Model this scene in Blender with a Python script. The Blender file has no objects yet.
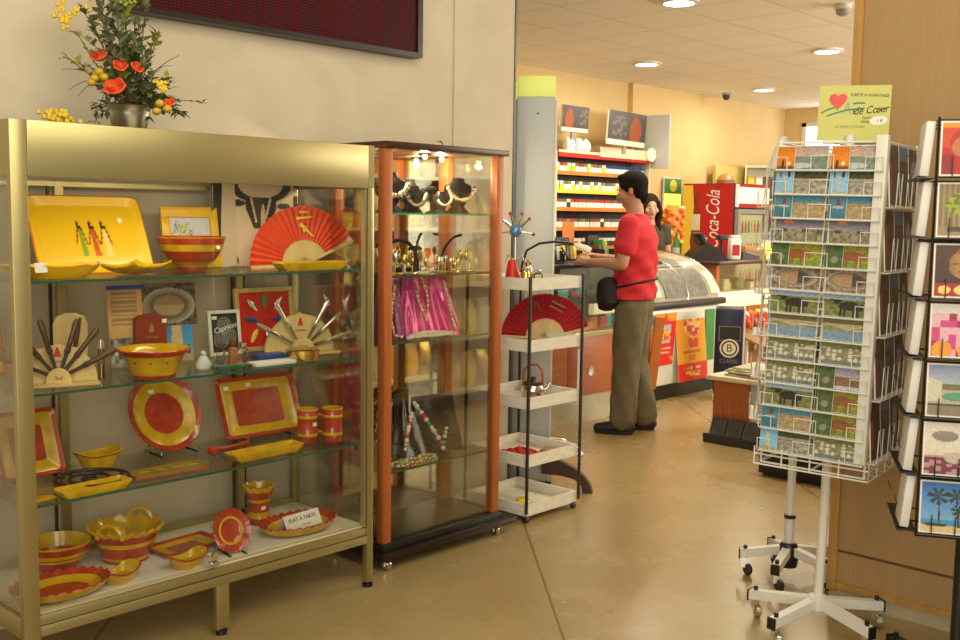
import bpy, bmesh, math, random
from mathutils import Vector, Matrix, Euler
random.seed(7)
S = bpy.context.scene
COL = S.collection
PI = math.pi
R = math.radians

# ------------------------------------------------------------------ materials
def lin(c):
    if isinstance(c, str):
        c = c.lstrip('#'); c = [int(c[i:i+2], 16)/255 for i in (0, 2, 4)]
        c = [x/12.92 if x <= .04045 else ((x+.055)/1.055)**2.4 for x in c]
    return tuple(c)
MATS = {}
def mat(name, col, rough=.5, metal=0., var=0., scale=20, bump=0., spec=.5, emit=0., stretch=None, coat=0.):
    m = bpy.data.materials.new(name); m.use_nodes = True; MATS[name] = m
    nt = m.node_tree; b = nt.nodes['Principled BSDF']; c = lin(col)
    b.inputs['Base Color'].default_value = (*c, 1); b.inputs['Roughness'].default_value = rough
    b.inputs['Metallic'].default_value = metal; b.inputs['Specular IOR Level'].default_value = spec
    b.inputs['Coat Weight'].default_value = coat
    if emit:
        b.inputs['Emission Color'].default_value = (*c, 1); b.inputs['Emission Strength'].default_value = emit
    if var or bump:
        tc = nt.nodes.new('ShaderNodeTexCoord'); mp = nt.nodes.new('ShaderNodeMapping')
        nt.links.new(tc.outputs['Object'], mp.inputs['Vector'])
        if stretch: mp.inputs['Scale'].default_value = stretch
        nz = nt.nodes.new('ShaderNodeTexNoise'); nz.inputs['Scale'].default_value = scale; nz.inputs['Detail'].default_value = 5
        nt.links.new(mp.outputs['Vector'], nz.inputs['Vector'])
        if var:
            mr = nt.nodes.new('ShaderNodeMapRange'); mr.inputs['From Min'].default_value = .3; mr.inputs['From Max'].default_value = .7
            nt.links.new(nz.outputs['Fac'], mr.inputs['Value'])
            mx = nt.nodes.new('ShaderNodeMix'); mx.data_type = 'RGBA'
            mx.inputs['A'].default_value = (*[x*(1-var) for x in c], 1)
            mx.inputs['B'].default_value = (*[min(1, x*(1+var)) for x in c], 1)
            nt.links.new(mr.outputs['Result'], mx.inputs['Factor'])
            nt.links.new(mx.outputs['Result'], b.inputs['Base Color'])
        if bump:
            bp = nt.nodes.new('ShaderNodeBump'); bp.inputs['Strength'].default_value = bump; bp.inputs['Distance'].default_value = .01
            nt.links.new(nz.outputs['Fac'], bp.inputs['Height']); nt.links.new(bp.outputs['Normal'], b.inputs['Normal'])
    return m

def glass_mat(name, tint, refl=1.0):
    m = bpy.data.materials.new(name); m.use_nodes = True; MATS[name] = m
    nt = m.node_tree; nt.nodes.clear(); N = nt.nodes.new; L = nt.links.new
    o = N('ShaderNodeOutputMaterial'); mx = N('ShaderNodeMixShader'); t = N('ShaderNodeBsdfTransparent'); g = N('ShaderNodeBsdfGlossy')
    f = N('ShaderNodeFresnel'); f.inputs['IOR'].default_value = 1.38
    ml = N('ShaderNodeMath'); ml.operation = 'MULTIPLY'; ml.inputs[1].default_value = refl
    t.inputs['Color'].default_value = (*tint, 1); g.inputs['Roughness'].default_value = .02
    L(f.outputs[0], ml.inputs[0]); L(ml.outputs[0], mx.inputs[0]); L(t.outputs[0], mx.inputs[1]); L(g.outputs[0], mx.inputs[2]); L(mx.outputs[0], o.inputs[0])
    return m

def nodes_of(m): return m.node_tree, m.node_tree.nodes['Principled BSDF'], m.node_tree.nodes.new, m.node_tree.links.new

mat('gold_metal', (.46, .395, .195), .36, .85, var=.06, scale=3)
mat('gold_metal_dark', (.28, .23, .12), .38, .85)
mat('steel', (.62, .62, .58), .2, 1.)
mat('chrome', (.8, .8, .8), .1, 1.)
mat('silver', (.75, .73, .68), .18, 1.)
mat('gold', (.8, .55, .16), .2, 1.)
mat('black', (.012, .011, .01), .35)
mat('black_soft', (.015, .013, .012), .8, var=.3)
mat('dark_plastic', (.03, .028, .026), .45)
mat('red_glaze', (.42, .045, .018), .18, var=.28, scale=26, coat=.4)
mat('yellow_glaze', (.62, .37, .012), .18, var=.2, scale=22, coat=.4)
mat('bright_yellow', (.85, .50, .005), .38, var=.04, scale=8, coat=.15)
mat('white_paper', (.78, .76, .70), .7)
mat('cream', (.72, .64, .46), .6)
mat('sticker', (.85, .83, .78), .6)
mat('print_black', (.012, .012, .012), .6)
mat('print_red', (.55, .03, .02), .6)
mat('print_brown', (.16, .06, .03), .6)
mat('print_yellow', (.85, .6, .05), .6)
mat('print_white', (.85, .83, .78), .6)
mat('print_teal', (.02, .26, .2), .6)
mat('light_wood', (.56, .38, .16), .5, var=.16, scale=6, stretch=(12, 1, 1))
mat('fan_wood', (.66, .48, .2), .5, var=.1, scale=5, stretch=(10, 1, 1))
mat('cherry_wood', (.42, .115, .028), .38, var=.18, scale=5, stretch=(14, 14, .6))
mat('cherry_panel', (.43, .12, .045), .38, var=.12, scale=4, stretch=(1, 1, 8))
mat('wall_wood', (.40, .25, .115), .5, var=.06, scale=7, stretch=(14, 14, .8))
mat('trim_wood', (.47, .26, .075), .45, var=.12, scale=6, stretch=(1, 8, 1))
mat('groove', (.13, .055, .02), .6)
mat('plinth_stone', (.48, .42, .29), .5, var=.12, scale=9)
mat('white_wash', (.80, .75, .65), .65, var=.09, scale=5, stretch=(3, 3, 10))
mat('rust_iron', (.035, .022, .016), .55)
mat('iron', (.022, .014, .012), .45, bump=.2)
mat('white_metal', (.74, .73, .68), .35)
mat('grey_panel', (.55, .57, .58), .4, var=.03, scale=3)
mat('grey_edge', (.30, .30, .28), .4)
mat('pale_yellow_light', (.70, .74, .16), .4, emit=.3)
mat('lamp', (1., .93, .76), .4, emit=9.)
mat('tube_lamp', (1., .9, .66), .4, emit=4.)
mat('spot_lamp', (1., .85, .5), .4, emit=30.)
mat('daylight', (.92, .97, 1.), .4, emit=4.5)
mat('lit_sign', (1., .82, .1), .4, emit=1.1)
mat('lit_white', (.9, .80, .45), .4, emit=.5)
mat('lit_header', (1., .72, .64), .4, emit=.45)
mat('yellow_wall', (.70, .51, .24), .8, var=.03, scale=4)
mat('back_wall', (.66, .48, .23), .8, var=.03, scale=4)
mat('navy', (.008, .012, .045), .4)
mat('navy_line', (.25, .2, .12), .5)
mat('coke_red', (.52, .012, .012), .35)
mat('red_paint', (.6, .02, .01), .4)
mat('pink_satin', (.68, .05, .28), .16, .25, var=.3, scale=6, spec=.9, bump=.5)
mat('pink_gauze', (.80, .045, .17), .6, var=.4, scale=10, bump=.4)
mat('black_leather', (.025, .016, .013), .2, var=.3, scale=9, bump=.6, spec=.8)
mat('black_velvet', (.012, .009, .007), .8)
mat('pearl', (.78, .68, .48), .2, spec=.8)
mat('bead_red', (.5, .03, .05), .25); mat('bead_green', (.04, .32, .2), .25); mat('bead_white', (.75, .7, .6), .25)
mat('red_shirt', (.60, .022, .035), .85, bump=.5, scale=9)
mat('khaki', (.145, .115, .065), .9, var=.12, bump=.5, scale=12)
mat('skin', (.50, .25, .145), .55)
mat('skin_pale', (.62, .36, .24), .55)
mat('hair', (.010, .007, .005), .75, bump=.5, scale=60, spec=.15)
mat('hair_brown', (.026, .011, .006), .75, bump=.5, scale=60, spec=.15)
mat('olive_cloth', (.07, .055, .03), .9)
mat('shoe', (.014, .012, .012), .5)
mat('fan_red', (.72, .07, .02), .6, var=.06, scale=10)
mat('horn', (.09, .04, .02), .35, var=.5, scale=60)
mat('terracotta', (.55, .2, .07), .4)
mat('olive_glaze', (.27, .25, .05), .25, var=.2)
mat('base_wood', (.02, .010, .006), .3)
mat('roof_wood', (.05, .016, .008), .35)
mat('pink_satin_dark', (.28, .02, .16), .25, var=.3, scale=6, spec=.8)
mat('fan_crimson', (.42, .015, .03), .6, var=.08, scale=10)
mat('orange_wood', (.5, .16, .03), .4, var=.1)
mat('terracotta_wood', (.40, .14, .06), .4, var=.1)
mat('white_freezer', (.74, .74, .66), .25)
mat('strip_orange', (.75, .22, .03), .5, var=.4, scale=22, stretch=(10, 1, 1))
mat('fridge_inside', (.5, .55, .36), .5, emit=.35)
mat('sign_yellow', (.58, .56, .17), .6)
mat('heart_red', (.68, .05, .025), .3)
mat('board_yellow_dark', (.30, .28, .07), .6)
mat('white_card', (.70, .68, .66), .4)
mat('eye', (.01, .008, .008), .2); mat('lip', (.42, .10, .08), .5)
mat('leaf', (.075, .12, .03), .5, var=.5, scale=30)
mat('leaf_grey', (.17, .20, .10), .6, var=.3, scale=30)
mat('leaf_yellow', (.33, .34, .04), .5, var=.3, scale=30)
mat('petal_red', (.75, .09, .025), .5, var=.15, scale=30)
mat('petal_yellow', (.8, .55, .02), .5, var=.15, scale=30)
mat('berry', (.6, .4, .03), .4)
mat('twig', (.09, .045, .02), .7)
mat('bucket', (.5, .5, .46), .25, 1., var=.15, scale=14)
mat('orange', (.8, .22, .02), .5, var=.2)
mat('newsprint', (.52, .47, .36), .8, var=.3, scale=18)
mat('magazines', (.42, .40, .22), .6, var=.5, scale=26)
mat('dark_paper', (.06, .05, .04), .7, var=.4, scale=20)
mat('blue', (.02, .07, .3), .4); mat('green', (.05, .25, .06), .4)
mat('turquoise', (.02, .45, .4), .3)
mat('snack_red', (.6, .05, .02), .3, var=.6, scale=14)
mat('grey_card', (.16, .155, .13), .5, var=.3, scale=18)
mat('cork', (.33, .2, .09), .7)
mat('brown_box', (.24, .03, .012), .4)
mat('board_yellow', (.62, .50, .14), .7)
mat('brown_foot', (.055, .02, .012), .4)
mat('perfume', (.35, .13, .05), .15, spec=.8)
mat('green_glass', (.02, .12, .06), .1)
mat('white_cloth', (.70, .55, .38), .85)
mat('cord', (.06, .05, .04), .6)
mat('blue_jewel', (.12, .25, .5), .15, .3)
mat('cream_plastic', (.70, .67, .58), .4)
glass_mat('glass', (.975, .98, .955), .42)
glass_mat('shelf_glass', (.93, .955, .92), .5)
glass_mat('clear_plastic', (.9, .92, .92), 1.)
mat('glass_edge', (.03, .10, .065), .12)
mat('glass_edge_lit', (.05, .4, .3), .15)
mat('dome_glass', (.40, .37, .29), .12, spec=1.)
mat('mirror', (.86, .83, .74), .02, 1.)
def print_mat(nm='print', ro=.45):
    m = mat('print', (.5, .5, .5), .45); nt, b, N, L = nodes_of(m)
    a = N('ShaderNodeAttribute'); a.attribute_name = 'Col'; L(a.outputs['Color'], b.inputs['Base Color'])
    m2 = mat('glazed_print', (.5, .5, .5), .2, coat=.4); nt, b, N, L = nodes_of(m2)
    a = N('ShaderNodeAttribute'); a.attribute_name = 'Col'; L(a.outputs['Color'], b.inputs['Base Color'])
    m3 = mat('print_gloss', (.5, .5, .5), .3); nt, b, N, L = nodes_of(m3)
    a = N('ShaderNodeAttribute'); a.attribute_name = 'Col'; L(a.outputs['Color'], b.inputs['Base Color'])
print_mat()
def floor_mat():
    m = mat('floor_stone', (.43, .31, .135), .2, spec=.5); nt, b, N, L = nodes_of(m)
    tc = N('ShaderNodeTexCoord'); mp = N('ShaderNodeMapping'); L(tc.outputs['Object'], mp.inputs['Vector'])
    sp = N('ShaderNodeSeparateXYZ'); L(mp.outputs['Vector'], sp.inputs[0])
    def lin2(ax, ay, off):
        d = N('ShaderNodeVectorMath'); d.operation = 'DOT_PRODUCT'; d.inputs[1].default_value = (ax, ay, 0); L(tc.outputs['Object'], d.inputs[0])
        a = N('ShaderNodeMath'); a.operation = 'SUBTRACT'; a.inputs[1].default_value = off; L(d.outputs['Value'], a.inputs[0])
        pp = N('ShaderNodeMath'); pp.operation = 'PINGPONG'; pp.inputs[1].default_value = .8; L(a.outputs[0], pp.inputs[0])
        lt = N('ShaderNodeMath'); lt.operation = 'LESS_THAN'; lt.inputs[1].default_value = .0048; L(pp.outputs[0], lt.inputs[0])
        return lt
    l1 = lin2(.728, -.685, .517); l2 = lin2(.685, .728, 4.68)
    l2m = N('ShaderNodeMath'); l2m.operation = 'MULTIPLY'; l2m.inputs[1].default_value = .35; L(l2.outputs[0], l2m.inputs[0])
    mxx = N('ShaderNodeMath'); mxx.operation = 'MAXIMUM'; L(l1.outputs[0], mxx.inputs[0]); L(l2m.outputs[0], mxx.inputs[1])
    n1 = N('ShaderNodeTexNoise'); n1.inputs['Scale'].default_value = 2.2; n1.inputs['Detail'].default_value = 6; L(tc.outputs['Object'], n1.inputs['Vector'])
    n2 = N('ShaderNodeTexNoise'); n2.inputs['Scale'].default_value = 26; n2.inputs['Detail'].default_value = 4; L(tc.outputs['Object'], n2.inputs['Vector'])
    ad = N('ShaderNodeMath'); ad.operation = 'MULTIPLY_ADD'; ad.inputs[1].default_value = .45; L(n2.outputs['Fac'], ad.inputs[0]); L(n1.outputs['Fac'], ad.inputs[2])
    mr = N('ShaderNodeMapRange'); mr.inputs['From Min'].default_value = .45; mr.inputs['From Max'].default_value = 1.0; L(ad.outputs[0], mr.inputs['Value'])
    mx = N('ShaderNodeMix'); mx.data_type = 'RGBA'; mx.inputs['A'].default_value = (.33, .23, .095, 1); mx.inputs['B'].default_value = (.41, .295, .135, 1)
    L(mr.outputs['Result'], mx.inputs['Factor'])
    m2 = N('ShaderNodeMix'); m2.data_type = 'RGBA'; m2.inputs['B'].default_value = (.17, .10, .04, 1)
    L(mxx.outputs[0], m2.inputs['Factor']); L(mx.outputs['Result'], m2.inputs['A']); L(m2.outputs['Result'], b.inputs['Base Color'])
    rr = N('ShaderNodeMapRange'); rr.inputs['To Min'].default_value = .2; rr.inputs['To Max'].default_value = .34; L(n1.outputs['Fac'], rr.inputs['Value']); L(rr.outputs['Result'], b.inputs['Roughness'])
floor_mat()
def wall_mat():
    m = mat('wall_paper', (.5, .42, .30), .75); nt, b, N, L = nodes_of(m)
    tc = N('ShaderNodeTexCoord')
    n1 = N('ShaderNodeTexNoise'); n1.inputs['Scale'].default_value = 3.2; n1.inputs['Detail'].default_value = 7; n1.inputs['Distortion'].default_value = 1.; L(tc.outputs['Object'], n1.inputs['Vector'])
    mr = N('ShaderNodeMapRange'); mr.inputs['From Min'].default_value = .3; mr.inputs['From Max'].default_value = .72; L(n1.outputs['Fac'], mr.inputs['Value'])
    mx = N('ShaderNodeMix'); mx.data_type = 'RGBA'; mx.inputs['A'].default_value = (.57, .48, .35, 1); mx.inputs['B'].default_value = (.65, .56, .42, 1)
    L(mr.outputs['Result'], mx.inputs['Factor']); L(mx.outputs['Result'], b.inputs['Base Color'])
wall_mat()
def ceiling_mat():
    m = mat('ceiling_tile', (.7, .68, .6), .8); nt, b, N, L = nodes_of(m)
    tc = N('ShaderNodeTexCoord'); sp = N('ShaderNodeSeparateXYZ'); L(tc.outputs['Object'], sp.inputs[0])
    outs = []
    for ax, off in (('X', .25), ('Y', .10)):
        a = N('ShaderNodeMath'); a.operation = 'ADD'; a.inputs[1].default_value = off; L(sp.outputs[ax], a.inputs[0])
        p = N('ShaderNodeMath'); p.operation = 'PINGPONG'; p.inputs[1].default_value = .3; L(a.outputs[0], p.inputs[0])
        l = N('ShaderNodeMath'); l.operation = 'LESS_THAN'; l.inputs[1].default_value = .010; L(p.outputs[0], l.inputs[0]); outs.append(l)
    mm = N('ShaderNodeMath'); mm.operation = 'MAXIMUM'; L(outs[0].outputs[0], mm.inputs[0]); L(outs[1].outputs[0], mm.inputs[1])
    mx = N('ShaderNodeMix'); mx.data_type = 'RGBA'; mx.inputs['A'].default_value = (.90, .88, .84, 1); mx.inputs['B'].default_value = (.74, .70, .60, 1)
    L(mm.outputs[0], mx.inputs['Factor']); L(mx.outputs['Result'], b.inputs['Base Color'])
ceiling_mat()
def led_mat():
    m = mat('led_panel', (.06, .004, .006), .6, spec=.15); nt, b, N, L = nodes_of(m)
    tc = N('ShaderNodeTexCoord'); sp = N('ShaderNodeSeparateXYZ'); L(tc.outputs['Object'], sp.inputs[0])
    pr = None
    for ax in ('X', 'Z'):
        p = N('ShaderNodeMath'); p.operation = 'PINGPONG'; p.inputs[1].default_value = .0055; L(sp.outputs[ax], p.inputs[0])
        l = N('ShaderNodeMath'); l.operation = 'GREATER_THAN'; l.inputs[1].default_value = .0022; L(p.outputs[0], l.inputs[0])
        if pr is None: pr = l
        else:
            q = N('ShaderNodeMath'); q.operation = 'MULTIPLY'; L(pr.outputs[0], q.inputs[0]); L(l.outputs[0], q.inputs[1]); pr = q
    mx = N('ShaderNodeMix'); mx.data_type = 'RGBA'; mx.inputs['A'].default_value = (.014, .002, .003, 1); mx.inputs['B'].default_value = (.12, .003, .008, 1)
    L(pr.outputs[0], mx.inputs['Factor']); L(mx.outputs['Result'], b.inputs['Base Color'])
led_mat()

# ------------------------------------------------------------------ object helpers
def thing(name, label, cat, loc=(0, 0, 0), rot=0, group=None):
    o = bpy.data.objects.new(name, None); COL.objects.link(o); o.empty_display_size = .05
    o.location = loc; o.rotation_euler = rot if isinstance(rot, tuple) else (0, 0, rot)
    return tag(o, label, cat, group)
def tag(o, label, cat, group=None):
    o['label'] = label; o['category'] = cat
    if group: o['group'] = group
    return o
def struct(o): o['kind'] = 'structure'; return o
def smooth_by_angle(me, ang=40):
    for p in me.polygons: p.use_smooth = True
    try: me.set_sharp_from_angle(angle=R(ang))
    except Exception: pass
def obj(name, bm, mats, parent=None, world=False, loc=None, rot=None, smooth=True, label=None):
    """one mesh object out of a bmesh; world=True means bm is in world axes and is moved to the parent's origin"""
    if world and parent is not None:
        bmesh.ops.translate(bm, verts=bm.verts, vec=-Vector(parent.location))
    bmesh.ops.recalc_face_normals(bm, faces=bm.faces)
    me = bpy.data.meshes.new(name); bm.to_mesh(me); bm.free()
    for m in (mats if isinstance(mats, (list, tuple)) else [mats]): me.materials.append(MATS[m])
    if smooth: smooth_by_angle(me)
    o = bpy.data.objects.new(name, me); COL.objects.link(o)
    if parent is not None: o.parent = parent
    if loc is not None: o.location = loc
    if rot is not None: o.rotation_euler = rot
    if label: o['label'] = label
    return o
def copy_tree(o, parent=None):
    c = o.copy(); COL.objects.link(c)
    if parent is not None: c.parent = parent
    for ch in list(o.children): copy_tree(ch, c)
    return c
def place(o, loc, rot=None, label=None, group=None):
    o.location = loc
    if rot is not None: o.rotation_euler = rot if isinstance(rot, tuple) else (0, 0, rot)
    if label: o['label'] = label
    if group: o['group'] = group
    return o
def NB(): return bmesh.new()
def box(bm, x0, x1, y0, y1, z0, z1, mi=0, M=None, bev=0.):
    vs = [bm.verts.new(v) for v in ((x0, y0, z0), (x1, y0, z0), (x1, y1, z0), (x0, y1, z0), (x0, y0, z1), (x1, y0, z1), (x1, y1, z1), (x0, y1, z1))]
    fs = [bm.faces.new([vs[i] for i in q]) for q in ((0, 3, 2, 1), (4, 5, 6, 7), (0, 1, 5, 4), (1, 2, 6, 5), (2, 3, 7, 6), (3, 0, 4, 7))]
    for f in fs: f.material_index = mi
    if bev:
        r = bmesh.ops.bevel(bm, geom=list({e for f in fs for e in f.edges}), offset=bev, segments=2, affect='EDGES', profile=.5)
        for f in r['faces']: f.material_index = mi
        vs = list({v for f in r['faces'] for v in f.verts} | {v for v in vs if v.is_valid})
    if M is not None: bmesh.ops.transform(bm, matrix=M, verts=[v for v in vs if v.is_valid])
    return bm
def BX(*a, **k): return box(NB(), *a, **k)
def tube(bm, pts, r, n=8, mi=0, cyc=False):
    pts = [Vector(p) for p in pts]; rings = []; N = len(pts)
    rr = r if isinstance(r, (list, tuple)) else [r]*N
    prev = None
    for i, p in enumerate(pts):
        if cyc: t = pts[(i+1) % N]-pts[i-1]
        else: t = pts[min(i+1, N-1)]-pts[max(i-1, 0)]
        t.normalize()
        if prev is None:
            a = Vector((0, 0, 1)) if abs(t.z) < .9 else Vector((1, 0, 0)); u = t.cross(a).normalized()
        else:
            u = (prev-t*prev.dot(t)); u = u.normalized() if u.length > 1e-6 else t.orthogonal().normalized()
        prev = u; v = t.cross(u)
        rings.append([bm.verts.new(p+(u*math.cos(2*PI*k/n)+v*math.sin(2*PI*k/n))*rr[i]) for k in range(n)])
    for i in range(N if cyc else N-1):
        a, b = rings[i], rings[(i+1) % N]
        for k in range(n): bm.faces.new((a[k], a[(k+1) % n], b[(k+1) % n], b[k])).material_index = mi
    if not cyc:
        bm.faces.new(rings[0][::-1]).material_index = mi; bm.faces.new(rings[-1]).material_index = mi
    return bm
def rings(bm, prof, n=48, expo=2., M=None, cap0=True, cap1=True):
    """loft of closed loops (a, b, z, material, (waves, amp_r, amp_z)) : round when expo = 2, squared when larger"""
    loops = []
    for q in prof:
        a, b, z, mi = q[:4]; ruf = q[4] if len(q) > 4 else None; L = []
        for k in range(n):
            th = 2*PI*k/n; c, s = math.cos(th), math.sin(th)
            x = math.copysign(abs(c)**(2/expo), c)*a; y = math.copysign(abs(s)**(2/expo), s)*b; zz = z
            if ruf:
                w = math.cos(ruf[0]*th); x *= 1+ruf[1]*w; y *= 1+ruf[1]*w; zz += ruf[2]*w
            v = Vector((x, y, zz)); v = M @ v if M is not None else v
            L.append(bm.verts.new(v))
        loops.append(L)
    for i in range(len(loops)-1):
        A, B = loops[i], loops[i+1]; mi = prof[i+1][3]
        for k in range(n): bm.faces.new((A[k], A[(k+1) % n], B[(k+1) % n], B[k])).material_index = mi
    if cap0: bm.faces.new(loops[0][::-1]).material_index = prof[0][3]
    if cap1: bm.faces.new(loops[-1]).material_index = prof[-1][3]
    return bm
def cyl(bm, p, r, h, n=24, mi=0, r2=None):
    return rings(bm, [(r, r, 0, mi), (r2 or r, r2 or r, h, mi)], n, M=Matrix.Translation(p))
def ball(bm, p, r, mi=0, sc=(1, 1, 1), u=12, v=8, M=None):
    g = bmesh.ops.create_uvsphere(bm, u_segments=u, v_segments=v, radius=r)
    T = Matrix.Translation(p) @ (M if M is not None else Matrix()) @ Matrix.Diagonal((*sc, 1))
    bmesh.ops.transform(bm, matrix=T, verts=g['verts'])
    for f in {f for w in g['verts'] for f in w.link_faces}: f.material_index = mi
    return bm
def prism(bm, poly, y0, y1, mi=0, M=None):
    """polygon in XZ extruded along Y"""
    A = [bm.verts.new((x, y0, z)) for x, z in poly]; B = [bm.verts.new((x, y1, z)) for x, z in poly]; n = len(poly)
    fs = [bm.faces.new(A), bm.faces.new(B[::-1])]+[bm.faces.new((A[i], B[i], B[(i+1) % n], A[(i+1) % n])) for i in range(n)]
    for f in fs: f.material_index = mi
    if M is not None: bmesh.ops.transform(bm, matrix=M, verts=A+B)
    return bm
def Rz(a): return Matrix.Rotation(a, 4, 'Z')
def Rx(a): return Matrix.Rotation(a, 4, 'X')
def Ry(a): return Matrix.Rotation(a, 4, 'Y')
def Tr(*v): return Matrix.Translation(v)
_txt = {}
def text(s, size, m, parent, loc, rot=(PI/2, 0, 0), align='CENTER', ext=.0006, shear=0., name='lettering', sx=1., space=1.):
    cu = bpy.data.curves.new('text', 'FONT'); cu.body = s; cu.size = size; cu.extrude = ext; cu.align_x = align; cu.align_y = 'CENTER'; cu.shear = shear; cu.space_character = space
    t = bpy.data.objects.new('t', cu); COL.objects.link(t); bpy.context.view_layer.update()
    me = bpy.data.meshes.new_from_object(t.evaluated_get(bpy.context.evaluated_depsgraph_get()))
    bpy.data.objects.remove(t); bpy.data.curves.remove(cu)
    me.name = name; me.materials.clear(); me.materials.append(MATS[m])
    o = bpy.data.objects.new(name, me); COL.objects.link(o); o.parent = parent; o.location = loc; o.rotation_euler = rot; o.scale = (sx, 1, 1)
    return o
def picture_mesh(name, w, h, t, nx, ny, fn, m='print', back='white_paper', noise=.0):
    """a printed slab standing in XZ, picture on the -Y face, base at z=0"""
    V, F, C, MI = [], [], [], []
    for j in range(ny+1):
        for i in range(nx+1):
            V.append((-w/2+w*i/nx, -t/2, h*j/ny)); q = 1+noise*(hsh(i*.37, j*.61, 7)+hsh(i//2*.37, j//2*.61, 5)-1); C.append([x*q for x in lin(fn(i/nx, j/ny))])
    W = nx+1
    for j in range(ny):
        for i in range(nx): F.append((j*W+i, j*W+i+1, (j+1)*W+i+1, (j+1)*W+i)); MI.append(0)
    b = len(V)
    for x, z in ((-w/2, 0), (w/2, 0), (w/2, h), (-w/2, h)):
        V.append((x, t/2, z)); C.append((.7, .7, .65))
    V += [(-w/2, -t/2, 0), (w/2, -t/2, 0), (w/2, -t/2, h), (-w/2, -t/2, h)]; C += [(.7, .7, .65)]*4
    f = b+4
    for q in ((b, b+3, b+2, b+1), (f, b, b+1, f+1), (f+1, b+1, b+2, f+2), (f+2, b+2, b+3, f+3), (f+3, b+3, b, f)): F.append(q); MI.append(1)
    me = bpy.data.meshes.new(name); me.from_pydata(V, [], F); me.materials.append(MATS[m]); me.materials.append(MATS[back])
    me.polygons.foreach_set('material_index', MI)
    at = me.color_attributes.new('Col', 'FLOAT_COLOR', 'POINT')
    at.data.foreach_set('color', [x for c in C for x in (c[0], c[1], c[2], 1.)])
    me.update(); return me
def mobj(name, me, parent=None, loc=(0, 0, 0), rot=(0, 0, 0)):
    o = bpy.data.objects.new(name, me); COL.objects.link(o)
    if parent is not None: o.parent = parent
    o.location = loc; o.rotation_euler = rot; return o
def mixc(a, b, t): t = max(0, min(1, t)); return tuple(x*(1-t)+y*t for x, y in zip(a, b))
def hsh(u, v, s=1.): x = math.sin(u*127.1*s+v*311.7*s+s)*43758.5453; return x-math.floor(x)
def blob(u, v, cx, cy, rx, ry): return ((u-cx)/rx)**2+((v-cy)/ry)**2 < 1

# ------------------------------------------------------------------ camera (38 mm equivalent compact held at chest height)
f_px, yaw, pitch, roll, CH = 1036.28, .816636, .100905, .0141246, 1.455
fw = Vector((math.sin(yaw)*math.cos(pitch), math.cos(yaw)*math.cos(pitch), -math.sin(pitch)))
r0 = Vector((math.cos(yaw), -math.sin(yaw), 0)); u0 = r0.cross(fw)
rr_ = r0*math.cos(roll)+u0*math.sin(roll); uu = -r0*math.sin(roll)+u0*math.cos(roll)
cam = bpy.data.cameras.new('camera'); co = bpy.data.objects.new('camera', cam); COL.objects.link(co)
cam.sensor_width = 36; cam.lens = f_px/960*36; cam.clip_start = .05
Mc = Matrix.Identity(4)
for i in range(3): Mc[i][0] = rr_[i]; Mc[i][1] = uu[i]; Mc[i][2] = -fw[i]
Mc[2][3] = CH
co.matrix_world = Mc; S.camera = co

# ------------------------------------------------------------------ setting
WY = 3.58
struct(obj('floor', BX(-3, 17, -3, 8, -.1, 0), 'floor_stone'))
struct(obj('wall_left', BX(-3, 4.04, WY, WY+.15, 0, 3.4), 'wall_paper'))
struct(obj('trim_1', BX(4.04, 4.052, WY-.004, WY+.154, 0, 3.4), 'black'))
struct(obj('trim_2', BX(3.60, 3.70, WY-.006, WY, 0, 3.4), 'wall_paper'))
struct(obj('wall_back', BX(4.0, 9.5, 6.74, 6.9, 0, 2.91), 'back_wall'))
struct(obj('wall_rear', BX(9.5, 13.0, 6.68, 6.9, 0, 2.91), 'yellow_wall'))
bm = NB(); box(bm, 13., 13.15, 6.42, 6.9, 0, 2.91); box(bm, 13., 13.15, 0, 5.2, 0, 2.91); box(bm, 13., 13.15, 5.2, 6.42, 2.72, 2.91); box(bm, 13., 13.15, 5.2, 6.42, 0, 2.28)
struct(obj('wall_end', bm, 'yellow_wall', smooth=False))
bm = NB()
for a in ((5.2, 5.26, 2.28, 2.72), (6.36, 6.42, 2.28, 2.72), (5.2, 6.42, 2.28, 2.33), (5.2, 6.42, 2.67, 2.72)): box(bm, 12.98, 13.1, *a)
wn = struct(obj('window_1', bm, 'white_metal', smooth=False))
obj('window_pane', BX(13.05, 13.06, 5.26, 6.36, 2.33, 2.67), 'daylight', wn, smooth=False)
struct(obj('ceiling', BX(3.9, 13.1, -.5, 6.9, 2.91, 3.0), 'ceiling_tile'))
struct(obj('wall_right', BX(3.75, 3.95, -3, 1.63, .07, 3.4), 'wall_wood', smooth=False))
struct(obj('trim_3', BX(3.738, 3.96, 1.63, 1.665, .045, 3.4), 'trim_wood', smooth=False))
struct(obj('trim_4', BX(3.738, 3.75, -3, 1.63, .055, .078), 'trim_wood', smooth=False))
struct(obj('trim_5', BX(3.747, 3.752, -3, 1.63, .197, .206), 'groove', smooth=False))
struct(obj('baseboard_right', BX(3.752, 3.95, -3, 1.66, 0, .07), 'plinth_stone', smooth=False))

# sign on the left wall
t = thing('led_sign', 'long dark red scrolling message sign mounted on the beige wall', 'sign', (2.6, WY-.07, 2.165))
bm = NB(); box(bm, 1.86, 3.33, WY-.07, WY, 2.165, 2.185); box(bm, 1.86, 3.33, WY-.07, WY, 2.42, 2.44); box(bm, 1.86, 1.88, WY-.07, WY, 2.185, 2.42); box(bm, 3.30, 3.33, WY-.07, WY, 2.185, 2.42); box(bm, 1.86, 3.33, WY-.02, WY, 2.17, 2.43)
obj('sign_case', bm, 'black', t, world=True, smooth=False)
obj('display', BX(1.88, 3.30, WY-.062, WY-.05, 2.185, 2.42), 'led_panel', t, world=True, smooth=False)

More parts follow.
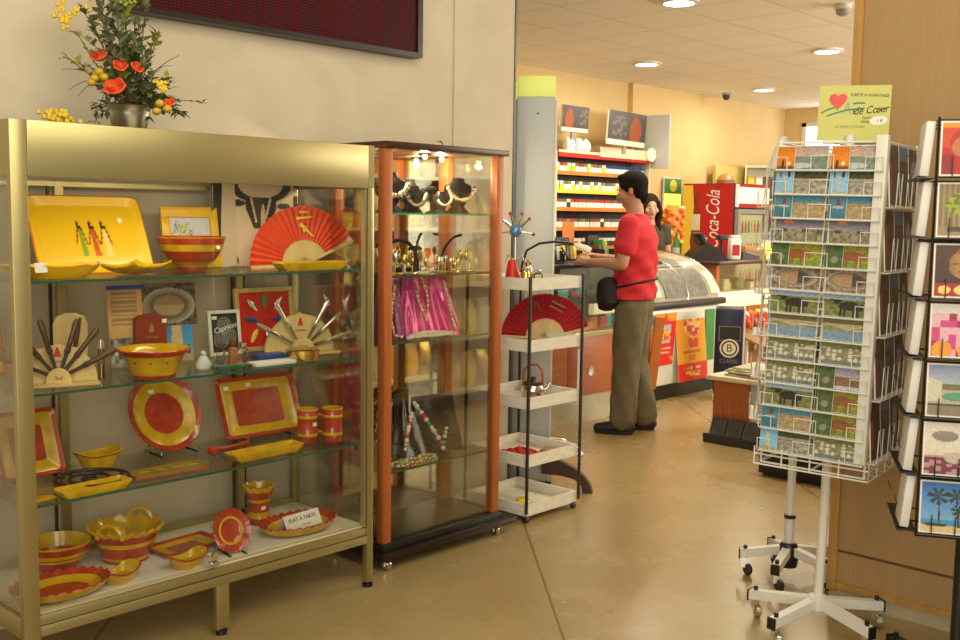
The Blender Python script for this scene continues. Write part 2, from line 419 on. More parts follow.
# ceiling lamps
for (x, y), w in (((6.125, 3.954), 'nearest of the round ceiling lamps, at the top edge'), ((8.357, 5.728), 'round ceiling lamp above the cigarette shelves'), ((8.662, 4.085), 'round ceiling lamp above the yellow card sign'), ((10.804, 5.819), 'farthest round ceiling lamp, above the drink machine')):
    t = thing('ceiling_lamp', w, 'lamp', (x, y, 2.91), 0, 'round recessed ceiling lamps')
    obj('rim', rings(NB(), [(.10, .10, 0, 0), (.135, .135, 0, 0), (.135, .135, -.012, 0), (.105, .105, -.02, 0), (.10, .10, 0, 0)], 32, cap0=False, cap1=False), 'white_metal', t)
    obj('diffuser', rings(NB(), [(.104, .104, -.003, 0), (.104, .104, -.016, 0)], 32), 'lamp', t)
t = thing('smoke_detector', 'small round smoke detector on the ceiling above the wooden wall edge', 'detector', (6.919, 3.164, 2.91))
obj('detector_base', rings(NB(), [(.06, .06, 0, 0), (.06, .06, -.03, 0), (.05, .05, -.035, 0)], 24), 'cream_plastic', t)
obj('detector_cap', rings(NB(), [(.045, .045, -.035, 0), (.045, .045, -.06, 0), (.025, .025, -.075, 0)], 24), 'grey_edge', t)
t = thing('security_camera', 'tiny dark dome camera on the ceiling by the yellow wall', 'camera', (10.9, 6.35, 2.91))
obj('mount', rings(NB(), [(.05, .05, 0, 0), (.05, .05, -.025, 0)], 20), 'grey_edge', t)
obj('dome', ball(NB(), (0, 0, -.04), .042), 'dark_plastic', t)

# ------------------------------------------------------------------ gilt glass cabinet
X0, X1, Y0, Y1 = 1.24, 2.597, 2.996, 3.50
cab = thing('display_cabinet', 'gold metal glass cabinet full of red and yellow pottery', 'cabinet', (1.92, 3.25, 0))
ZT = 1.708; SH = (1.243, .908, .571); DK = .245; pw = .05
for (x, y) in ((X0, Y0), (X1-pw*.62, Y0), (X0, Y1-pw*.6), (X1-pw*.62, Y1-pw*.6)):
    w = pw if x == X0 and y == Y0 else pw*.62
    bm = NB(); box(bm, x, x+w, y, y+.03, .02, ZT if y == Y0 else 1.55, bev=.003)
    if y == Y0 and x > 2: box(bm, x-.012, x-.004, y+.004, y+.026, DK, 1.545)
    p = obj('post', bm, 'gold_metal', cab, world=True)
    bm = NB(); cyl(bm, (x+w/2, y+.015, 0), .02, .012); cyl(bm, (x+w/2, y+.015, .012), .008, .012)
    bmesh.ops.translate(bm, verts=bm.verts, vec=-cab.location); obj('levelling_foot', bm, 'black', p)
bm = NB(); box(bm, 1.895, 1.945, Y0+.002, Y0+.03, .02, .2, bev=.003)
p = obj('leg', bm, 'gold_metal', cab, world=True)
bm = cyl(NB(), (1.92, Y0+.016, 0), .02, .018); bmesh.ops.translate(bm, verts=bm.verts, vec=-cab.location); obj('levelling_foot', bm, 'black', p)
bm = NB()
box(bm, X0+pw, X1-.03, Y0-.002, Y0+.02, 1.548, ZT, bev=.002); box(bm, X1-.03, X1-.004, Y0-.002, Y0+.02, 1.552, ZT)
box(bm, X0+.002, X0+.02, Y0+.03, Y1-.03, 1.548, ZT); box(bm, X1-.02, X1-.002, Y0+.03, Y1-.03, 1.548, ZT); box(bm, X0+.002, X1-.002, Y1-.02, Y1-.002, 1.575, ZT)
obj('header', bm, 'gold_metal', cab, world=True)
obj('top_panel', BX(X0+.02, X1-.02, Y0+.02, Y1-.02, ZT-.02, ZT-.006), 'gold_metal_dark', cab, world=True)
bm = NB()
for a in ((X0+pw, X1-.03, Y0, Y0+.028, .178, .2095), (X0+pw, X1-.03, Y0+.004, Y0+.028, .212, DK-.004), (X0, X0+.028, Y0+.03, Y1-.03, .178, DK-.004), (X1-.028, X1, Y0+.03, Y1-.03, .178, DK-.004), (X0+.03, X1-.03, Y1-.028, Y1, .178, DK-.004)): box(bm, *a, bev=.002)
obj('base_frame', bm, 'gold_metal', cab, world=True)
obj('base_deck', BX(X0+.02, X1-.02, Y0+.02, Y1-.02, DK-.012, DK), 'cream', cab, world=True)
obj('deck_paper', BX(X0+.14, X1-.12, Y0+.05, Y1-.06, DK, DK+.0012), 'white_paper', cab, world=True, label='white paper lining the deck')
bm = NB()
for x in (1.585, 2.30):
    box(bm, x, x+.03, Y1-.026, Y1-.006, DK, 1.55)
box(bm, X0+.03, X1-.03, Y1-.028, Y1-.004, 1.532, 1.548); box(bm, X0+.03, X1-.03, Y1-.026, Y1-.006, DK, DK+.02)
obj('back_frame', bm, 'gold_metal', cab, world=True)
for x in (1.562, 2.285, 2.335): obj('back_gasket', BX(x, x+.008, Y1-.02, Y1-.008, DK+.02, 1.54), 'black', cab, world=True)
for z in SH:
    obj('glass_shelf', BX(X0+.03, X1-.04, Y0+.035, Y1-.035, z-.007, z), 'shelf_glass', cab, world=True, smooth=False)
    obj('shelf_edge', BX(X0+.03, X1-.04, Y0+.032, Y0+.035, z-.0075, z+.0005), 'glass_edge', cab, world=True, smooth=False)
    for x in (X0+.04, X1-.055, 1.60, 2.315):
        for y in ((Y0+.05,) if x in (X0+.04, X1-.055) else ()) + (Y1-.05,): obj('shelf_bracket', BX(x, x+.016, y, y+.02, z-.026, z-.0075), 'steel', cab, world=True)
g = obj('glass_door', BX(X0+pw+.002, 1.905, Y0+.012, Y0+.016, DK+.002, 1.548), 'glass', cab, world=True, smooth=False)
obj('glass_door', BX(1.885, X1-.034, Y0+.022, Y0+.026, DK+.002, 1.548), 'glass', cab, world=True, smooth=False)
obj('glass_side', BX(X0+.012, X0+.016, Y0+.032, Y1-.032, DK, 1.548), 'glass', cab, world=True, smooth=False)
obj('glass_side', BX(X1-.016, X1-.012, Y0+.032, Y1-.032, DK, 1.548), 'glass', cab, world=True, smooth=False)
bm = NB(); box(bm, 1.862, 1.892, Y0-.004, Y0+.012, .285, .305, bev=.003); 
obj('lock', bm, 'chrome', cab, world=True); bm = NB(); rings(bm, [(.011, .011, 0, 0), (.011, .011, .018, 0)], 20, M=Tr(1.877, Y0-.004, .295) @ Rx(PI/2)); rings(bm, [(.011, .011, 0, 0), (.011, .011, .014, 0)], 20, M=Tr(1.885, Y0-.002, .262) @ Rx(PI/2)); box(bm, 1.868, 1.898, Y0-.002, Y0+.012, .255, .27, bev=.003)
obj('lock', bm, 'chrome', cab, world=True)
lt = obj('light_fitting', BX(X0+.08, X1-.08, Y0+.07, Y0+.10, 1.60, 1.63), 'white_metal', cab, world=True)
bm = tube(NB(), [(X0+.12, Y0+.085, 1.585), (X1-.5, Y0+.085, 1.585)], .012, 12); bmesh.ops.translate(bm, verts=bm.verts, vec=-cab.location)
obj('light_tube', bm, 'tube_lamp', lt)

# ---- pottery builders
RED, YEL = 0, 1
RY = ['red_glaze', 'yellow_glaze', 'sticker']
def sticker(par, loc, rot=(0, 0, 0), w=.016, h=.012, onz=False):
    bm = BX(-w/2, w/2, -.0006, .0006, -h/2, h/2); obj('price_sticker', bm, 'sticker', par, loc=loc, rot=rot, smooth=False)
def dished(bm, w, h, prof_scale, expo, mats3, n=64, ruf=None, deep=.02, M=None, fr=(1, .86, .62), out=None):
    """flat dish: outer rim, band, centre"""
    a, b = w/2, h/2; o, m_, c = mats3; x = o if out is None else out
    q = [(a*(.62 if expo < 4 else .84), b*(.62 if expo < 4 else .80), 0, x), (a*(.9 if expo < 4 else .94), b*.9, deep*.45, x), (a, b, deep, x, ruf) if ruf else (a, b, deep, o), (a*.985, b*.985, deep+.004, o, ruf) if ruf else (a*.985, b*.985, deep+.004, o),
         (a*fr[1], b*fr[1], deep*.72, o), (a*(fr[1]-.004), b*(fr[1]-.004), deep*.70, m_), (a*(fr[2]+.01), b*(fr[2]+.01), deep*.34, m_), (a*fr[2], b*fr[2], deep*.33, c), (a*.1, b*.1, deep*.3, c)]
    return rings(bm, q, n, expo, M)

# ---- top shelf of the gilt cabinet
z = SH[0]
def bigtray(u, v):
    c = (.83, .50, .012)
    d = min(u, 1-u)*1.55, min(v, 1-v)
    m = min(d)
    if m < .035: c = (.72, .25, .02)
    elif m < .13: c = (.86, .56, .02)
    for cx, col in ((.42, (.25, .36, .02)), (.53, (.62, .10, .02)), (.635, (.88, .62, .2))):
        if v > .24 and v < .60 and abs(u-cx-.04*(.6-v)) < .012+.07*(.60-v)*.6: c = col
        if .38 < v < .60 and abs(abs(u-cx)-.03+(v-.5)*.15) < .007: c = (.25, .08, .02)
        if blob(u, v, cx-.012, .655, .011, .035): c = (.04, .02, .01)
        if abs(v-.61) < .02 and abs(u-cx) < .022: c = (.04, .03, .01)
    if blob(u, v, .80, .70, .022, .03): c = (.9, .88, .8)
    return c
tr = thing('serving_tray', 'big bright yellow tray painted with three figures, leaning on the top shelf', 'tray', (1.655, 3.30, z), (R(-29), 0, R(-4)))
tr.scale = (.79, .86, .90)
bm = NB(); M = Tr(0, .016, .165) @ Rx(PI/2)
rings(bm, [(.17, .12, -.012, 0), (.245, .162, .006, 0), (.25, .166, .012, 1), (.244, .16, .016, 1), (.215, .135, .004, 0), (.205, .125, 0, 0)], 96, 14, M, cap1=False)
obj('tray_body', bm, ['bright_yellow', 'orange'], tr)
me = picture_mesh('painted_panel', .425, .265, .002, 90, 60, lambda u, v: bigtray(.07+u*.86, .1+v*.8), 'glazed_print', 'bright_yellow'); mobj('painted_panel', me, tr, (0, .0155, .0325))
d = thing('ruffled_dish', 'low yellow dish with scalloped rim at the left end of the top shelf', 'dish', (1.43, 3.17, z), R(8))
obj('dish_body', rings(NB(), [(.10, .05, 0, 0), (.13, .065, .02, 0), (.15, .078, .04, 0, (14, .02, .003)), (.146, .074, .042, 1, (14, .02, .003)), (.12, .056, .024, 0), (.02, .01, .01, 0)], 70, 4), ['bright_yellow', 'orange'], d)
bm = NB(); prism(bm, [(-.022, 0), (.022, 0), (.022, .03), (-.022, .03)], -.0006, .0006); obj('price_card', bm, 'white_paper', d, loc=(-.085, -.083, .022), rot=(R(-15), 0, R(8)), smooth=False)
d = thing('pointed_dish', 'small square yellow dish with upturned corners before the big tray', 'dish', (1.72, 3.19, z), R(24))
bm = NB(); n = 16; P0 = []
for s in (0, 1):
    L = []
    for i in range(n+1):
        for j in range(n+1):
            u, v = i/n*2-1, j/n*2-1; q = max(abs(u), abs(v)); zz = .012+.020*q**3+.016*(abs(u*v))**3; k = .1*(1-.10*(1-abs(u*v)))
            L.append(bm.verts.new((u*k, v*k*.72, zz-(.007+.006*(1-q) if s else 0))))
    P0.append(L)
for s in (0, 1):
    for i in range(n):
        for j in range(n): bm.faces.new([P0[s][a] for a in (i*(n+1)+j, (i+1)*(n+1)+j, (i+1)*(n+1)+j+1, i*(n+1)+j+1)])
edge = [i*(n+1) for i in range(n+1)]+[n*(n+1)+j for j in range(1, n+1)]+[i*(n+1)+n for i in range(n-1, -1, -1)]+[j for j in range(n-1, 0, -1)]
for a, b in zip(edge, edge[1:]+edge[:1]): bm.faces.new((P0[0][a], P0[0][b], P0[1][b], P0[1][a]))
obj('dish_body', bm, 'yellow_glaze', d)
d = None
def striped_bowl(name, label, loc, prof, rz=0, n=64, cat='bowl'):
    d = thing(name, label, cat, loc, rz); obj('bowl_body', rings(NB(), prof, n), RY, d); return d
d = striped_bowl('salad_bowl', 'footed red and yellow striped bowl on the top shelf before a small framed picture', (2.005, 3.31, z),
    [(.05, .05, 0, 0), (.053, .053, .014, 0), (.056, .056, .02, 1), (.078, .078, .032, 1), (.082, .082, .036, 0), (.104, .104, .07, 0), (.107, .107, .076, 1), (.113, .113, .094, 1), (.115, .115, .099, 0), (.12, .12, .116, 0), (.122, .122, .12, 1), (.119, .119, .122, 0), (.105, .105, .08, 0), (.06, .06, .03, 0), (.01, .01, .024, 0)])
sticker(d, (.04, -.11, .085), (R(-12), 0, R(20)))
fr = thing('picture_frame', 'small yellow framed picture of green sprigs behind the striped bowl', 'picture', (2.085, 3.43, z), (R(-10), 0, R(-6)))
fr.scale = (1.12, 1.12, 1.42)
bm = NB()
for a in ((-.1, .1, 0, .028), (-.1, .1, .134, .162), (-.1, -.072, .028, .134), (.072, .1, .028, .134)): box(bm, a[0], a[1], -.008, .008, a[2], a[3], bev=.002)
obj('frame', bm, 'bright_yellow', fr)
def sprig(u, v):
    c = (.66, .64, .72)
    if hsh(int(u*26), int(v*22), 3) > .55 and blob(u, v, .3, .45, .26, .45): c = (.6, .6, .12)
    if hsh(int(u*34), int(v*30), 5) > .80 and blob(u, v, .3, .45, .3, .5): c = (.1, .2, .05)
    if blob(u, v, .8, .25, .06, .1): c = (.1, .2, .05)
    return c
mobj('print', picture_mesh('print', .145, .107, .003, 40, 30, sprig), fr, (0, .002, .0275))
# cloth with a bull's head
def bull(u, v):
    c = (.80, .62, .44)
    if u < .13 and (hsh(0, int(v*26), 2)*.10+.05 > abs(u-.065)) and v > .2: c = (.03, .025, .02)
    if u > .95 and hsh(1, int(v*26), 2) > .5 and v > .3: c = (.03, .025, .02)
    x = (u-.56); hw = .14*min(1, max(0, (v-.42)/.3))+.055
    if .52 < v < .86 and abs(x) < hw-.02: c = (.03, .025, .02)
    d2 = (x/.34)**2+((v-.98)/.18)**2
    if .55 < d2 < 1.1 and v < 1.0: c = (.03, .025, .02)
    if blob(u, v, .30, .79, .08, .035) or blob(u, v, .83, .76, .08, .035): c = (.03, .025, .02)
    if abs(abs(x)-.055-(v-.6)*.25) < .012 and .58 < v < .86: c = (.75, .60, .42)
    if blob(u, v, .72, .60, .1, .07): c = (.03, .025, .02)
    if .6 < ((u-.1)/.06)**2+((v-.16)/.06)**2 < 1.2: c = (.1, .08, .06)
    if blob(u, v, .26, .17, .045, .06) and hsh(int(u*50), int(v*50)) > .3: c = (.05, .04, .03)
    if abs(v-.06) < .012 and u < .4: c = (.15, .1, .08)
    return c
t = thing('printed_cloth', 'cream cloth printed with a black bull head hanging at the back of the top shelf', 'cloth', (2.375, 3.45, z+.001), R(-1))
bm_me = picture_mesh('cloth_panel', .40, .36, .003, 90, 80, lambda u, v: bull(u, v+.11), 'print', 'white_cloth')
o_ = mobj('cloth_panel', bm_me, t); 
for v_ in bm_me.vertices: v_.co.y += .004*math.sin(v_.co.x*40)*(1-v_.co.z)
bm = NB(); box(bm, -.21, .215, -.005, .005, .356, .368); obj('hanging_rod', bm, 'light_wood', t)
# red folding fan
def fan(name, label, loc, rot, Rr, r_in, a0, a1, n, paper, sticks, pts=(), guard='fan_wood', group=None):
    t = thing(name, label, 'fan', loc, rot, group)
    bm = NB(); A = []
    for s in (0, 1):
        L = []
        for i in range(n*2+1):
            a = a0+(a1-a0)*i/(n*2); y = (.006 if i % 2 else -.006)+s*.0012
            L.append([bm.verts.new((math.cos(a)*q, y*q/Rr-.001, math.sin(a)*q)) for q in (r_in, (r_in+Rr)/2, Rr)])
        A.append(L)
    for s in (0, 1):
        for i in range(n*2):
            for k in (0, 1): bm.faces.new((A[s][i][k], A[s][i][k+1], A[s][i+1][k+1], A[s][i+1][k]))
    for i in range(n*2):
        for k in (0, 2): bm.faces.new((A[0][i][k], A[0][i+1][k], A[1][i+1][k], A[1][i][k]))
    for i in (0, n*2):
        for k in (0, 1): bm.faces.new((A[0][i][k], A[0][i][k+1], A[1][i][k+1], A[1][i][k]))
    lf = obj('fan_leaf', bm, paper, t, smooth=False)
    bm = NB()
    for i in range(n):
        a = a0+(a1-a0)*(i+.5)/n; w = (a1-a0)/n*r_in*.52; M = Ry(-a+PI/2) @ Tr(0, .004+.0012*(i % 2), 0)
        prism(bm, [(-.004, -.01), (.004, -.01), (w, r_in*1.02), (-w, r_in*1.02)], 0, .001, M=M)
    obj('fan_sticks', bm, sticks, t, smooth=False)
    for a in (a0, a1):
        bm = prism(NB(), [(-.005, -.012), (.005, -.012), (.007, Rr), (-.007, Rr)], -.008, -.004, M=Ry(-a+PI/2)); obj('guard_stick', bm, guard, t, smooth=False)
    for (pl, m) in pts:
        bm = prism(NB(), pl, -.0095, -.0075); obj('painted_motif', bm, m, lf, smooth=False)
    return t
def stroke(x0, z0, x1, z1, w):
    d = Vector((x1-x0, z1-z0)).normalized(); n_ = Vector((-d.y, d.x))*w
    return [(x0+n_.x, z0+n_.y), (x0-n_.x, z0-n_.y), (x1-n_.x*.4, z1-n_.y*.4), (x1+n_.x*.4, z1+n_.y*.4)]
RED_M = [(stroke(-.035, .175, .035, .182, .006), 'print_yellow'), (stroke(-.02, .20, .02, .20, .005), 'print_yellow'), (stroke(-.02, .155, .035, .105, .007), 'print_yellow'), (stroke(-.005, .125, .005, .145, .006), 'print_yellow')]
ft = fan('folding_fan', 'orange red folding fan with yellow brushwork open on the top shelf', (2.475, 3.262, z+.014), (R(-6), 0, R(-14)), .225, .095, R(24), R(184), 22, 'fan_red', 'fan_wood', RED_M)
sticker(ft, (.185, -.01, .095), (0, R(25), 0), .018, .018)
def dish(name, label, loc, rot, w, h, deep, expo, mats3, cat='dish', mats=RY, up=False, n=64, ruf=None, fr=(1, .86, .62), group=None, out=None):
    t = thing(name, label, cat, loc, rot, group)
    M = Tr(0, deep*.5, h/2) @ Rx(PI/2) if up else None
    obj('dish_body' if not up else 'plate_body', dished(NB(), w, h, 1, expo, mats3, n, ruf, deep, M, fr, out), mats, t); return t
dish('rectangular_dish', 'long shallow yellow dish lying before the red fan', (2.395, 3.125, z), R(-2), .30, .075, .026, 14, (YEL, YEL, RED), fr=(1, .9, .55))
def easel(loc, rz, w=.07, label='clear plastic stand propping up a plate'):
    t = thing('plate_stand', label, 'stand', loc, rz)
    bm = NB()
    for x in (-w, w):
        tube(bm, [(x, -.045, .022), (x, -.04, .004), (x, .095, .004)], .004, 6); tube(bm, [(x, .045, .006), (x, .088, .105)], .0035, 6)
    tube(bm, [(-w, .088, .105), (w, .088, .105)], .0035, 6); tube(bm, [(-w, .095, .004), (w, .095, .004)], .0035, 6)
    obj('stand_wire', bm, 'clear_plastic', t)

# ---- second shelf of the gilt cabinet
z = SH[1]
t = dish('square_plate', 'yellow and red striped plate standing at the far left of the second shelf', (1.302, 3.39, z), (R(-10), 0, R(35)), .23, .23, .02, 18, (RED, YEL, RED), 'plate', up=True, fr=(1, .9, .62))
def knife_parts(t, L, handle, steel='steel'):
    bm = rings(NB(), [(.004, .004, 0, 0), (.008, .006, .01, 0), (.0085, .0065, L*.5, 0), (.0105, .007, L*.9, 0), (.005, .004, L, 0)], 14); h = obj('handle', bm, handle, t)
    obj('bolster', BX(-.0085, .0085, -.0072, .0072, .0, .014, bev=.002), steel, h)
    obj('blade', prism(NB(), [(-.006, .0), (.006, .0), (.006, -L*.55), (.0, -L*.66), (-.006, -L*.55)], -.001, .001), steel, t)
def knife_display(loc, rz, Rr, angs, handles, label, kl, grp, L=.10, r0=.07, steel='steel'):
    t = thing('knife_display', label, 'display', loc, rz)
    n = 36; poly = [(math.cos(PI*i/n)*Rr, math.sin(PI*i/n)*Rr*(.95 if i % 6 else 1.0)+.012) for i in range(n+1)]+[(-Rr, 0), (Rr, 0)]
    obj('fan_board', prism(NB(), poly, -.006, .006), 'fan_wood', t, smooth=False)
    poly = [(math.cos(PI*i/20)*Rr*.32, math.sin(PI*i/20)*Rr*.36+.012) for i in range(21)]+[(-Rr*.32, 0), (Rr*.32, 0)]
    obj('holder_block', prism(NB(), poly, -.034, -.007), 'fan_wood', t)
    bm = NB(); prism(bm, [(-.012, .0), (.012, .0), (.003, .03), (-.003, .03)], -.0085, -.0062); obj('emblem', bm, 'print_red', t, loc=(0, 0, Rr*.74), smooth=False)
    text('couteaux', Rr*.085, 'print_brown', t, (0, -.0068, Rr*.62)); text('Sud', Rr*.13, 'print_brown', t, (0, -.0347, Rr*.2))
    obj('base', BX(-Rr, Rr, -.06, .04, -.0005, .008), 'fan_wood', t)
    proto = None
    for i, a in enumerate(angs):
        M = Matrix.LocRotScale(Vector(loc), Euler((0, 0, rz)), None)
        p = M @ Vector((math.cos(a)*r0, -.022, math.sin(a)*r0+.02))
        k = thing('pocket_knife', kl % ['lowest on the left', 'second from the left', 'third from the left', 'third from the right', 'second from the right', 'lowest on the right'][i if i < len(angs)/2 else 6-len(angs)+i], 'knife', p, (0, PI/2-a, rz), grp)
        knife_parts(k, L, handles[i % len(handles)], steel)
knife_display((1.44, 3.17, z), R(-18), .118, [R(a) for a in (155, 128, 105, 72, 52, 26)], ['horn'], 'wooden half disc board fanned with dark knives at the left of the second shelf', 'dark horn pocket knife, %s on the left wooden fan board', 'knives on the left fan board', L=.11, r0=.085, steel='rust_iron')
t = thing('knife_case', 'pale wooden oval stand behind the fanned dark knives', 'stand', (1.56, 3.33, z), R(-10))
obj('oval_board', rings(NB(), [(.05, .008, 0, 0), (.056, .008, .08, 0), (.056, .008, .17, 0), (.045, .008, .195, 0), (.02, .008, .205, 0)], 32), 'fan_wood', t)
bm = tube(NB(), [(.0, -.012, .02), (.02, -.012, .15), (.03, -.012, .19)], [.006, .008, .004], 10); obj('mounted_knife', bm, 'horn', t)
t = thing('glass_vial', 'slim glass tube with gold cap standing beside the knife board', 'vial', (1.585, 3.17, z))
obj('tube_body', rings(NB(), [(.009, .009, 0, 0), (.01, .01, .05, 0), (.01, .01, .10, 0)], 16), 'clear_plastic', t); obj('cap', cyl(NB(), (0, 0, .10), .011, .03, 16), 'silver', t); obj('contents', cyl(NB(), (0, 0, .004), .007, .045, 16), 'gold', t)
# prints standing on the shelf
def parchment(u, v):
    if v > .93: return (.05, .16, .5)
    c = mixc((.80, .62, .36), (.72, .42, .22), abs(u-.5)*1.6)
    if .1 < u < .86 and int(v*24) % 2 == 0 and v > .22: c = (.5, .34, .2)
    return c
def arena(u, v):
    x, y = (u-.5)/.46, (v-.47)/.40; d = x*x+y*y
    if d > 1.12: return mixc((.10, .08, .06), (.32, .26, .19), hsh(int(u*18), int(v*14)))
    if d > .86: return mixc((.60, .56, .48), (.30, .27, .22), .6 if (int(math.atan2(y, x)*14) % 2) else .1)
    if d > .62: return (.40, .35, .28)
    if d > .36: return (.27, .22, .17)
    return (.55, .42, .27) if v < .5 else (.42, .31, .2)
def tower(u, v):
    c = mixc((.20, .55, .80), (.08, .38, .70), v)
    if abs(u-.5) < .13+.10*(1-v): c = (.74, .58, .38)
    if v < .22: c = (.58, .46, .32)
    if blob(u, v, .85, .28, .06, .12): c = (.08, .09, .06)
    return c
def bwphoto(u, v): g = .15+.6*hsh(int(u*9), int(v*7), 2); return (g, g*.95, g*.88)
def standcard(name, label, loc, rz, w, h, fn, tilt=-8, cat='card', t=.003, nx=36, ny=30, group=None):
    me = picture_mesh(name, w, h, t, nx, ny, lambda u, v: tuple(q**1.5 for q in fn(u, v)), noise=.1); o = mobj(name, me, None, loc, (R(tilt), 0, rz)); return tag(o, label, cat, group)
standcard('parchment_card', 'parchment coloured text card with blue top edge standing on the second shelf', (1.785, 3.375, z+.10), R(-6), .125, .185, parchment)
standcard('photo_card', 'black and white photo card leaning below the parchment text card', (1.785, 3.362, z), R(-6), .125, .098, bwphoto)
standcard('arena_photo', 'photo card of an ancient round arena seen from above on the second shelf', (1.965, 3.395, z+.13), R(-6), .21, .155, arena, nx=60, ny=44)
standcard('tower_postcard', 'blue sky postcard of a pale stone tower right of the dark red box', (1.985, 3.375, z), R(-6), .12, .155, tower)
bx = thing('knife_box', 'dark red upright box with rounded top and gilt emblem on the second shelf', 'box', (1.82, 3.28, z), R(-8))
bx.scale = (1, 1, 1.12)
n = 12; poly = [(-.055, 0), (.055, 0), (.055, .15)]+[(.055*math.cos(PI*i/n), .15+.02*math.sin(PI*i/n)) for i in range(1, n)]+[(-.055, .15)]
obj('box_body', prism(NB(), poly, -.015, .015), 'brown_box', bx); bm = prism(NB(), [(-.01, 0), (.01, 0), (.003, .025), (-.003, .025)], -.0165, -.0148); obj('emblem', bm, 'cork', bx, loc=(0, 0, .115), smooth=False)
text('couteau', .014, 'cork', bx, (0, -.0156, .10)); sticker(bx, (.045, -.017, .148))
obj('box_foot', BX(-.06, .06, -.03, .02, 0, .012, bev=.002), 'brown_box', bx)
d = striped_bowl('fluted_bowl', 'yellow bowl with wide red rim in the middle of the second shelf', (1.735, 3.105, z),
    [(.068, .068, 0, 0), (.072, .072, .012, 0), (.073, .073, .014, 1), (.082, .082, .045, 1, (12, .012, 0)), (.10, .10, .075, 1, (12, .012, 0)), (.118, .118, .09, 0), (.122, .122, .094, 0), (.118, .118, .097, 0), (.105, .105, .09, 1), (.085, .085, .055, 1), (.06, .06, .014, 1), (.01, .01, .01, 1)])
bm = NB()
for a in range(9):
    q = R(200+a*34); ball(bm, (math.cos(q)*.088, math.sin(q)*.088, .055), .004, sc=(1, 1, .8))
obj('painted_spots', bm, 'print_black', d)
def swirl(u, v):
    c = (.02, .02, .02)
    for cx, cy in ((.35, .32), (.66, .42), (.5, .68)):
        q = math.hypot(u-cx, (v-cy)*1.25)
        if q < .3 and int(q*26) % 2 == 0: c = (.25, .25, .24)
    return c
cp = thing('framed_card', 'black swirl patterned card lettered in white in a silver frame', 'card', (2.20, 3.395, z), (R(-8), 0, R(-5)))
mobj('print', picture_mesh('print', .11, .15, .004, 44, 50, swirl), cp, (0, 0, .012))
bm = NB()
for a in ((-.067, .067, 0, .013), (-.067, .067, .16, .173), (-.067, -.054, .013, .16), (.054, .067, .013, .16)): box(bm, a[0], a[1], -.006, .006, a[2], a[3], bev=.001)
obj('frame', bm, 'white_metal', cp); text('Caprices', .028, 'print_white', cp, (.002, -.0035, .105), (PI/2, R(-14), 0), shear=.25); sticker(cp, (-.04, -.003, .145), w=.02)
rp = thing('knife_picture', 'wood framed red panel mounted with small coloured knives', 'panel', (2.40, 3.415, z), (R(-7), 0, R(-5)))
bm = NB()
for a in ((-.13, .13, 0, .018), (-.13, .13, .232, .25), (-.13, -.112, .018, .232), (.112, .13, .018, .232)): box(bm, a[0], a[1], -.009, .009, a[2], a[3], bev=.0015)
obj('frame', bm, 'light_wood', rp); obj('red_backing', BX(-.112, .112, -.002, .004, .018, .232), 'red_paint', rp, smooth=False)
for i, (x, zz, a, m) in enumerate(((-.055, .18, -35, 'silver'), (0, .195, 0, 'green'), (.06, .185, 35, 'silver'), (-.06, .125, -80, 'blue'), (.065, .125, 80, 'blue'), (-.055, .06, 30, 'print_yellow'), (.01, .055, -10, 'silver'))):
    bm = rings(NB(), [(.004, .003, -.028, 0), (.01, .004, -.01, 0), (.011, .004, .015, 0), (.004, .003, .03, 0)], 12); k = obj('mounted_knife', bm, m, rp, loc=(x, -.007, zz), rot=(0, R(a), 0))
knife_display((2.44, 3.255, z), R(-8), .150, [R(a) for a in (150, 122, 58, 38, 14)], ['silver', 'steel'], 'larger wooden half disc board fanned with silver knives', 'silver pocket knife, %s on the right wooden fan board', 'knives on the right fan board', L=.12, r0=.10)
t = thing('round_tin', 'round gold tin standing before the fan of silver knives', 'tin', (2.33, 3.09, z))
obj('tin_body', rings(NB(), [(.058, .058, 0, 0), (.06, .06, .003, 0), (.06, .06, .03, 0)], 40), 'gold', t); obj('tin_lid', rings(NB(), [(.0625, .0625, .0305, 0), (.0625, .0625, .042, 0), (.05, .05, .046, 0)], 40), 'gold', t)
for i, (x, y, h, w, lb) in enumerate(((2.07, 3.23, .075, .014, 'left of three'), (2.115, 3.22, .085, .016, 'middle of three'), (2.165, 3.235, .07, .02, 'right of three'))):
    t = thing('perfume_bottle', 'small amber perfume bottle, %s before the framed black card' % lb, 'bottle', (x, y, z), R(-6*i), 'perfume bottles')
    obj('bottle_body', rings(NB(), [(w, w*.7, 0, 0), (w, w*.7, h*.62, 0), (w*.4, w*.4, h*.68, 0)], 24, 5), 'clear_plastic' if i != 1 else 'perfume', t); obj('stopper', rings(NB(), [(w*.45, w*.45, h*.68, 0), (w*.75, w*.75, h*.75, 0), (w*.75, w*.75, h*.95, 0), (w*.4, w*.4, h, 0)], 20), 'chrome' if i == 2 else 'print_brown', t)
t = thing('glass_plaque', 'low green glass slab on the second shelf before the perfume bottles', 'plaque', (2.03, 3.10, z), R(-4)); obj('slab', BX(-.065, .065, -.03, .03, 0, .012, bev=.002), 'green_glass', t); obj('silver_plate', BX(-.05, .05, -.02, .02, .012, .016), 'silver', t)
tag(obj('flat_case', BX(-.085, .085, -.03, .03, 0, .014, bev=.002), 'white_paper', None, loc=(2.19, 3.085, z), rot=(0, 0, R(-3))), 'flat white case lying beside the round gold tin', 'case')
tag(obj('flat_box', BX(-.06, .06, -.03, .03, 0, .02, bev=.002), 'blue', None, loc=(2.27, 3.215, z), rot=(0, 0, R(-4))), 'flat blue box behind the white case on the second shelf', 'box')
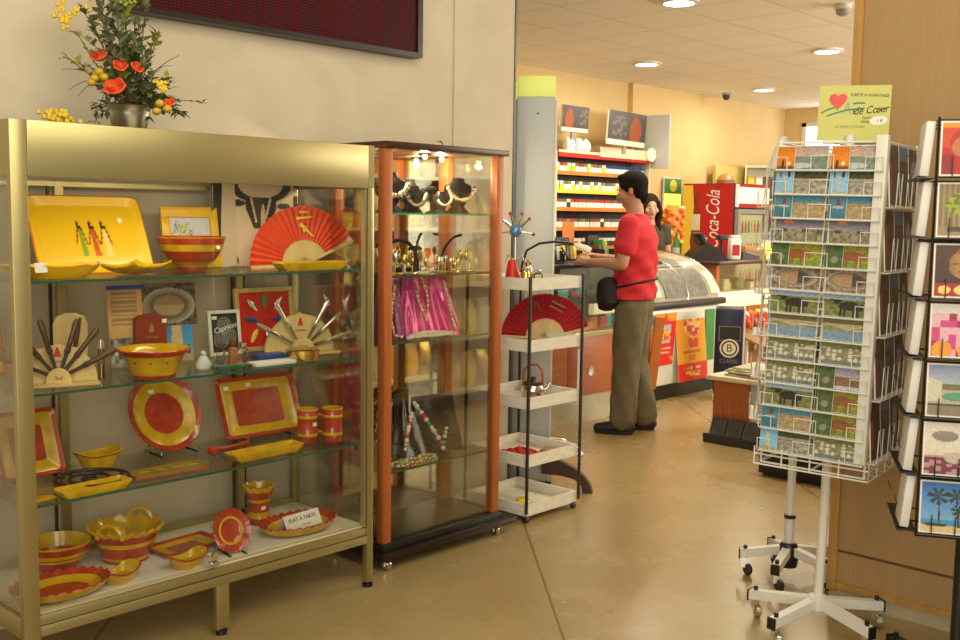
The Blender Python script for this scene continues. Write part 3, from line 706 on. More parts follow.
t = thing('grey_figurine', 'small grey stone figurine at the foot of the tower postcard', 'figurine', (1.955, 3.16, z)); obj('body', rings(NB(), [(.028, .022, 0, 0), (.03, .022, .015, 0), (.018, .016, .035, 0), (.01, .01, .045, 0)], 24), 'grey_panel', t); obj('head', ball(NB(), (0, 0, .052), .011), 'grey_panel', t)

# ---- third shelf
z = SH[2]
dish('square_plate', 'square red and yellow plate leaning at the left end of the third shelf', (1.43, 3.34, z+.006), (R(-19), 0, R(4)), .215, .225, .02, 18, (RED, YEL, RED), 'plate', up=True, fr=(.98, .88, .52)); easel((1.43, 3.34, z), R(4), label='clear plastic stand propping up the square plate at left')
t = thing('boat_dish', 'little yellow flared dish with red line, left on the third shelf', 'dish', (1.645, 3.33, z), R(6))
obj('dish_body', rings(NB(), [(.045, .03, 0, 1), (.05, .034, .01, 1), (.062, .044, .04, 1), (.074, .05, .056, 1, (2, .04, .006)), (.078, .052, .062, 0, (2, .04, .006)), (.073, .048, .064, 1, (2, .04, .006)), (.05, .034, .03, 1), (.01, .01, .016, 1)], 48, 3.5), RY, t)
t = thing('trivet', 'black wrought iron spiral trivet lying on the third shelf', 'trivet', (1.555, 3.19, z), R(10))
bm = NB(); tube(bm, [(math.cos(2*PI*i/48)*.115, math.sin(2*PI*i/48)*.115, .012) for i in range(48)], .006, 8, cyc=True)
tube(bm, [(math.cos(i*.28)*(.012+.0019*i), math.sin(i*.28)*(.012+.0019*i), .012) for i in range(44)], .0055, 8)
for a in (0, 1, 2, 3): tube(bm, [(math.cos(a*PI/2+.6)*q, math.sin(a*PI/2+.6)*q, .012) for q in (.09, .115)], .0055, 6); tube(bm, [(math.cos(a*PI/2)*.115, math.sin(a*PI/2)*.115, .012), (math.cos(a*PI/2)*.115, math.sin(a*PI/2)*.115, 0)], .006, 8)
obj('iron_coil', bm, 'iron', t)
dish('rectangular_dish', 'narrow yellow dish with a red stripe before the iron trivet', (1.497, 3.065, z), R(3), .235, .07, .024, 14, (YEL, YEL, RED), fr=(1, .9, .35))
tag(obj('yellow_tile', BX(-.05, .05, -.03, .03, 0, .007, bev=.002), 'yellow_glaze', None, loc=(1.33, 3.09, z), rot=(0, 0, R(20))), 'small flat yellow tile at the left front of the third shelf', 'tile')
t = dish('round_plate', 'round red and yellow plate leaning on a clear stand on the third shelf', (1.955, 3.365, z+.006), (R(-27), 0, R(-2)), .285, .30, .02, 2, (RED, YEL, RED), 'plate', up=True, ruf=(36, .008, 0), n=108, fr=(.96, .85, .52)); sticker(t, (-.035, -.006, .235), (0, 0, 0), .02, .014)
easel((1.955, 3.365, z), R(-2), label='clear plastic stand propping up the round plate')
t = thing('spoon_tile', 'flat green tile tray with yellow motifs on the third shelf', 'tray', (1.80, 3.135, z), R(-3))
bm = NB(); rings(bm, [(.135, .04, 0, 0), (.14, .045, .012, 0), (.142, .046, .014, 0), (.132, .038, .014, 1), (.01, .005, .0135, 1)], 48, 8); obj('tray_body', bm, ['terracotta', 'olive_glaze'], t)
for i in range(4): obj('painted_motif', rings(NB(), [(.018, .014, .014, 0), (.016, .012, .0152, 0)], 16, 3), 'yellow_glaze', t, loc=(-.09+.06*i, 0, 0))
t = dish('rectangular_plate', 'large rectangular red and yellow plate leaning at the back of the third shelf', (2.36, 3.37, z+.006), (R(-23), 0, R(-3)), .36, .245, .02, 20, (RED, YEL, RED), 'plate', up=True, fr=(.97, .87, .58), ruf=(44, .006, 0), n=132); sticker(t, (-.03, -.004, .21), w=.022, h=.016); sticker(t, (-.13, -.004, .205), w=.022, h=.016)
easel((2.36, 3.37, z), R(-3), .1, label='clear plastic stand propping up the rectangular plate')
dish('rectangular_dish', 'long yellow dish with a red floor lying before the rectangular plate', (2.175, 3.11, z), R(2), .31, .08, .026, 14, (YEL, YEL, RED), fr=(1, .92, .6))
t = thing('spoon_rest', 'red glazed spoon lying before the leaning rectangular plate', 'spoon', (2.10, 3.235, z), R(10))
obj('spoon_body', rings(NB(), [(.014, .012, -.09, 0), (.02, .012, -.07, 0), (.009, .009, -.03, 0), (.007, .007, .06, 0), (.010, .009, .10, 0)], 20, M=Tr(0, 0, .021) @ Ry(PI/2)), 'red_glaze', t)
def mug(loc, rz, label):
    t = thing('mug', label, 'mug', loc, rz, 'red and yellow mugs')
    obj('mug_body', rings(NB(), [(.037, .037, 0, 0), (.04, .04, .004, 0), (.04, .04, .026, 0), (.041, .041, .028, 1), (.041, .041, .038, 1), (.04, .04, .04, 0), (.04, .04, .096, 0), (.041, .041, .098, 1), (.041, .041, .107, 1), (.04, .04, .109, 0), (.042, .042, .128, 0), (.0415, .0415, .132, 1), (.037, .037, .132, 1), (.036, .036, .01, 1)], 40), RY, t)
    obj('handle', tube(NB(), [(.038, 0, .1), (.06, 0, .105), (.068, 0, .07), (.058, 0, .035), (.038, 0, .035)], .006, 8), 'yellow_glaze', t); return t
m1 = mug((2.425, 3.185, z), R(60), 'red and yellow banded mug, left of the pair on the third shelf'); sticker(m1, (.0, -.0425, .075), (0, 0, 0), .018, .014); m1.children[-1].rotation_euler = (0, 0, R(-60)); m1.children[-1].location = (-.038, -.022, .075)
mug((2.51, 3.14, z), R(130), 'red and yellow banded mug, right of the pair on the third shelf')

# ---- deck of the gilt cabinet
z = DK+.0012
striped_bowl('salad_bowl', 'red and yellow bowl at the left back of the cabinet deck', (1.50, 3.34, z), [(.05, .05, 0, 0), (.054, .054, .012, 0), (.078, .078, .032, 0), (.095, .095, .062, 0), (.097, .097, .066, 1), (.102, .102, .076, 1), (.103, .103, .078, 0), (.108, .108, .098, 0), (.109, .109, .102, 1), (.106, .106, .104, 1), (.09, .09, .05, 1), (.04, .04, .018, 1), (.01, .01, .015, 1)])
t = striped_bowl('handled_basket', 'yellow and red ruffled bowl with two twisted handles on the cabinet deck', (1.725, 3.30, z), [(.078, .078, 0, 0), (.08, .08, .01, 0), (.082, .082, .02, 1), (.084, .084, .024, 0), (.098, .098, .06, 0), (.10, .10, .064, 1), (.104, .104, .076, 1), (.106, .106, .079, 0), (.118, .118, .103, 0, (20, .02, .003)), (.127, .127, .116, 1, (20, .03, .005)), (.122, .122, .12, 1, (20, .03, .005)), (.10, .10, .09, 1), (.07, .07, .02, 1), (.01, .01, .016, 1)], n=120)
for s in (-1, 1):
    obj('handle', tube(NB(), [(s*.112, .045*math.cos(PI*i/14), .098+.05*math.sin(PI*i/14)) for i in range(15)], [.008+.0022*(i % 2) for i in range(15)], 8), 'yellow_glaze', t, rot=(0, 0, R(35)))
t = dish('tart_plate', 'round ruffled red and yellow tart plate at the front left of the deck', (1.41, 3.12, z), 0, .31, .225, .04, 2, (RED, YEL, RED), 'plate', ruf=(24, .018, .004), n=120, fr=(.90, .80, .55), out=YEL)
def scoop(loc, rz, label, group):
    t = thing('scoop_dish', label, 'dish', loc, rz, group)
    obj('dish_body', rings(NB(), [(.042, .03, 0, 1), (.05, .036, .01, 1), (.064, .046, .036, 1, (2, .10, .007)), (.069, .049, .041, 0, (2, .12, .009)), (.064, .044, .043, 0, (2, .12, .009)), (.044, .03, .018, 1), (.01, .01, .012, 1)], 48, 3), RY, t); return t
scoop((1.60, 3.10, z), R(25), 'small yellow scoop shaped dish with red rim, left of two on the deck', 'scoop dishes'); scoop((1.83, 3.075, z), R(10), 'small yellow scoop shaped dish with red rim, right of two on the deck', 'scoop dishes')
dish('rectangular_plate', 'flat red and yellow rectangular plate lying on the deck', (1.93, 3.255, z), R(4), .25, .15, .016, 18, (RED, YEL, RED), 'plate', fr=(.97, .86, .5))
t = dish('ruffled_plate', 'small ruffled red plate with yellow ring standing upright on the deck', (2.02, 3.085, z), (R(-16), 0, R(-8)), .145, .16, .018, 2, (RED, RED, RED), 'plate', up=True, ruf=(20, .025, 0), n=120, fr=(.9, .7, .42))
obj('yellow_ring', rings(NB(), [(.055, .060, 0, 0), (.055, .060, .004, 0), (.038, .042, .004, 0), (.038, .042, 0, 0)], 48, M=Tr(0, .002, .08) @ Rx(PI/2), cap0=False, cap1=False), 'yellow_glaze', t); easel((2.02, 3.085, z), R(-8), .03, label='clear plastic stand propping up the ruffled small plate')
t = thing('vase', 'flared red and yellow banded vase standing on the deck', 'vase', (2.295, 3.325, z))
obj('vase_body', rings(NB(), [(.04, .04, 0, 0), (.044, .044, .006, 0), (.043, .043, .026, 0), (.042, .042, .028, 1), (.04, .04, .05, 1), (.04, .04, .053, 0), (.041, .041, .088, 0), (.043, .043, .09, 1), (.046, .046, .102, 1), (.047, .047, .104, 0), (.055, .055, .132, 0, (10, .04, .003)), (.06, .06, .15, 1, (10, .05, .004)), (.055, .055, .152, 1, (10, .05, .004)), (.042, .042, .11, 1), (.036, .036, .02, 1)], 80), RY, t); sticker(t, (-.01, -.044, .07), w=.02, h=.014)
dish('tart_plate', 'oval ruffled red and yellow tart plate holding a white sign', (2.345, 3.14, z), R(0), .33, .22, .04, 2, (RED, YEL, RED), 'plate', ruf=(28, .016, .004), n=140, fr=(.88, .78, .5), out=YEL)
t = thing('table_sign', 'white folded card sign standing in the oval tart plate', 'sign', (2.345, 3.095, z+.02), R(5))
bm = NB(); prism(bm, [(-.088, 0), (.088, 0), (.088, .062), (-.088, .062)], -.0006, .0006, M=Rx(R(-28))); prism(bm, [(-.088, 0), (.088, 0), (.088, .062), (-.088, .062)], -.0006, .0006, M=Tr(0, .058, 0) @ Rx(R(28)))
obj('card', bm, 'white_paper', t, smooth=False)
text('PLAT A TARTE', .021, 'print_black', t, (0, .0175, .035), (PI/2-R(28), 0, 0)); text('Terre cuite', .010, 'grey_edge', t, (.01, .0065, .014), (PI/2-R(28), 0, 0))

# ---- flowers on top of the gilt cabinet
fl = thing('flower_arrangement', 'wild bouquet of red and yellow flowers in a metal bucket on the gold cabinet', 'flowers', (1.74, 3.245, ZT))
fl.scale = (1, 1, .86)
obj('bucket', rings(NB(), [(.05, .05, 0, 0), (.053, .053, .004, 0), (.066, .066, .075, 0), (.07, .07, .102, 0), (.073, .073, .105, 0), (.07, .07, .108, 0), (.062, .062, .098, 0), (.05, .05, .07, 0)], 40), 'bucket', fl)
def leaf(bm, p, d, L, w, mi=0, fold=.3):
    d = Vector(d).normalized(); s = d.cross(Vector((random.uniform(-.4, .4), random.uniform(-.4, .4), 1))).normalized(); nn = s.cross(d)
    p = Vector(p); v = [p, p+d*L*.45+s*w+nn*w*fold, p+d*L*.95-nn*L*.12, p+d*L*.45-s*w+nn*w*fold, p+d*L*.5]
    V = [bm.verts.new(q) for q in v]
    for a in ((0, 1, 4), (1, 2, 4), (2, 3, 4), (3, 0, 4)): bm.faces.new([V[i] for i in a]).material_index = mi
random.seed(11)
IR = Vector((.685, -.729, 0))     # direction along the cabinet's diagonal, as the bouquet spreads
st = NB(); fo = NB()
def branch(end, start=(0, 0, .085), bow=.05, nl=14, L=.04, w=.009, mi=0, r=.0025):
    a, b = Vector(start), Vector(end); m = (a+b)/2+Vector((random.uniform(-bow, bow), random.uniform(-bow, bow), bow))
    pts = [(a*(1-q)**2+m*2*q*(1-q)+b*q*q) for q in [i/10 for i in range(11)]]; tube(st, pts, [r*(1-.06*i) for i in range(11)], 5)
    for i in range(nl):
        q = random.uniform(.25, 1); k = q*10; i0 = min(9, int(k)); p = pts[i0].lerp(pts[i0+1], k-i0)
        d = (pts[i0+1]-pts[i0]).normalized()*.8+Vector((random.uniform(-1, 1), random.uniform(-1, 1), random.uniform(-.5, .8)))
        leaf(fo, p, d, L*random.uniform(.6, 1.2), w*random.uniform(.7, 1.2), mi)
    return pts[-1]
for k in range(52): # upright mass above the bucket, leaning left
    h = random.uniform(.06, .50); c = -.03-.03*(h/.5); e = IR*(c+random.gauss(0, .055))+Vector((random.gauss(0, .03), random.gauss(0, .03), .12+h)); branch(e, nl=15, mi=random.choice((0, 1, 1, 1, 2)), L=.048, w=.013)
for k in range(22): e = IR*random.uniform(.04, .19)+Vector((0, 0, random.uniform(.06, .22))); branch(e, nl=14, mi=random.choice((0, 0, 1, 2)), L=.036, w=.010)
for k in range(14): e = IR*random.uniform(-.13, -.03)+Vector((0, 0, random.uniform(.03, .18))); branch(e, nl=10, mi=1)
branch(IR*.26+Vector((0, 0, .12)), nl=16, L=.04, mi=0)
obj('stems', st, 'twig', fl); obj('foliage', fo, ['leaf', 'leaf_grey', 'leaf_yellow'], fl, smooth=False)['kind'] = 'stuff'
bm = NB()
for e, b in ((-.22, .18), (-.20, .10), (-.17, .08), (.14, .20), (.17, .24), (-.10, .04), (.06, -.0)):
    pts = [IR*(e*q)+Vector((0, 0, .12+.28*q-(.34-b)*q*q)) for q in [i/12 for i in range(13)]]; tube(bm, pts, [.003*(1-.06*i) for i in range(13)], 5)
obj('grass_blades', bm, 'twig', fl)
def rose(p, r, m, tilt):
    bm = NB(); rings(bm, [(r*.2, r*.2, -r*.6, 0), (r*.7, r*.7, -r*.25, 0), (r, r, r*.25, 0, (5, .08, .1*r)), (r*.82, r*.82, r*.3, 0, (5, .08, .1*r)), (r*.6, r*.6, -r*.05, 0), (r*.5, r*.5, r*.3, 0, (4, .1, .05*r)), (r*.3, r*.3, r*.05, 0), (r*.15, r*.15, r*.3, 0)], 30)
    obj('flower', bm, m, fl, loc=p, rot=tilt)
def at(u, zz, dv=-.05): v = IR*u+Vector((-.73, -.68, 0))*(-dv if dv < 0 else dv)*1.0; return (v.x, v.y, zz)
rose(at(-.02, .165, .07), .038, 'petal_red', (R(60), 0, R(-50))); rose(at(-.075, .285, .05), .03, 'petal_red', (R(55), 0, R(-60))); rose(at(-.01, .25, .05), .024, 'petal_red', (R(70), 0, R(-20))); rose(at(.04, .245, .04), .024, 'petal_red', (R(60), 0, R(10))); rose(at(.15, .115, .05), .018, 'petal_red', (R(60), 0, R(-40)))
for u, zz in ((-.09, .20), (-.06, .205), (-.075, .225), (-.10, .185), (.12, .11), (.145, .09), (.11, .08)): obj('berry_ball', ball(NB(), (0, 0, 0), .015), 'berry', fl, loc=at(u, zz, .06))
def spray(pts, m):
    bm = NB()
    for i, (u, zz) in enumerate(pts):
        for k in range(7): ball(bm, Vector(at(u+random.gauss(0, .008), zz+random.gauss(0, .008), .03)), random.uniform(.005, .009), u=6, v=4)
    obj('blossom_spray', bm, m, fl)
spray([(-.22, .44), (-.205, .47), (-.185, .50), (-.165, .52), (-.14, .525), (-.12, .51)], 'petal_yellow'); spray([(.02, .50), (.04, .51), (.0, .49)], 'leaf_yellow'); spray([(.13, .17), (.12, .18), (.11, .19)], 'petal_yellow'); spray([(-.20, .40), (-.19, .42), (-.175, .44), (-.155, .455), (-.13, .46)], 'petal_yellow')
t = thing('yellow_blossom', 'yellow blossoms peeking over the gold cabinet edge left of the bouquet', 'flower', (1.44, 3.12, ZT)); bm = NB()
for k in range(40): ball(bm, (random.gauss(0, .022), random.gauss(0, .022), abs(random.gauss(.02, .012))+.004), .008, u=6, v=4)
obj('petals', bm, 'petal_yellow', t)

# ------------------------------------------------------------------ orange wood glass cabinet
c2 = thing('jewellery_cabinet', 'tall glass cabinet with orange wood posts, jewellery and a mirrored back', 'cabinet', (3.1, 3.28, 0))
A0, A1, B0, B1 = 2.745, 3.445, 3.104, 3.455
for (x, y) in ((A0, B0), (A1-.042, B0), (A0, B1-.042), (A1-.042, B1-.042)): obj('post', BX(x, x+.042, y, y+.042, .105, 1.715, bev=.003), 'cherry_wood', c2, world=True)
obj('roof_panel', BX(A0-.005, A1+.02, B0-.015, B1+.01, 1.715, 1.741, bev=.003), 'roof_wood', c2, world=True)
obj('base_plinth', BX(A0-.01, A1+.01, B0-.012, B1+.006, .075, .108, bev=.003), 'black', c2, world=True)
obj('base_board', BX(A0-.03, A1+.09, B0-.035, B1+.01, .045, .075, bev=.003), 'base_wood', c2, world=True)
obj('mirror_back', BX(A0+.042, A1-.042, B1-.012, B1-.006, .108, 1.715), 'mirror', c2, world=True, smooth=False)
for a in ((A0+.042, A1-.042, B0+.012, B0+.017), (A0+.012, A0+.017, B0+.042, B1-.042), (A1-.017, A1-.012, B0+.042, B1-.042)): obj('glass_panel', BX(*a, .108, 1.715), 'glass', c2, world=True, smooth=False)
S2 = (1.460, 1.203, .930, .395)
for z in S2:
    obj('glass_shelf', BX(A0+.03, A1-.03, B0+.03, B1-.016, z-.007, z), 'shelf_glass', c2, world=True, smooth=False)
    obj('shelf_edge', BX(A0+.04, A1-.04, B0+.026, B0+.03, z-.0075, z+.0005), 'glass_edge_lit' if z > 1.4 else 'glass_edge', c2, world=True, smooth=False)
for x, y in ((A0+.01, B0), (A1-.02, B0+.01), (A0+.01, B1-.03), (A1-.02, B1-.03)):
    k = obj('caster', BX(x-.018, x+.018, y-.018, y+.018, .035, .045), 'steel', c2, world=True)
    bm = NB(); rings(bm, [(.019, .019, -.012, 0), (.021, .021, -.008, 0), (.021, .021, .008, 0), (.019, .019, .012, 0)], 20, M=Tr(x-3.1, y-.01-3.28, .0215) @ Ry(PI/2)); obj('wheel', bm, 'steel', k)
    bm = NB(); box(bm, x-.016, x+.016, y-.012, y-.004, .018, .037); bmesh.ops.translate(bm, verts=bm.verts, vec=(-3.1, -3.28, 0)); obj('fork', bm, 'chrome', k)
for x, y in ((2.86, 3.25), (3.10, 3.25), (3.31, 3.36)):
    k = obj('spot_lamp', rings(NB(), [(.026, .026, 0, 0), (.03, .03, -.008, 0), (.022, .022, -.010, 0)], 24, M=Tr(x-3.1, y-3.28, 1.715)), 'chrome', c2)
    obj('bulb', ball(NB(), (x-3.1, y-3.28, 1.701), .010, u=10, v=6), 'spot_lamp', k)
obj('top_ring', tube(NB(), [(3.10+.02*math.cos(i*PI/8)-3.1, 3.16-3.28, 1.741+.022*math.sin(i*PI/8)) for i in range(9)], .003, 6), 'gold', c2)
sc = thing('hanging_scarf', 'crimson gauze scarf hanging inside the left side of the jewellery cabinet', 'scarf', (2.785, 3.345, .40))
bm = NB(); n = 26; L = [[], []]
for s in (0, 1):
    for i in range(n+1):
        row = []
        for j in range(13):
            q = j/12; w = .055+.035*(1-q); yy = (i/n*2-1)*w
            row.append(bm.verts.new((.012*math.sin(i*1.35+j*.25)*(1.1-q*.5)+s*.003, yy+.004*math.sin(j), q*.52)))
        L[s].append(row)
for s in (0, 1):
    for i in range(n):
        for j in range(12): bm.faces.new((L[s][i][j], L[s][i+1][j], L[s][i+1][j+1], L[s][i][j+1]))
for i in range(n):
    for j in (0, 12): bm.faces.new((L[0][i][j], L[0][i+1][j], L[1][i+1][j], L[1][i][j]))
for i in (0, n):
    for j in range(12): bm.faces.new((L[0][i][j], L[0][i][j+1], L[1][i][j+1], L[1][i][j]))
obj('scarf_cloth', bm, 'pink_gauze', sc)
# busts, stands, necklaces
def necklace(name, label, loc, rz, rx, rz_, tilt, bead, mats, group=None, n=26, span=(200, 340), cat='necklace'):
    t = thing(name, label, cat, loc, (tilt, 0, rz), group)
    for k, m in enumerate(mats):
        bm = NB()
        for i in range(n):
            if i % len(mats) != k: continue
            a = R(span[0]+(span[1]-span[0])*i/(n-1)); rr = bead*(1+.35*hsh(i, k)); ball(bm, (math.cos(a)*rx, -.002, math.sin(a)*rz_), rr, u=8, v=6)
        o = obj('beads', bm, m, t); o['kind'] = 'stuff'
    return t
def bust(loc, rz, s, label):
    t = thing('necklace_bust', label, 'stand', loc, rz, 'black necklace stands')
    obj('bust_body', rings(NB(), [(.055*s, .045*s, 0, 0), (.05*s, .04*s, .01*s, 0), (.03*s, .025*s, .03*s, 0), (.045*s, .03*s, .06*s, 0), (.066*s, .034*s, .10*s, 0), (.062*s, .03*s, .125*s, 0), (.032*s, .024*s, .14*s, 0), (.028*s, .022*s, .158*s, 0)], 32), 'black_velvet', t)
z = S2[0]
bust((3.34, 3.285, z), R(-30), 1.0, 'black necklace bust on the right of the jewellery cabinet top shelf'); necklace('necklace', 'thick pale pearl necklace on the right hand black bust', (3.34, 3.265, z+.14), R(-30), .066, .085, R(-18), .0085, ['pearl', 'silver'])
bust((2.90, 3.25, z), R(-40), 1.05, 'black necklace bust at the left end of the jewellery cabinet top shelf'); necklace('necklace', 'chunky silver necklace on the left hand black bust', (2.905, 3.225, z+.14), R(-40), .06, .075, R(-16), .010, ['silver', 'pearl'])
bust((3.02, 3.23, z), R(-40), .72, 'smaller black necklace bust, second from the left on the top shelf'); necklace('necklace', 'silver drop necklace on the smaller black bust', (3.02, 3.212, z+.095), R(-40), .042, .065, R(-16), .009, ['silver'])
def tbar(loc, rz, h, label, grp='T shaped jewellery stands'):
    t = thing('earring_stand', label, 'stand', loc, rz, grp)
    obj('stem', rings(NB(), [(.025, .02, 0, 0), (.025, .02, .006, 0), (.005, .005, .01, 0), (.005, .005, h-.018, 0)], 20), 'black_velvet', t)
    obj('crossbar', rings(NB(), [(.03, .01, h-.02, 0), (.032, .012, h-.014, 0), (.022, .01, h-.003, 0), (.008, .006, h, 0)], 20), 'black_velvet', t)
    for s in (-1, 1): obj('earring', tube(NB(), [(s*.024, -.012, h-.02), (s*.024, -.012, h-.05), (s*.024, -.012, h-.06)], [.002, .007, .002], 8), 'silver', t)
tbar((3.14, 3.25, z), R(-35), .115, 'mushroom topped earring stand between the busts on the top shelf')
bust((3.235, 3.285, z), R(-35), .6, 'smallest black necklace bust in the middle of the top shelf'); necklace('necklace', 'round white bead necklace on the smallest black bust', (3.233, 3.262, z+.07), R(-35), .032, .035, R(-12), .006, ['bead_white'], n=20, span=(150, 390))
z = S2[1]
tbar((3.00, 3.20, z), R(-35), .12, 'mushroom topped earring stand in front on the second jewellery shelf'); tbar((2.87, 3.27, z), R(-35), .13, 'mushroom topped earring stand at the left end of the second jewellery shelf')
random.seed(5)
for i in range(24):
    x = 2.845+.0245*i; y = 3.20+.05*((i*7) % 4)/1.5; h = random.uniform(.05, .11); m = ('silver', 'gold', 'pearl')[i % 3]
    t = thing('ring_stand', 'small glittering ornament, %s along the second jewellery shelf' % ('first second third fourth fifth sixth seventh eighth ninth tenth eleventh twelfth thirteenth fourteenth fifteenth sixteenth seventeenth eighteenth nineteenth twentieth twenty-first twenty-second twenty-third twenty-fourth'.split()[i]+' from the left'), 'ornament', (x, y, z), R(i*40), 'glittering ornaments on the second jewellery shelf')
    obj('foot', rings(NB(), [(.015, .015, 0, 0), (.015, .015, .004, 0), (.003, .003, .008, 0), (.003, .003, h*.6, 0)], 14), 'gold' if i % 2 else 'silver', t)
    obj('ornament_top', ball(NB(), (0, 0, h*.7), .015, sc=(1, .7, 1+h*6)), m, t)
for i in range(7):
    a = thing('bracelet', 'bracelet lying at the front of the second jewellery shelf, %s from the left' % ('first', 'second', 'third', 'fourth', 'fifth', 'sixth', 'seventh')[i], 'bracelet', (2.86+.085*i, 3.165+.008*(i % 3), z), 0, 'bracelets on the second jewellery shelf')
    obj('bracelet_ring', tube(NB(), [(.03*math.cos(k*PI/10), .02*math.sin(k*PI/10), .006) for k in range(20)], .006, 6, cyc=True), ('gold', 'silver', 'pearl', 'cork')[i % 4], a)
t = thing('hoop_stand', 'dark arched necklace hoop on the second jewellery shelf', 'stand', (3.03, 3.33, z), R(-30)); obj('hoop', tube(NB(), [(.085*math.cos(PI*i/16), 0, .02+.12*math.sin(PI*i/16)) for i in range(17)], .008, 8), 'black_velvet', t)
obj('foot_bar', BX(-.095, .095, -.02, .02, 0, .022, bev=.004), 'black_velvet', t)
t = thing('hoop_stand', 'tall curved dark hoop at the right end of the second jewellery shelf', 'stand', (3.36, 3.33, z), R(-30)); obj('hoop', tube(NB(), [(-.06+.10*(1-math.cos(PI/2*i/12)), 0, .01+.15*math.sin(PI/2*i/12)) for i in range(13)], .006, 8), 'black_velvet', t); obj('foot_bar', cyl(NB(), (-.055, 0, 0), .03, .012), 'black_velvet', t)
# draped cloth builder : a sheet over an inclined stand
def drape(name, label, loc, rz, w0, w1, h, d, m, folds=9, amp=.008, cat='cloth', board=None):
    t = thing(name, label, cat, loc, rz); bm = NB(); nx, nz = 60, 22; L = [[], []]
    for s in (0, 1):
        for i in range(nx+1):
            row = []
            for j in range(nz+1):
                q = j/nz; u = i/nx*2-1; w = w1+(w0-w1)*q; fo = amp*(1.15-q)*(math.sin(u*folds+.8*math.sin(q*5))+.5*math.sin(u*folds*2.3+2+q*3))
                row.append(bm.verts.new((u*w, -d*(1-q)**1.2+fo+s*.003+(.02*(1-q)*u*u), q*h+(.012*(1-abs(u)) if j == nz else 0)+(.001 if j == 0 else 0))))
            L[s].append(row)
    for s in (0, 1):
        for i in range(nx):
            for j in range(nz): bm.faces.new((L[s][i][j], L[s][i+1][j], L[s][i+1][j+1], L[s][i][j+1]))
    for i in range(nx):
        for j in (0, nz): bm.faces.new((L[0][i][j], L[0][i+1][j], L[1][i+1][j], L[1][i][j]))
    for i in (0, nx):
        for j in range(nz): bm.faces.new((L[0][i][j], L[0][i][j+1], L[1][i][j+1], L[1][i][j]))
    obj('drape', bm, m, t)
    obj('inner_board', BX(-w0*.85, w0*.85, .008, .016, 0, h*.96), board or 'dark_plastic', t); return t
z = S2[2]
drape('satin_drape', 'shiny pink satin cloth draped over a stand on the third jewellery shelf', (3.15, 3.30, z), R(-22), .10, .155, .255, .10, 'pink_satin', 8, .012)
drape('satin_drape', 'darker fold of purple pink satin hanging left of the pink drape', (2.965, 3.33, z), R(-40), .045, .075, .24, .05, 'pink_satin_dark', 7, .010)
def chain(name, label, pts, bead, mats, cat='necklace', group=None):
    loc = Vector(pts[0]); t = thing(name, label, cat, loc, 0, group); P_ = [Vector(p)-loc for p in pts]; seg = [(P_[i], P_[i+1]) for i in range(len(P_)-1)]
    B = {m: NB() for m in mats}; k = 0
    for a, b in seg:
        n = max(1, int((b-a).length/(bead*1.7)))
        for i in range(n): ball(B[mats[k % len(mats)]], a.lerp(b, i/n), bead*(.8+.5*hsh(k, 1)), u=8, v=5); k += 1
    for m in B: o = obj('beads', B[m], m, t); o['kind'] = 'stuff'
    return t
IRd = Vector((.80, -.60, 0))
def onp(u, zz, off=0): b = Vector((3.15, 3.30, z)); c, s_ = math.cos(R(-22)), math.sin(R(-22)); q = zz/.255; y = -.10*(1-q)**1.2-.016-off; return (b.x+c*u-s_*y, b.y+s_*u+c*y, z+zz)
chain('necklace', 'pearl strand hanging down the middle of the pink satin', [onp(-.02, .25), onp(-.005, .2), onp(-.0, .15), onp(-.012, .1), onp(-.02, .07), onp(-.03, .1), onp(-.045, .15), onp(-.05, .2)], .006, ['pearl', 'gold'])
chain('necklace', 'pearl strand along the right side of the pink satin', [onp(.085, .23), onp(.095, .17), onp(.10, .10), onp(.105, .04), onp(.12, .012)], .006, ['pearl', 'silver'])
chain('necklace', 'pearl strand along the dark purple fold at left', [(2.95, 3.27, z+.22), (2.915, 3.245, z+.15), (2.90, 3.235, z+.08), (2.90, 3.215, z+.02), (2.93, 3.19, z+.008)], .006, ['pearl', 'gold'])
chain('bracelet', 'heap of pale pearl bracelets along the front of the third jewellery shelf', [(2.93, 3.165, z+.009), (2.99, 3.16, z+.013), (3.06, 3.155, z+.010), (3.12, 3.15, z+.012), (3.19, 3.15, z+.009), (3.12, 3.162, z+.022), (3.02, 3.17, z+.024), (2.94, 3.18, z+.012)], .0085, ['pearl', 'bead_white'], 'bracelet')
z = S2[3]
drape('leather_display', 'brown black leather sheet draped over a stand, right on the bottom jewellery shelf', (3.235, 3.33, z), R(-24), .10, .125, .24, .10, 'black_leather', 3, .006, 'display')
drape('leather_display', 'narrow black leather tent, left on the bottom jewellery shelf', (3.04, 3.31, z), R(-62), .012, .085, .245, .05, 'black_leather', 3, .006, 'display')
chain('necklace', 'white and coral bead necklace hanging on the right leather display', [(3.13, 3.335, z+.22), (3.135, 3.28, z+.17), (3.155, 3.25, z+.12), (3.175, 3.225, z+.075), (3.185, 3.205, z+.03), (3.20, 3.21, z+.08), (3.225, 3.22, z+.13)], .0105, ['bead_white', 'pearl', 'silver', 'bead_white', 'bead_red', 'pearl', 'bead_green'])
chain('necklace', 'string of mixed beads hanging on the narrow leather tent', [(3.02, 3.235, z+.20), (2.985, 3.215, z+.15), (2.955, 3.195, z+.10), (2.93, 3.18, z+.05)], .009, ['bead_white', 'pearl', 'silver', 'bead_red'])
random.seed(9)
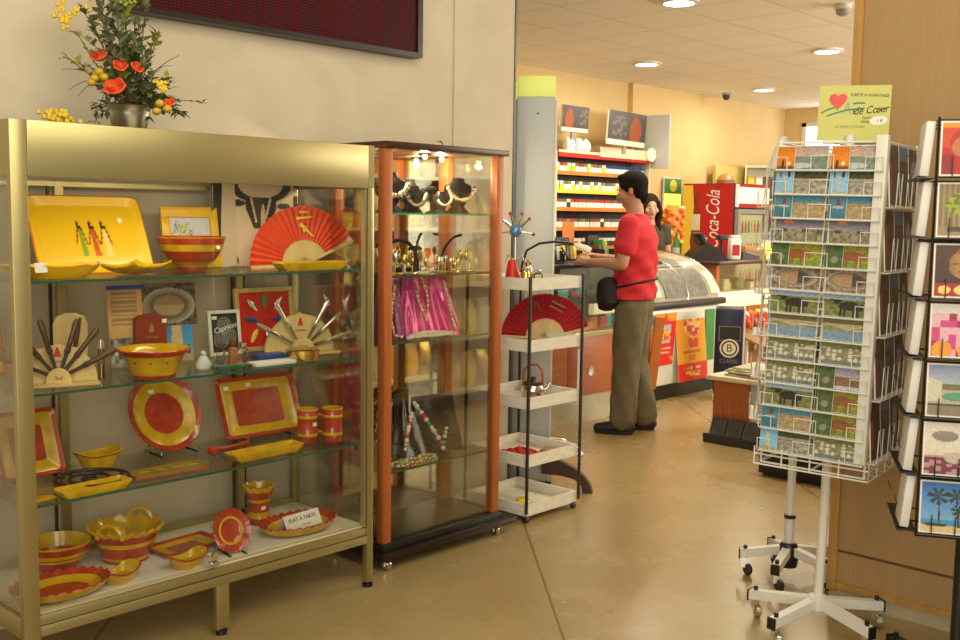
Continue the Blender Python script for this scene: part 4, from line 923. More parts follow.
for i in range(9):
    x, y = 2.84+.03*i, 3.20-.012*(i % 4); m = ['bead_red', 'bead_green', 'bead_white'][i % 3]
    ring = [(x+.042*math.cos(k*PI/6), y+.034*math.sin(k*PI/6), z+.006+.002*(i % 3)) for k in range(13)]
    chain('necklace', '%s bead string heaped at the left of the bottom jewellery shelf, %s in the heap' % (['coral', 'green', 'white'][i % 3], ['leftmost', 'second', 'third', 'fourth', 'fifth', 'sixth', 'seventh', 'eighth', 'rightmost'][i]), ring, .0055, [m, 'gold'], 'necklace', 'bead strings in the heap')

# ------------------------------------------------------------------ stand of white trays
ts = thing('tray_stand', 'iron stand on casters with five whitewashed wooden trays', 'stand', (3.85, 3.32, 0)); D0, D1, E0, E1 = 3.655, 4.055, 3.115, 3.52
for x, y in ((D0, E0), (D1, E0), (D0, E1), (D1, E1)): obj('post', BX(x-.006, x+.006, y-.006, y+.006, .045, 1.175, bev=.001), 'rust_iron', ts, world=True)
TZ = (1.108, .818, .545, .268, .030)
for zz in TZ:
    x0, x1, y0, y1 = D0+.007, D1-.007, E0+.007, E1-.007; bm = NB()
    box(bm, x0+.01, x1-.01, y0+.01, y1-.01, zz, zz+.008); box(bm, x0, x1, y0, y0+.012, zz, zz+.056); box(bm, x0, x1, y1-.012, y1, zz, zz+.056); box(bm, x0, x0+.012, y0+.012, y1-.012, zz, zz+.056); box(bm, x1-.012, x1, y0+.012, y1-.012, zz, zz+.056)
    obj('tray', bm, 'white_wash', ts, world=True)
for x, y in ((D0, E0), (D1, E0), (D0, E1), (D1, E1)):
    bm = NB(); x += -.03 if x > D0 else .012; rings(bm, [(.012, .012, -.011, 0), (.016, .016, -.007, 0), (.016, .016, .007, 0), (.012, .012, .011, 0)], 20, M=Tr(x, y+.01, .0165) @ Ry(PI/2)); box(bm, x-.014, x+.014, y+.005, y+.015, .016, .032)
    obj('caster', bm, 'dark_plastic', ts, world=True)
z = TZ[0]+.008
t = thing('gift_cone', 'red paper cone bag on the top white tray', 'bag', (3.70, 3.27, z)); obj('cone_body', rings(NB(), [(.038, .038, 0, 0), (.03, .03, .07, 0), (.02, .02, .125, 0), (.012, .012, .13, 0)], 28), 'red_paint', t)
for i, (x, y, h, m, lb) in enumerate(((3.735, 3.215, .10, 'gold', 'gold'), (3.775, 3.235, .13, 'silver', 'tall silver'), (3.81, 3.20, .085, 'clear_plastic', 'clear'), (3.75, 3.30, .11, 'chrome', 'rear chrome'))):
    t = thing('gift_jar', '%s lidded jar on the top white tray beside the red cone' % lb, 'jar', (x, y, z)); obj('jar_body', rings(NB(), [(.02, .02, 0, 0), (.022, .022, .01, 0), (.022, .022, h*.7, 0), (.014, .014, h*.8, 0)], 24), m, t)
    obj('jar_lid', rings(NB(), [(.017, .017, h*.8, 0), (.018, .018, h*.9, 0), (.005, .005, h, 0)], 20), 'gold' if i % 2 else 'silver', t); obj('tag', BX(-.014, .014, -.024, -.0225, h*.2, h*.5), 'cork', t)
t = thing('jewel_tree', 'silver jewel tree with blue stone and red tipped arms on the top tray', 'ornament', (3.765, 3.31, z), R(-45))
obj('trunk', rings(NB(), [(.03, .03, 0, 0), (.028, .028, .008, 0), (.006, .006, .02, 0), (.006, .006, .24, 0)], 20), 'silver', t); obj('blue_stone', ball(NB(), (0, -.008, .265), .03, sc=(1, .6, 1)), 'blue_jewel', t)
for a in (-50, -18, 20, 48, -100, 100):
    k = obj('arm', tube(NB(), [(math.sin(R(a))*.02, 0, .265+math.cos(R(a))*.02), (math.sin(R(a))*.085, 0, .265+math.cos(R(a))*.085)], [.009, .005], 8), 'silver', t); obj('tip', ball(NB(), (math.sin(R(a))*.088, 0, .265+math.cos(R(a))*.088), .009), 'bead_red', k)
for a in (-60, 60): obj('branch', tube(NB(), [(0, 0, .12), (math.sin(R(a))*.04, -.01, .15), (math.sin(R(a))*.055, -.01, .11)], .004, 6), 'silver', t)
t = thing('gooseneck_lamp', 'black gooseneck clip lamp arching from the top tray to a white head', 'lamp', (3.84, 3.33, z))
pts = [(0, 0, .02), (0, 0, .10), (.01, -.02, .17), (.05, -.065, .205), (.10, -.12, .215), (.15, -.175, .208), (.175, -.20, .20)]
obj('gooseneck', tube(NB(), pts, .006, 8), 'black', t); obj('lamp_head', tube(NB(), [(.165, -.19, .204), (.20, -.235, .185), (.215, -.25, .172)], [.009, .016, .018], 12), 'white_metal', t); obj('clip', rings(NB(), [(.028, .028, 0, 0), (.028, .028, .012, 0), (.008, .008, .022, 0)], 20), 'black', t)
z = TZ[1]+.008
fan('folding_fan', 'crimson folding fan standing open on the second white tray', (4.03, 3.33, z+.014), (0, 0, R(-46)), .225, .10, R(14), R(178), 24, 'fan_crimson', 'fan_wood', [(stroke(.03, .19, .10, .155, .006), 'cork'), (stroke(.02, .165, .09, .13, .005), 'cork'), (stroke(-.06, .19, -.02, .13, .006), 'print_brown'), (stroke(-.09, .15, -.04, .17, .005), 'print_brown')])
t = thing('paper_strip', 'white paper price strip hanging from the right post of the tray stand', 'strip', (4.066, 3.13, .80), R(-46)); obj('strip_paper', BX(-.014, .014, -.001, .001, -.28, .0), 'white_paper', t); obj('string_loop', tube(NB(), [(0, 0, -.005), (-.008, .006, .018), (-.011, .010, .022)], .0015, 6), 'white_paper', t)
random.seed(4)
for i in range(7):
    x, y = 3.71+.03*i, 3.17+.02*(i % 3); a = thing('bracelet', 'coloured bangle on the second white tray, %s from the left' % ('first', 'second', 'third', 'fourth', 'fifth', 'sixth', 'seventh')[i], 'bracelet', (x, y, z), 0, 'bangles on the second white tray')
    obj('bracelet_ring', tube(NB(), [(.033*math.cos(k*PI/10), .033*math.sin(k*PI/10), .006) for k in range(20)], .006, 6, cyc=True), ('blue', 'print_yellow', 'red_paint', 'turquoise', 'green', 'orange', 'black')[i], a)
z = TZ[2]+.008
t = thing('lantern_teapot', 'small iron teapot with tall handle and silver body on the third white tray', 'teapot', (3.905, 3.30, z), R(-40))
obj('pot_body', rings(NB(), [(.045, .045, 0, 0), (.055, .055, .012, 0), (.06, .06, .045, 0), (.05, .05, .065, 0), (.02, .02, .07, 0)], 32), 'silver', t); obj('lid', rings(NB(), [(.045, .045, .066, 0), (.045, .045, .08, 0), (.012, .012, .092, 0), (.012, .012, .105, 0)], 24), 'rust_iron', t)
obj('handle', tube(NB(), [(-.052, 0, .06), (-.045, 0, .14), (-.02, 0, .165), (.02, 0, .165), (.045, 0, .14), (.052, 0, .06)], .006, 8), 'cherry_wood', t); obj('spout', tube(NB(), [(.05, 0, .03), (.075, 0, .05), (.085, 0, .075)], [.012, .009, .006], 10), 'silver', t)
t = thing('trinket_heap', 'flat brown embroidered purse on the third white tray left of the teapot', 'purse', (3.755, 3.24, z), R(-30)); obj('purse_body', rings(NB(), [(.08, .055, 0, 0), (.085, .06, .008, 0), (.07, .05, .02, 0), (.02, .02, .026, 0)], 32, 4), 'cork', t); obj('flap', rings(NB(), [(.05, .03, .02, 0), (.045, .028, .029, 0)], 24, 4, M=Tr(0, -.02, 0)), 'terracotta', t)
t.name = 'purse'
tag(obj('leather_pouch', rings(NB(), [(.05, .035, 0, 0), (.055, .04, .006, 0), (.04, .028, .014, 0)], 24, 4), 'red_paint', None, loc=(3.89, 3.19, z), rot=(0, 0, R(20))), 'small flat red pouch in front on the third white tray', 'pouch')
z = TZ[3]+.008
t = thing('red_cloth', 'crumpled red cloth lying in the fourth white tray', 'cloth', (3.80, 3.29, z), R(-10)); bm = NB(); n = 30; Lw = []
for s in (0, 1):
    L = [[bm.verts.new(((i/n-.5)*.24, (j/n-.5)*.22, .004+(.038*abs(math.sin(i*.7+j*.25)*math.cos(j*.5+i*.13))+.012)*(1-max(abs(i/n-.5), abs(j/n-.5))*1.7)-(s*.003))) for j in range(n+1)] for i in range(n+1)]; Lw.append(L)
for s in (0, 1):
    for i in range(n):
        for j in range(n): bm.faces.new((Lw[s][i][j], Lw[s][i+1][j], Lw[s][i+1][j+1], Lw[s][i][j+1]))
for i in range(n):
    for a, b, c_, d_ in (((i, 0), (i+1, 0), 0, 1), ((i, n), (i+1, n), 0, 1), ((0, i), (0, i+1), 0, 1), ((n, i), (n, i+1), 0, 1)): bm.faces.new((Lw[0][a[0]][a[1]], Lw[0][b[0]][b[1]], Lw[1][b[0]][b[1]], Lw[1][a[0]][a[1]]))
obj('cloth_sheet', bm, 'red_paint', t)
tag(obj('trinket_box', BX(-.05, .05, -.03, .03, 0, .024, bev=.003), 'cork', None, loc=(3.955, 3.23, z), rot=(0, 0, R(20))), 'small brown box beside the red cloth in the fourth tray', 'box')
tag(obj('yellow_packet', BX(-.045, .045, -.03, .03, 0, .014, bev=.004), 'print_yellow', None, loc=(3.82, 3.165, z), rot=(0, 0, R(-12))), 'small yellow packet in front of the red cloth', 'packet')
z = TZ[4]+.008
t = thing('yellow_keyring', 'yellow and grey trinket alone in the lowest white tray', 'trinket', (3.80, 3.27, z), R(20)); obj('trinket_body', rings(NB(), [(.035, .02, 0, 0), (.045, .03, .01, 0), (.03, .02, .03, 0)], 20), 'print_yellow', t); obj('trinket_ring', tube(NB(), [(.05+.02*math.cos(k*PI/8), .02*math.sin(k*PI/8), .004) for k in range(16)], .004, 6, cyc=True), 'steel', t); t.name = 'trinket'

# white pillar with glowing cap
pl = thing('kiosk_pillar', 'white freestanding pillar with a glowing yellow cap behind the tray stand', 'pillar', (4.285, 3.635, 0), R(-50))
obj('pillar_body', BX(-.10, .10, -.09, .09, .02, 2.075, bev=.004), 'grey_panel', pl); obj('side_panel', BX(-.118, -.1005, -.088, .088, .02, 2.06), 'grey_edge', pl); obj('edge_strip', BX(.1005, .112, -.09, .088, .02, 2.06), 'white_metal', pl)
obj('light_cap', BX(-.097, .10, -.088, .09, 2.077, 2.185, bev=.006), 'pale_yellow_light', pl); obj('back_light', BX(-.135, -.0975, -.06, .09, 2.06, 2.16, bev=.004), 'pale_yellow_light', pl)
obj('bolt', rings(NB(), [(.006, .006, 0, 0), (.005, .005, .004, 0)], 16, M=Tr(.01, -.09, 1.99) @ Rx(PI/2)), 'black', pl)
obj('base_plate', BX(-.12, .12, -.1, .1, 0, .02), 'dark_plastic', pl)
fo_ = thing('turnstile_foot', 'dark brown curved foot with chrome bars projecting beside the tray stand', 'barrier', (4.30, 3.40, 0), R(40))
poly = [(-.16, .09), (-.16, .20), (-.07, .17), (.01, .135), (.07, .09), (.105, .04), (.115, 0), (.065, 0), (.055, .04), (.02, .07), (-.05, .085)]
obj('curved_foot', prism(NB(), [(x, zz) for x, zz in poly], -.02, .02), 'brown_foot', fo_, rot=(0, 0, R(-100))); fo_.location = (4.27, 3.33, 0)
for zz in (.225, .255): obj('chrome_bar', tube(NB(), [(-.16, 0, zz+.02), (-.05, 0, zz+.02), (.03, 0, zz-.02), (.06, 0, zz-.05 if zz > .24 else .20)], .009, 10), 'chrome', fo_, rot=(0, 0, R(-100)))

# ------------------------------------------------------------------ service counter and back shop
ct = thing('service_counter', 'long shop counter with reddish wood front and glass display behind the man', 'counter', (5.9, 4.7, 0))
obj('plinth', BX(5.0, 6.66, 4.455, 5.1, 0, .19), 'plinth_stone', ct, world=True)
for x0, x1 in ((5.0, 5.62), (5.625, 6.14), (6.145, 6.66)): obj('front_panel', BX(x0, x1, 4.44, 4.47, .19, .61, bev=.002), 'cherry_panel', ct, world=True)
obj('lock', rings(NB(), [(.035, .035, 0, 0), (.035, .035, .006, 0), (.022, .022, .008, 0)], 24, M=Tr(5.89-5.9, 4.44-4.7, .36) @ Rx(PI/2)), 'steel', ct)
obj('lower_ledge', BX(5.0, 6.66, 4.43, 5.1, .61, .635), 'gold_metal', ct, world=True)
obj('glass_front', BX(5.0, 6.66, 4.45, 4.456, .635, 1.10), 'glass', ct, world=True, smooth=False)
obj('display_shelf', BX(5.0, 6.66, 4.56, 5.05, .86, .872), 'shelf_glass', ct, world=True, smooth=False)
obj('inner_back', BX(5.0, 6.66, 5.05, 5.08, .635, 1.10), 'cork', ct, world=True)
obj('light_strip', BX(5.95, 6.30, 4.47, 4.52, .755, .83, bev=.005), 'lit_white', ct, world=True)
obj('worktop', BX(4.98, 6.70, 4.40, 5.12, 1.10, 1.125, bev=.003), 'dark_plastic', ct, world=True)
random.seed(21)
for k in range(2):
    zz = (.635, .872)[k]
    for i in range(14):
        x = 5.35+.088*i; h = random.uniform(.05, .10); m = random.choice(['print_yellow', 'print_red', 'cream', 'blue', 'cork', 'orange', 'silver', 'turquoise', 'dark_paper'])
        t = tag(obj('sweet_packet', BX(-.035, .035, -.02, .02, 0, h, bev=.004), m, None, loc=(x, 4.60+.03*(i % 2), zz), rot=(0, 0, R(random.uniform(-20, 20)))), '%s packet inside the counter glass on the %s level, %s from the left' % (m.replace('print_', '').replace('_', ' '), ('lower', 'upper')[k], ['first', 'second', 'third', 'fourth', 'fifth', 'sixth', 'seventh', 'eighth', 'ninth', 'tenth', 'eleventh', 'twelfth', 'thirteenth', 'fourteenth'][i]), 'packet', 'packets inside the counter')
z = 1.125
for i, (x, w, h, m, lb) in enumerate(((5.60, .09, .14, 'dark_plastic', 'black counter display box at the left end'), (5.78, .11, .18, 'black_leather', 'dark leather goods display, second along the counter'), (6.0, .10, .13, 'dark_plastic', 'black counter display box with goods beside the hands of the man'), (6.2, .10, .19, 'dark_plastic', 'tall dark display box on the counter before the man'))):
    t = thing('counter_display', lb, 'display', (x, 4.62, z), R(-10+8*i), 'dark display boxes on the counter')
    bm = NB(); box(bm, -w, w, -.08, .08, 0, .02); prism(bm, [(-w, .02), (w, .02), (w, h), (-w, h)], .05, .075); box(bm, -w, -w+.006, -.08, .08, .02, h*.5); box(bm, w-.006, w, -.08, .08, .02, h*.5); obj('display_case', bm, m, t)
    for j in range(5): obj('goods', BX(-w*.9+j*w*.36, -w*.9+j*w*.36+w*.3, -.05, .03, .02, h*random.uniform(.5, .85), bev=.003), random.choice(['cork', 'black', 'grey_panel', 'print_yellow', 'white_paper', 'green', 'print_brown']), t, rot=(R(-8), 0, 0))
t = thing('price_board', 'small orange price card standing among the dark counter displays', 'card', (6.05, 4.80, z), R(-20)); obj('card', BX(-.05, .05, -.002, .002, 0, .29), 'orange', t, smooth=False); obj('card_base', BX(-.04, .04, -.03, .03, -.0, .006), 'dark_plastic', t)

# ice cream freezer
fz = thing('ice_cream_freezer', 'white ice cream freezer with curved grey glass lid and posters on its front', 'freezer', (7.28, 4.9, 0))
obj('kick_board', BX(6.74, 7.80, 4.56, 5.2, .0, .115), 'black', fz, world=True)
prof = [(4.50, .115), (4.50, .73), (5.22, .73), (5.22, .115)]
def ext(poly, x0, x1): return prism(NB(), poly, x0, x1, M=Matrix(((0, 1, 0, 0), (1, 0, 0, 0), (0, 0, 1, 0), (0, 0, 0, 1))))
obj('freezer_body', BX(6.72, 7.82, 4.53, 5.22, .115, .735, bev=.03), 'white_freezer', fz, world=True)
obj('bumper_rail', BX(6.70, 7.86, 4.50, 5.24, .735, .79, bev=.015), 'dark_plastic', fz, world=True)
dome = [(5.20, .79)]+[(5.20-.66*math.sin(PI/2*i/14), .79+.37*math.cos(PI/2*i/14)) for i in range(15)]
obj('curved_lid', ext(dome, 6.75, 7.81), 'dome_glass', fz, world=True)
def on_dome(a, up=.004): return (5.20-(.66+up)*math.sin(a), .79+(.37+up)*math.cos(a))
def dome_card(x0, x1, a0, a1, m, nm):
    bm = NB(); n = 8; P0 = []
    for s in (.003, .007):
        L = []
        for i in range(n+1):
            y, zz = on_dome(a0+(a1-a0)*i/n, s); L.append((bm.verts.new((x0, y, zz)), bm.verts.new((x1, y, zz))))
        P0.append(L)
    for s in (0, 1):
        for i in range(n): bm.faces.new((P0[s][i][0], P0[s][i][1], P0[s][i+1][1], P0[s][i+1][0]))
    for i in range(n):
        for k in (0, 1): bm.faces.new((P0[0][i][k], P0[0][i+1][k], P0[1][i+1][k], P0[1][i][k]))
    for i in (0, n): bm.faces.new((P0[0][i][0], P0[0][i][1], P0[1][i][1], P0[1][i][0]))
    obj(nm, bm, m, fz, world=True)
dome_card(6.98, 7.62, R(50), R(86), 'grey_card', 'price_panel'); dome_card(6.95, 7.5, R(26), R(46), 'grey_card', 'price_panel'); dome_card(6.78, 6.92, R(60), R(84), 'cream', 'price_note'); dome_card(7.66, 7.78, R(55), R(84), 'cream', 'price_note'); dome_card(6.84, 6.94, R(28), R(40), 'white_paper', 'price_note')
bm = NB()
for x in (6.75, 7.30, 7.785):
    b = NB()
    P_ = [on_dome(R(a), .002) for a in range(0, 91, 6)]
    tube(bm, [(x+.012-7.28, y-4.9, zz) for y, zz in P_], .010, 6)
obj('lid_rim', bm, 'steel', fz)
def poster1(u, v):
    c = (.78, .04, .03)
    if v < .16 and abs(u-.5)+v*2.2 > .62: c = (.78, .40, .05)
    if v > .84: c = (.85, .32, .04) if abs(u-.5) > .1*(1-v)*10 else (.8, .06, .03)
    if .22 < u < .8 and .42 < v < .78:
        c = (.45, .45, .55)
        if blob(u, v, .56, .58, .22, .11): c = (.85, .5, .08) if hsh(int(u*14), int(v*18)) > .45 else (.75, .1, .05)
    if (.30 < v < .34 or .23 < v < .26) and .15 < u < .85 and hsh(int(u*22), int(v*40)) > .3: c = (.88, .62, .45)
    return c
def poster2(u, v):
    c = mixc((.82, .42, .04), (.8, .28, .03), v)
    if v > .93: c = (.72, .03, .03)
    if blob(u, v, .55, .76, .3, .15): c = [(.8, .08, .04), (.85, .55, .25), (.8, .45, .06), (.6, .05, .05)][int(hsh(int(u*11), int(v*22), 4)*4)]
    if .45 < v < .60 and abs(u-.56) < .16+.1*(v-.5) and v < .56+.4*abs(u-.56): c = (.72, .05, .04)
    if abs(v-.40) < .02 and abs(u-.5) < .3: c = (.6, .12, .02)
    if .28 < v < .36 and abs(u-.5) < .10+.5*(v-.28): c = (.75, .2, .03)
    if v < .24: c = (.75, .03, .03)
    if .05 < v < .13 and .25 < u < .75 and hsh(int(u*16), int(v*44)) > .35: c = (.88, .6, .08)
    if .16 < v < .20 and .2 < u < .8 and hsh(int(u*26), 1) > .4: c = (.85, .5, .3)
    return c
mobj('poster', picture_mesh('poster', .31, .42, .003, 40, 60, poster1, 'print_gloss'), fz, (6.91-7.28, 4.515-4.9, .29), (R(4), 0, 0))
mobj('poster', picture_mesh('poster', .44, .585, .003, 50, 80, poster2, 'print_gloss'), fz, (7.33-7.28, 4.475-4.9, .135), (R(-6), 0, R(0)))
obj('poster', BX(7.56-7.28, 7.70-7.28, -.385, -.382, .27, .70), 'green', fz, smooth=False)
obj('door_panel', BX(6.74-7.28, 7.80-7.28, -.374, -.370, .33, .70), 'white_freezer', fz)
# orange wooden panel beside the man
t = thing('easel_sign', 'narrow orange wooden sign board leaning behind the trouser leg of the man', 'sign', (6.46, 4.33, 0), R(-40)); obj('board', BX(-.035, .035, -.012, .012, .18, .72), 'orange_wood', t, rot=(0, R(6), 0)); obj('prop', BX(-.01, .01, .012, .024, 0, .6), 'cherry_panel', t)
# bin
bn = thing('litter_bin', 'navy blue upright bin with a round white letter badge', 'bin', (7.41, 4.205, 0), R(-60))
obj('bin_base', BX(-.12, .12, -.11, .11, 0, .06, bev=.01), 'cream', bn); obj('bin_body', BX(-.117, .105, -.115, .115, .06, .75, bev=.025), 'navy', bn); obj('side_strip', BX(.105, .118, -.09, .09, .06, .75), 'white_metal', bn)
bm = NB()
for a in ((-.085, .085, .60, .605), (-.085, .085, .49, .495), (-.085, -.08, .495, .60), (.08, .085, .495, .60)): box(bm, a[0], a[1], -.1175, -.1155, a[2], a[3])
obj('flap_outline', bm, 'navy_line', bn); obj('flap', BX(-.08, .08, -.117, -.1155, .495, .60), 'black', bn)
obj('badge', rings(NB(), [(.075, .075, 0, 0), (.075, .075, .003, 0)], 40, M=Tr(0, -.1155, .43) @ Rx(PI/2)), 'cream', bn); obj('badge_centre', rings(NB(), [(.062, .062, 0, 0), (.062, .062, .002, 0)], 40, M=Tr(0, -.1185, .43) @ Rx(PI/2)), 'navy', bn)
obj('badge_ring', rings(NB(), [(.05, .05, 0, 0), (.05, .05, .002, 0)], 40, M=Tr(0, -.1203, .43) @ Rx(PI/2)), 'cream', bn)
text('B', .085, 'navy', bn, (0, -.1228, .43)); text('CLAREL', .042, 'navy_line', bn, (0, -.1163, .325))

# cash desk beyond the freezer
cd = thing('cash_desk', 'wooden cash desk with drawers, a lit front band and a glass case', 'desk', (8.6, 5.0, 0))
obj('desk_body', BX(8.1, 9.6, 4.74, 5.35, 0, .66), 'cherry_panel', cd, world=True)
for x0, x1 in ((8.12, 8.55), (8.57, 9.0), (9.02, 9.55)):
    k = obj('drawer_front', BX(x0, x1, 4.72, 4.74, .08, .44, bev=.003), 'terracotta_wood', cd, world=True); obj('drawer_handle', rings(NB(), [(.03, .03, 0, 0), (.03, .03, .012, 0), (.016, .016, .016, 0)], 20, M=Tr((x0+x1)/2-8.6, 4.72-5.0, .26) @ Rx(PI/2)), 'steel', k)
obj('light_band', BX(8.08, 9.3, 4.70, 4.74, .66, .80, bev=.01), 'lit_white', cd, world=True); obj('light_box', BX(8.1, 9.3, 4.741, 5.35, .66, .80), 'cream', cd, world=True)
obj('glass_case', BX(8.15, 9.2, 4.76, 4.765, .80, 1.045), 'glass', cd, world=True, smooth=False); obj('case_end', BX(8.1, 8.15, 4.75, 5.35, .80, 1.045), 'cherry_panel', cd, world=True); obj('case_back', BX(8.15, 9.3, 5.25, 5.28, .80, 1.045), 'olive_cloth', cd, world=True)
obj('desk_top', BX(8.06, 9.6, 4.70, 5.4, 1.045, 1.07, bev=.004), 'brown_foot', cd, world=True)
for i in range(8):
    m = ['gold', 'silver', 'cream', 'print_yellow', 'green', 'cork', 'cream', 'bead_red'][i]
    tag(obj('gift_box', BX(-.045, .045, -.04, .04, 0, .06+.02*(i % 3), bev=.004), m, None, loc=(8.24+.12*i, 4.9+.05*(i % 2), .80)), '%s box inside the cash desk glass case, %s from the left' % (m.replace('print_', '').replace('bead_', ''), ['first', 'second', 'third', 'fourth', 'fifth', 'sixth', 'seventh', 'eighth'][i]), 'box', 'boxes inside the cash desk')
sr = thing('snack_rack', 'sloping rack of snack bags before the cash desk', 'rack', (8.55, 4.55, 0))
obj('rack_board', BX(-.45, .50, -.15, .15, .44, .455), 'cork', sr, rot=(R(20), 0, 0), loc=(0, .04, 0)); 
for x in (-.42, .45): obj('rack_leg', BX(x-.01, x+.01, -.12, -.10, 0, .42), 'white_metal', sr); obj('rack_leg', BX(x-.01, x+.01, .12, .14, 0, .50), 'white_metal', sr)
for i in range(14):
    x = -.40+.065*i; m = ['snack_red', 'print_yellow', 'snack_red', 'white_paper', 'snack_red', 'orange'][i % 6]
    b = rings(NB(), [(.02, .004, 0, 0), (.036, .03, .03, 0), (.038, .034, .075, 0), (.036, .03, .11, 0), (.034, .004, .14, 0)], 20, 3)
    tag(obj('snack_bag', b, m, None, loc=(8.55+x, 4.50+.055*(i % 2), .49+.02*(i % 2)), rot=(R(-25), 0, R(10*(i % 3)-10))), '%s snack bag on the sloping rack, %s from the left' % ({'snack_red': 'red patterned', 'print_yellow': 'yellow', 'white_paper': 'white', 'orange': 'orange'}[m], ['first', 'second', 'third', 'fourth', 'fifth', 'sixth', 'seventh', 'eighth', 'ninth', 'tenth', 'eleventh', 'twelfth', 'thirteenth', 'fourteenth'][i]), 'snack', 'snack bags on the rack')
z = 1.07
t = thing('cash_register', 'black cash register screen on the desk beside the freezer', 'register', (8.40, 5.05, z), R(-40))
obj('screen', BX(-.02, .02, -.13, .13, .10, .27, bev=.006), 'black', t, rot=(0, R(-22), 0), loc=(.02, 0, 0)); obj('register_base', prism(NB(), [(-.20, 0), (.18, 0), (.10, .10), (-.04, .17), (-.10, .10)], -.14, .14), 'black', t); obj('customer_display', BX(.08, .16, -.16, -.02, .19, .235, bev=.004), 'dark_plastic', t); obj('display_pole', cyl(NB(), (.12, -.09, .05), .012, .15, 12), 'black', t)
t = thing('white_dispenser', 'white paper dispenser with coloured label right of the cash register', 'dispenser', (8.80, 4.98, z), R(-45)); obj('dispenser_body', BX(-.05, .05, -.06, .06, 0, .20, bev=.012), 'white_paper', t); obj('label', BX(-.035, .035, -.062, -.0602, .04, .14), 'bead_red', t); obj('dispenser_top', BX(-.04, .04, -.05, .05, .20, .23, bev=.006), 'cream_plastic', t)
t = thing('card_reader', 'dark low card machine on the cash desk', 'machine', (9.02, 4.95, z), R(-30)); obj('reader_body', prism(NB(), [(-.09, 0), (.09, 0), (.09, .03), (-.09, .075)], -.05, .05), 'dark_plastic', t); obj('keypad', BX(-.05, .05, -.035, .035, .052, .06), 'grey_edge', t, rot=(0, R(14), 0))
t = thing('cardboard_tray', 'tan cardboard box on the cash desk before the drink fridge', 'box', (9.18, 5.0, z), R(-45)); obj('box_body', BX(-.09, .09, -.07, .07, 0, .12, bev=.004), 'terracotta', t); obj('box_flap', BX(-.09, .09, -.072, -.0705, .03, .09), 'cork', t)
t = thing('lit_bucket', 'small glowing yellow tub with white lid on the cash desk end', 'tub', (9.42, 4.95, z), 0); obj('tub_body', rings(NB(), [(.06, .06, 0, 0), (.075, .075, .15, 0)], 28), 'lit_sign', t); obj('tub_lid', cyl(NB(), (0, 0, .15), .08, .025, 28), 'white_paper', t)
t = thing('tall_bottle', 'tall narrow green and white bottle by the lollipop tower', 'bottle', (8.30, 5.3, z)); obj('bottle_body', rings(NB(), [(.035, .035, 0, 0), (.035, .035, .14, 0), (.014, .014, .2, 0), (.014, .014, .25, 0)], 24), 'green', t); obj('bottle_label', rings(NB(), [(.0355, .0355, .04, 0), (.0355, .0355, .11, 0)], 24, cap0=False, cap1=False), 'cream', t)
# lollipop tower, lit poster
t = thing('lollipop_tower', 'tall orange lollipop tower with a blue base behind the freezer', 'display', (8.86, 5.72, 0), 0)
obj('tower_base', rings(NB(), [(.13, .13, 0, 0), (.10, .10, .9, 0), (.09, .09, 1.17, 0)], 28), 'blue', t)
bm = rings(NB(), [(.09, .09, 1.17, 0), (.085, .085, 1.3, 0), (.10, .10, 1.5, 0), (.06, .06, 1.58, 0)], 28); obj('tower_drum', bm, 'orange', t)
for i in range(40):
    a, zz = i*2.4, 1.2+.009*i; obj('lollipop', ball(NB(), (math.cos(a)*.11, math.sin(a)*.11, zz), .025, u=8, v=6), ('orange', 'petal_red', 'petal_yellow', 'orange', 'cream')[i % 5], t)
t = thing('wall_poster', 'bright yellow and green lit poster on the rear wall by the woman', 'poster', (10.3, 6.66, 1.49)); 
obj('poster_frame', BX(-.20, .16, -.02, .0, 0, .42), 'white_metal', t); obj('poster_face', BX(-.19, .15, -.026, -.0205, .01, .24), 'lit_sign', t, smooth=False); obj('poster_top', BX(-.19, .15, -.026, -.0205, .24, .41), 'green', t, smooth=False); obj('poster_disc', rings(NB(), [(.07, .07, 0, 0), (.07, .07, .004, 0)], 24, M=Tr(-.02, -.026, .33) @ Rx(PI/2)), 'print_yellow', t)
# drink machines
vm = thing('drink_fridge', 'red drinks fridge with white lettering on its side and a lit header', 'fridge', (10.55, 6.05, 0))
V0, V1, W0, W1 = 10.16, 10.86, 5.72, 6.42
obj('fridge_body', BX(V0, V1, W0+.05, W1, .06, 1.84, bev=.01), 'black', vm, world=True)
bm = NB(); box(bm, V0-.006, V0-.001, W0+.06, W1-.005, .08, 1.83); obj('side_panel', bm, 'coke_red', vm, world=True)
def wave(x): return math.sin(x*3)
bm = prism(NB(), [(W1-.01-5.9, 1.82), (W1-.13-5.9, 1.82), (W1-.16-5.9, 1.5), (W1-.11-5.9, 1.2), (W1-.16-5.9, .9), (W1-.01-5.9, .9)], -.001, .003); obj('side_wave', bm, 'print_yellow', vm, loc=(V0-.010-10.55, 5.9-6.05, 0), rot=(0, 0, R(90)), smooth=False)
bm = rings(NB(), [(.05, .003, .7, 0), (.058, .003, 1.25, 0), (.05, .003, 1.42, 0), (.022, .003, 1.60, 0), (.022, .003, 1.70, 0), (.026, .003, 1.74, 0)], 20, 3); obj('painted_bottle', bm, 'brown_box', vm, loc=(V0-.012-10.55, 6.24-6.05, 0), rot=(0, 0, R(90)))
bm = rings(NB(), [(.056, .004, 1.2, 0), (.058, .004, 1.3, 0), (.056, .004, 1.38, 0)], 20, 3); obj('painted_label', bm, 'cream', vm, loc=(V0-.014-10.55, 6.24-6.05, .12), rot=(0, 0, R(90)))
text('Coca-Cola', .24, 'print_white', vm, (V0-.012-10.55, 6.02-6.05, 1.44), (PI/2, R(-90), R(-90)), shear=.3, sx=.62)
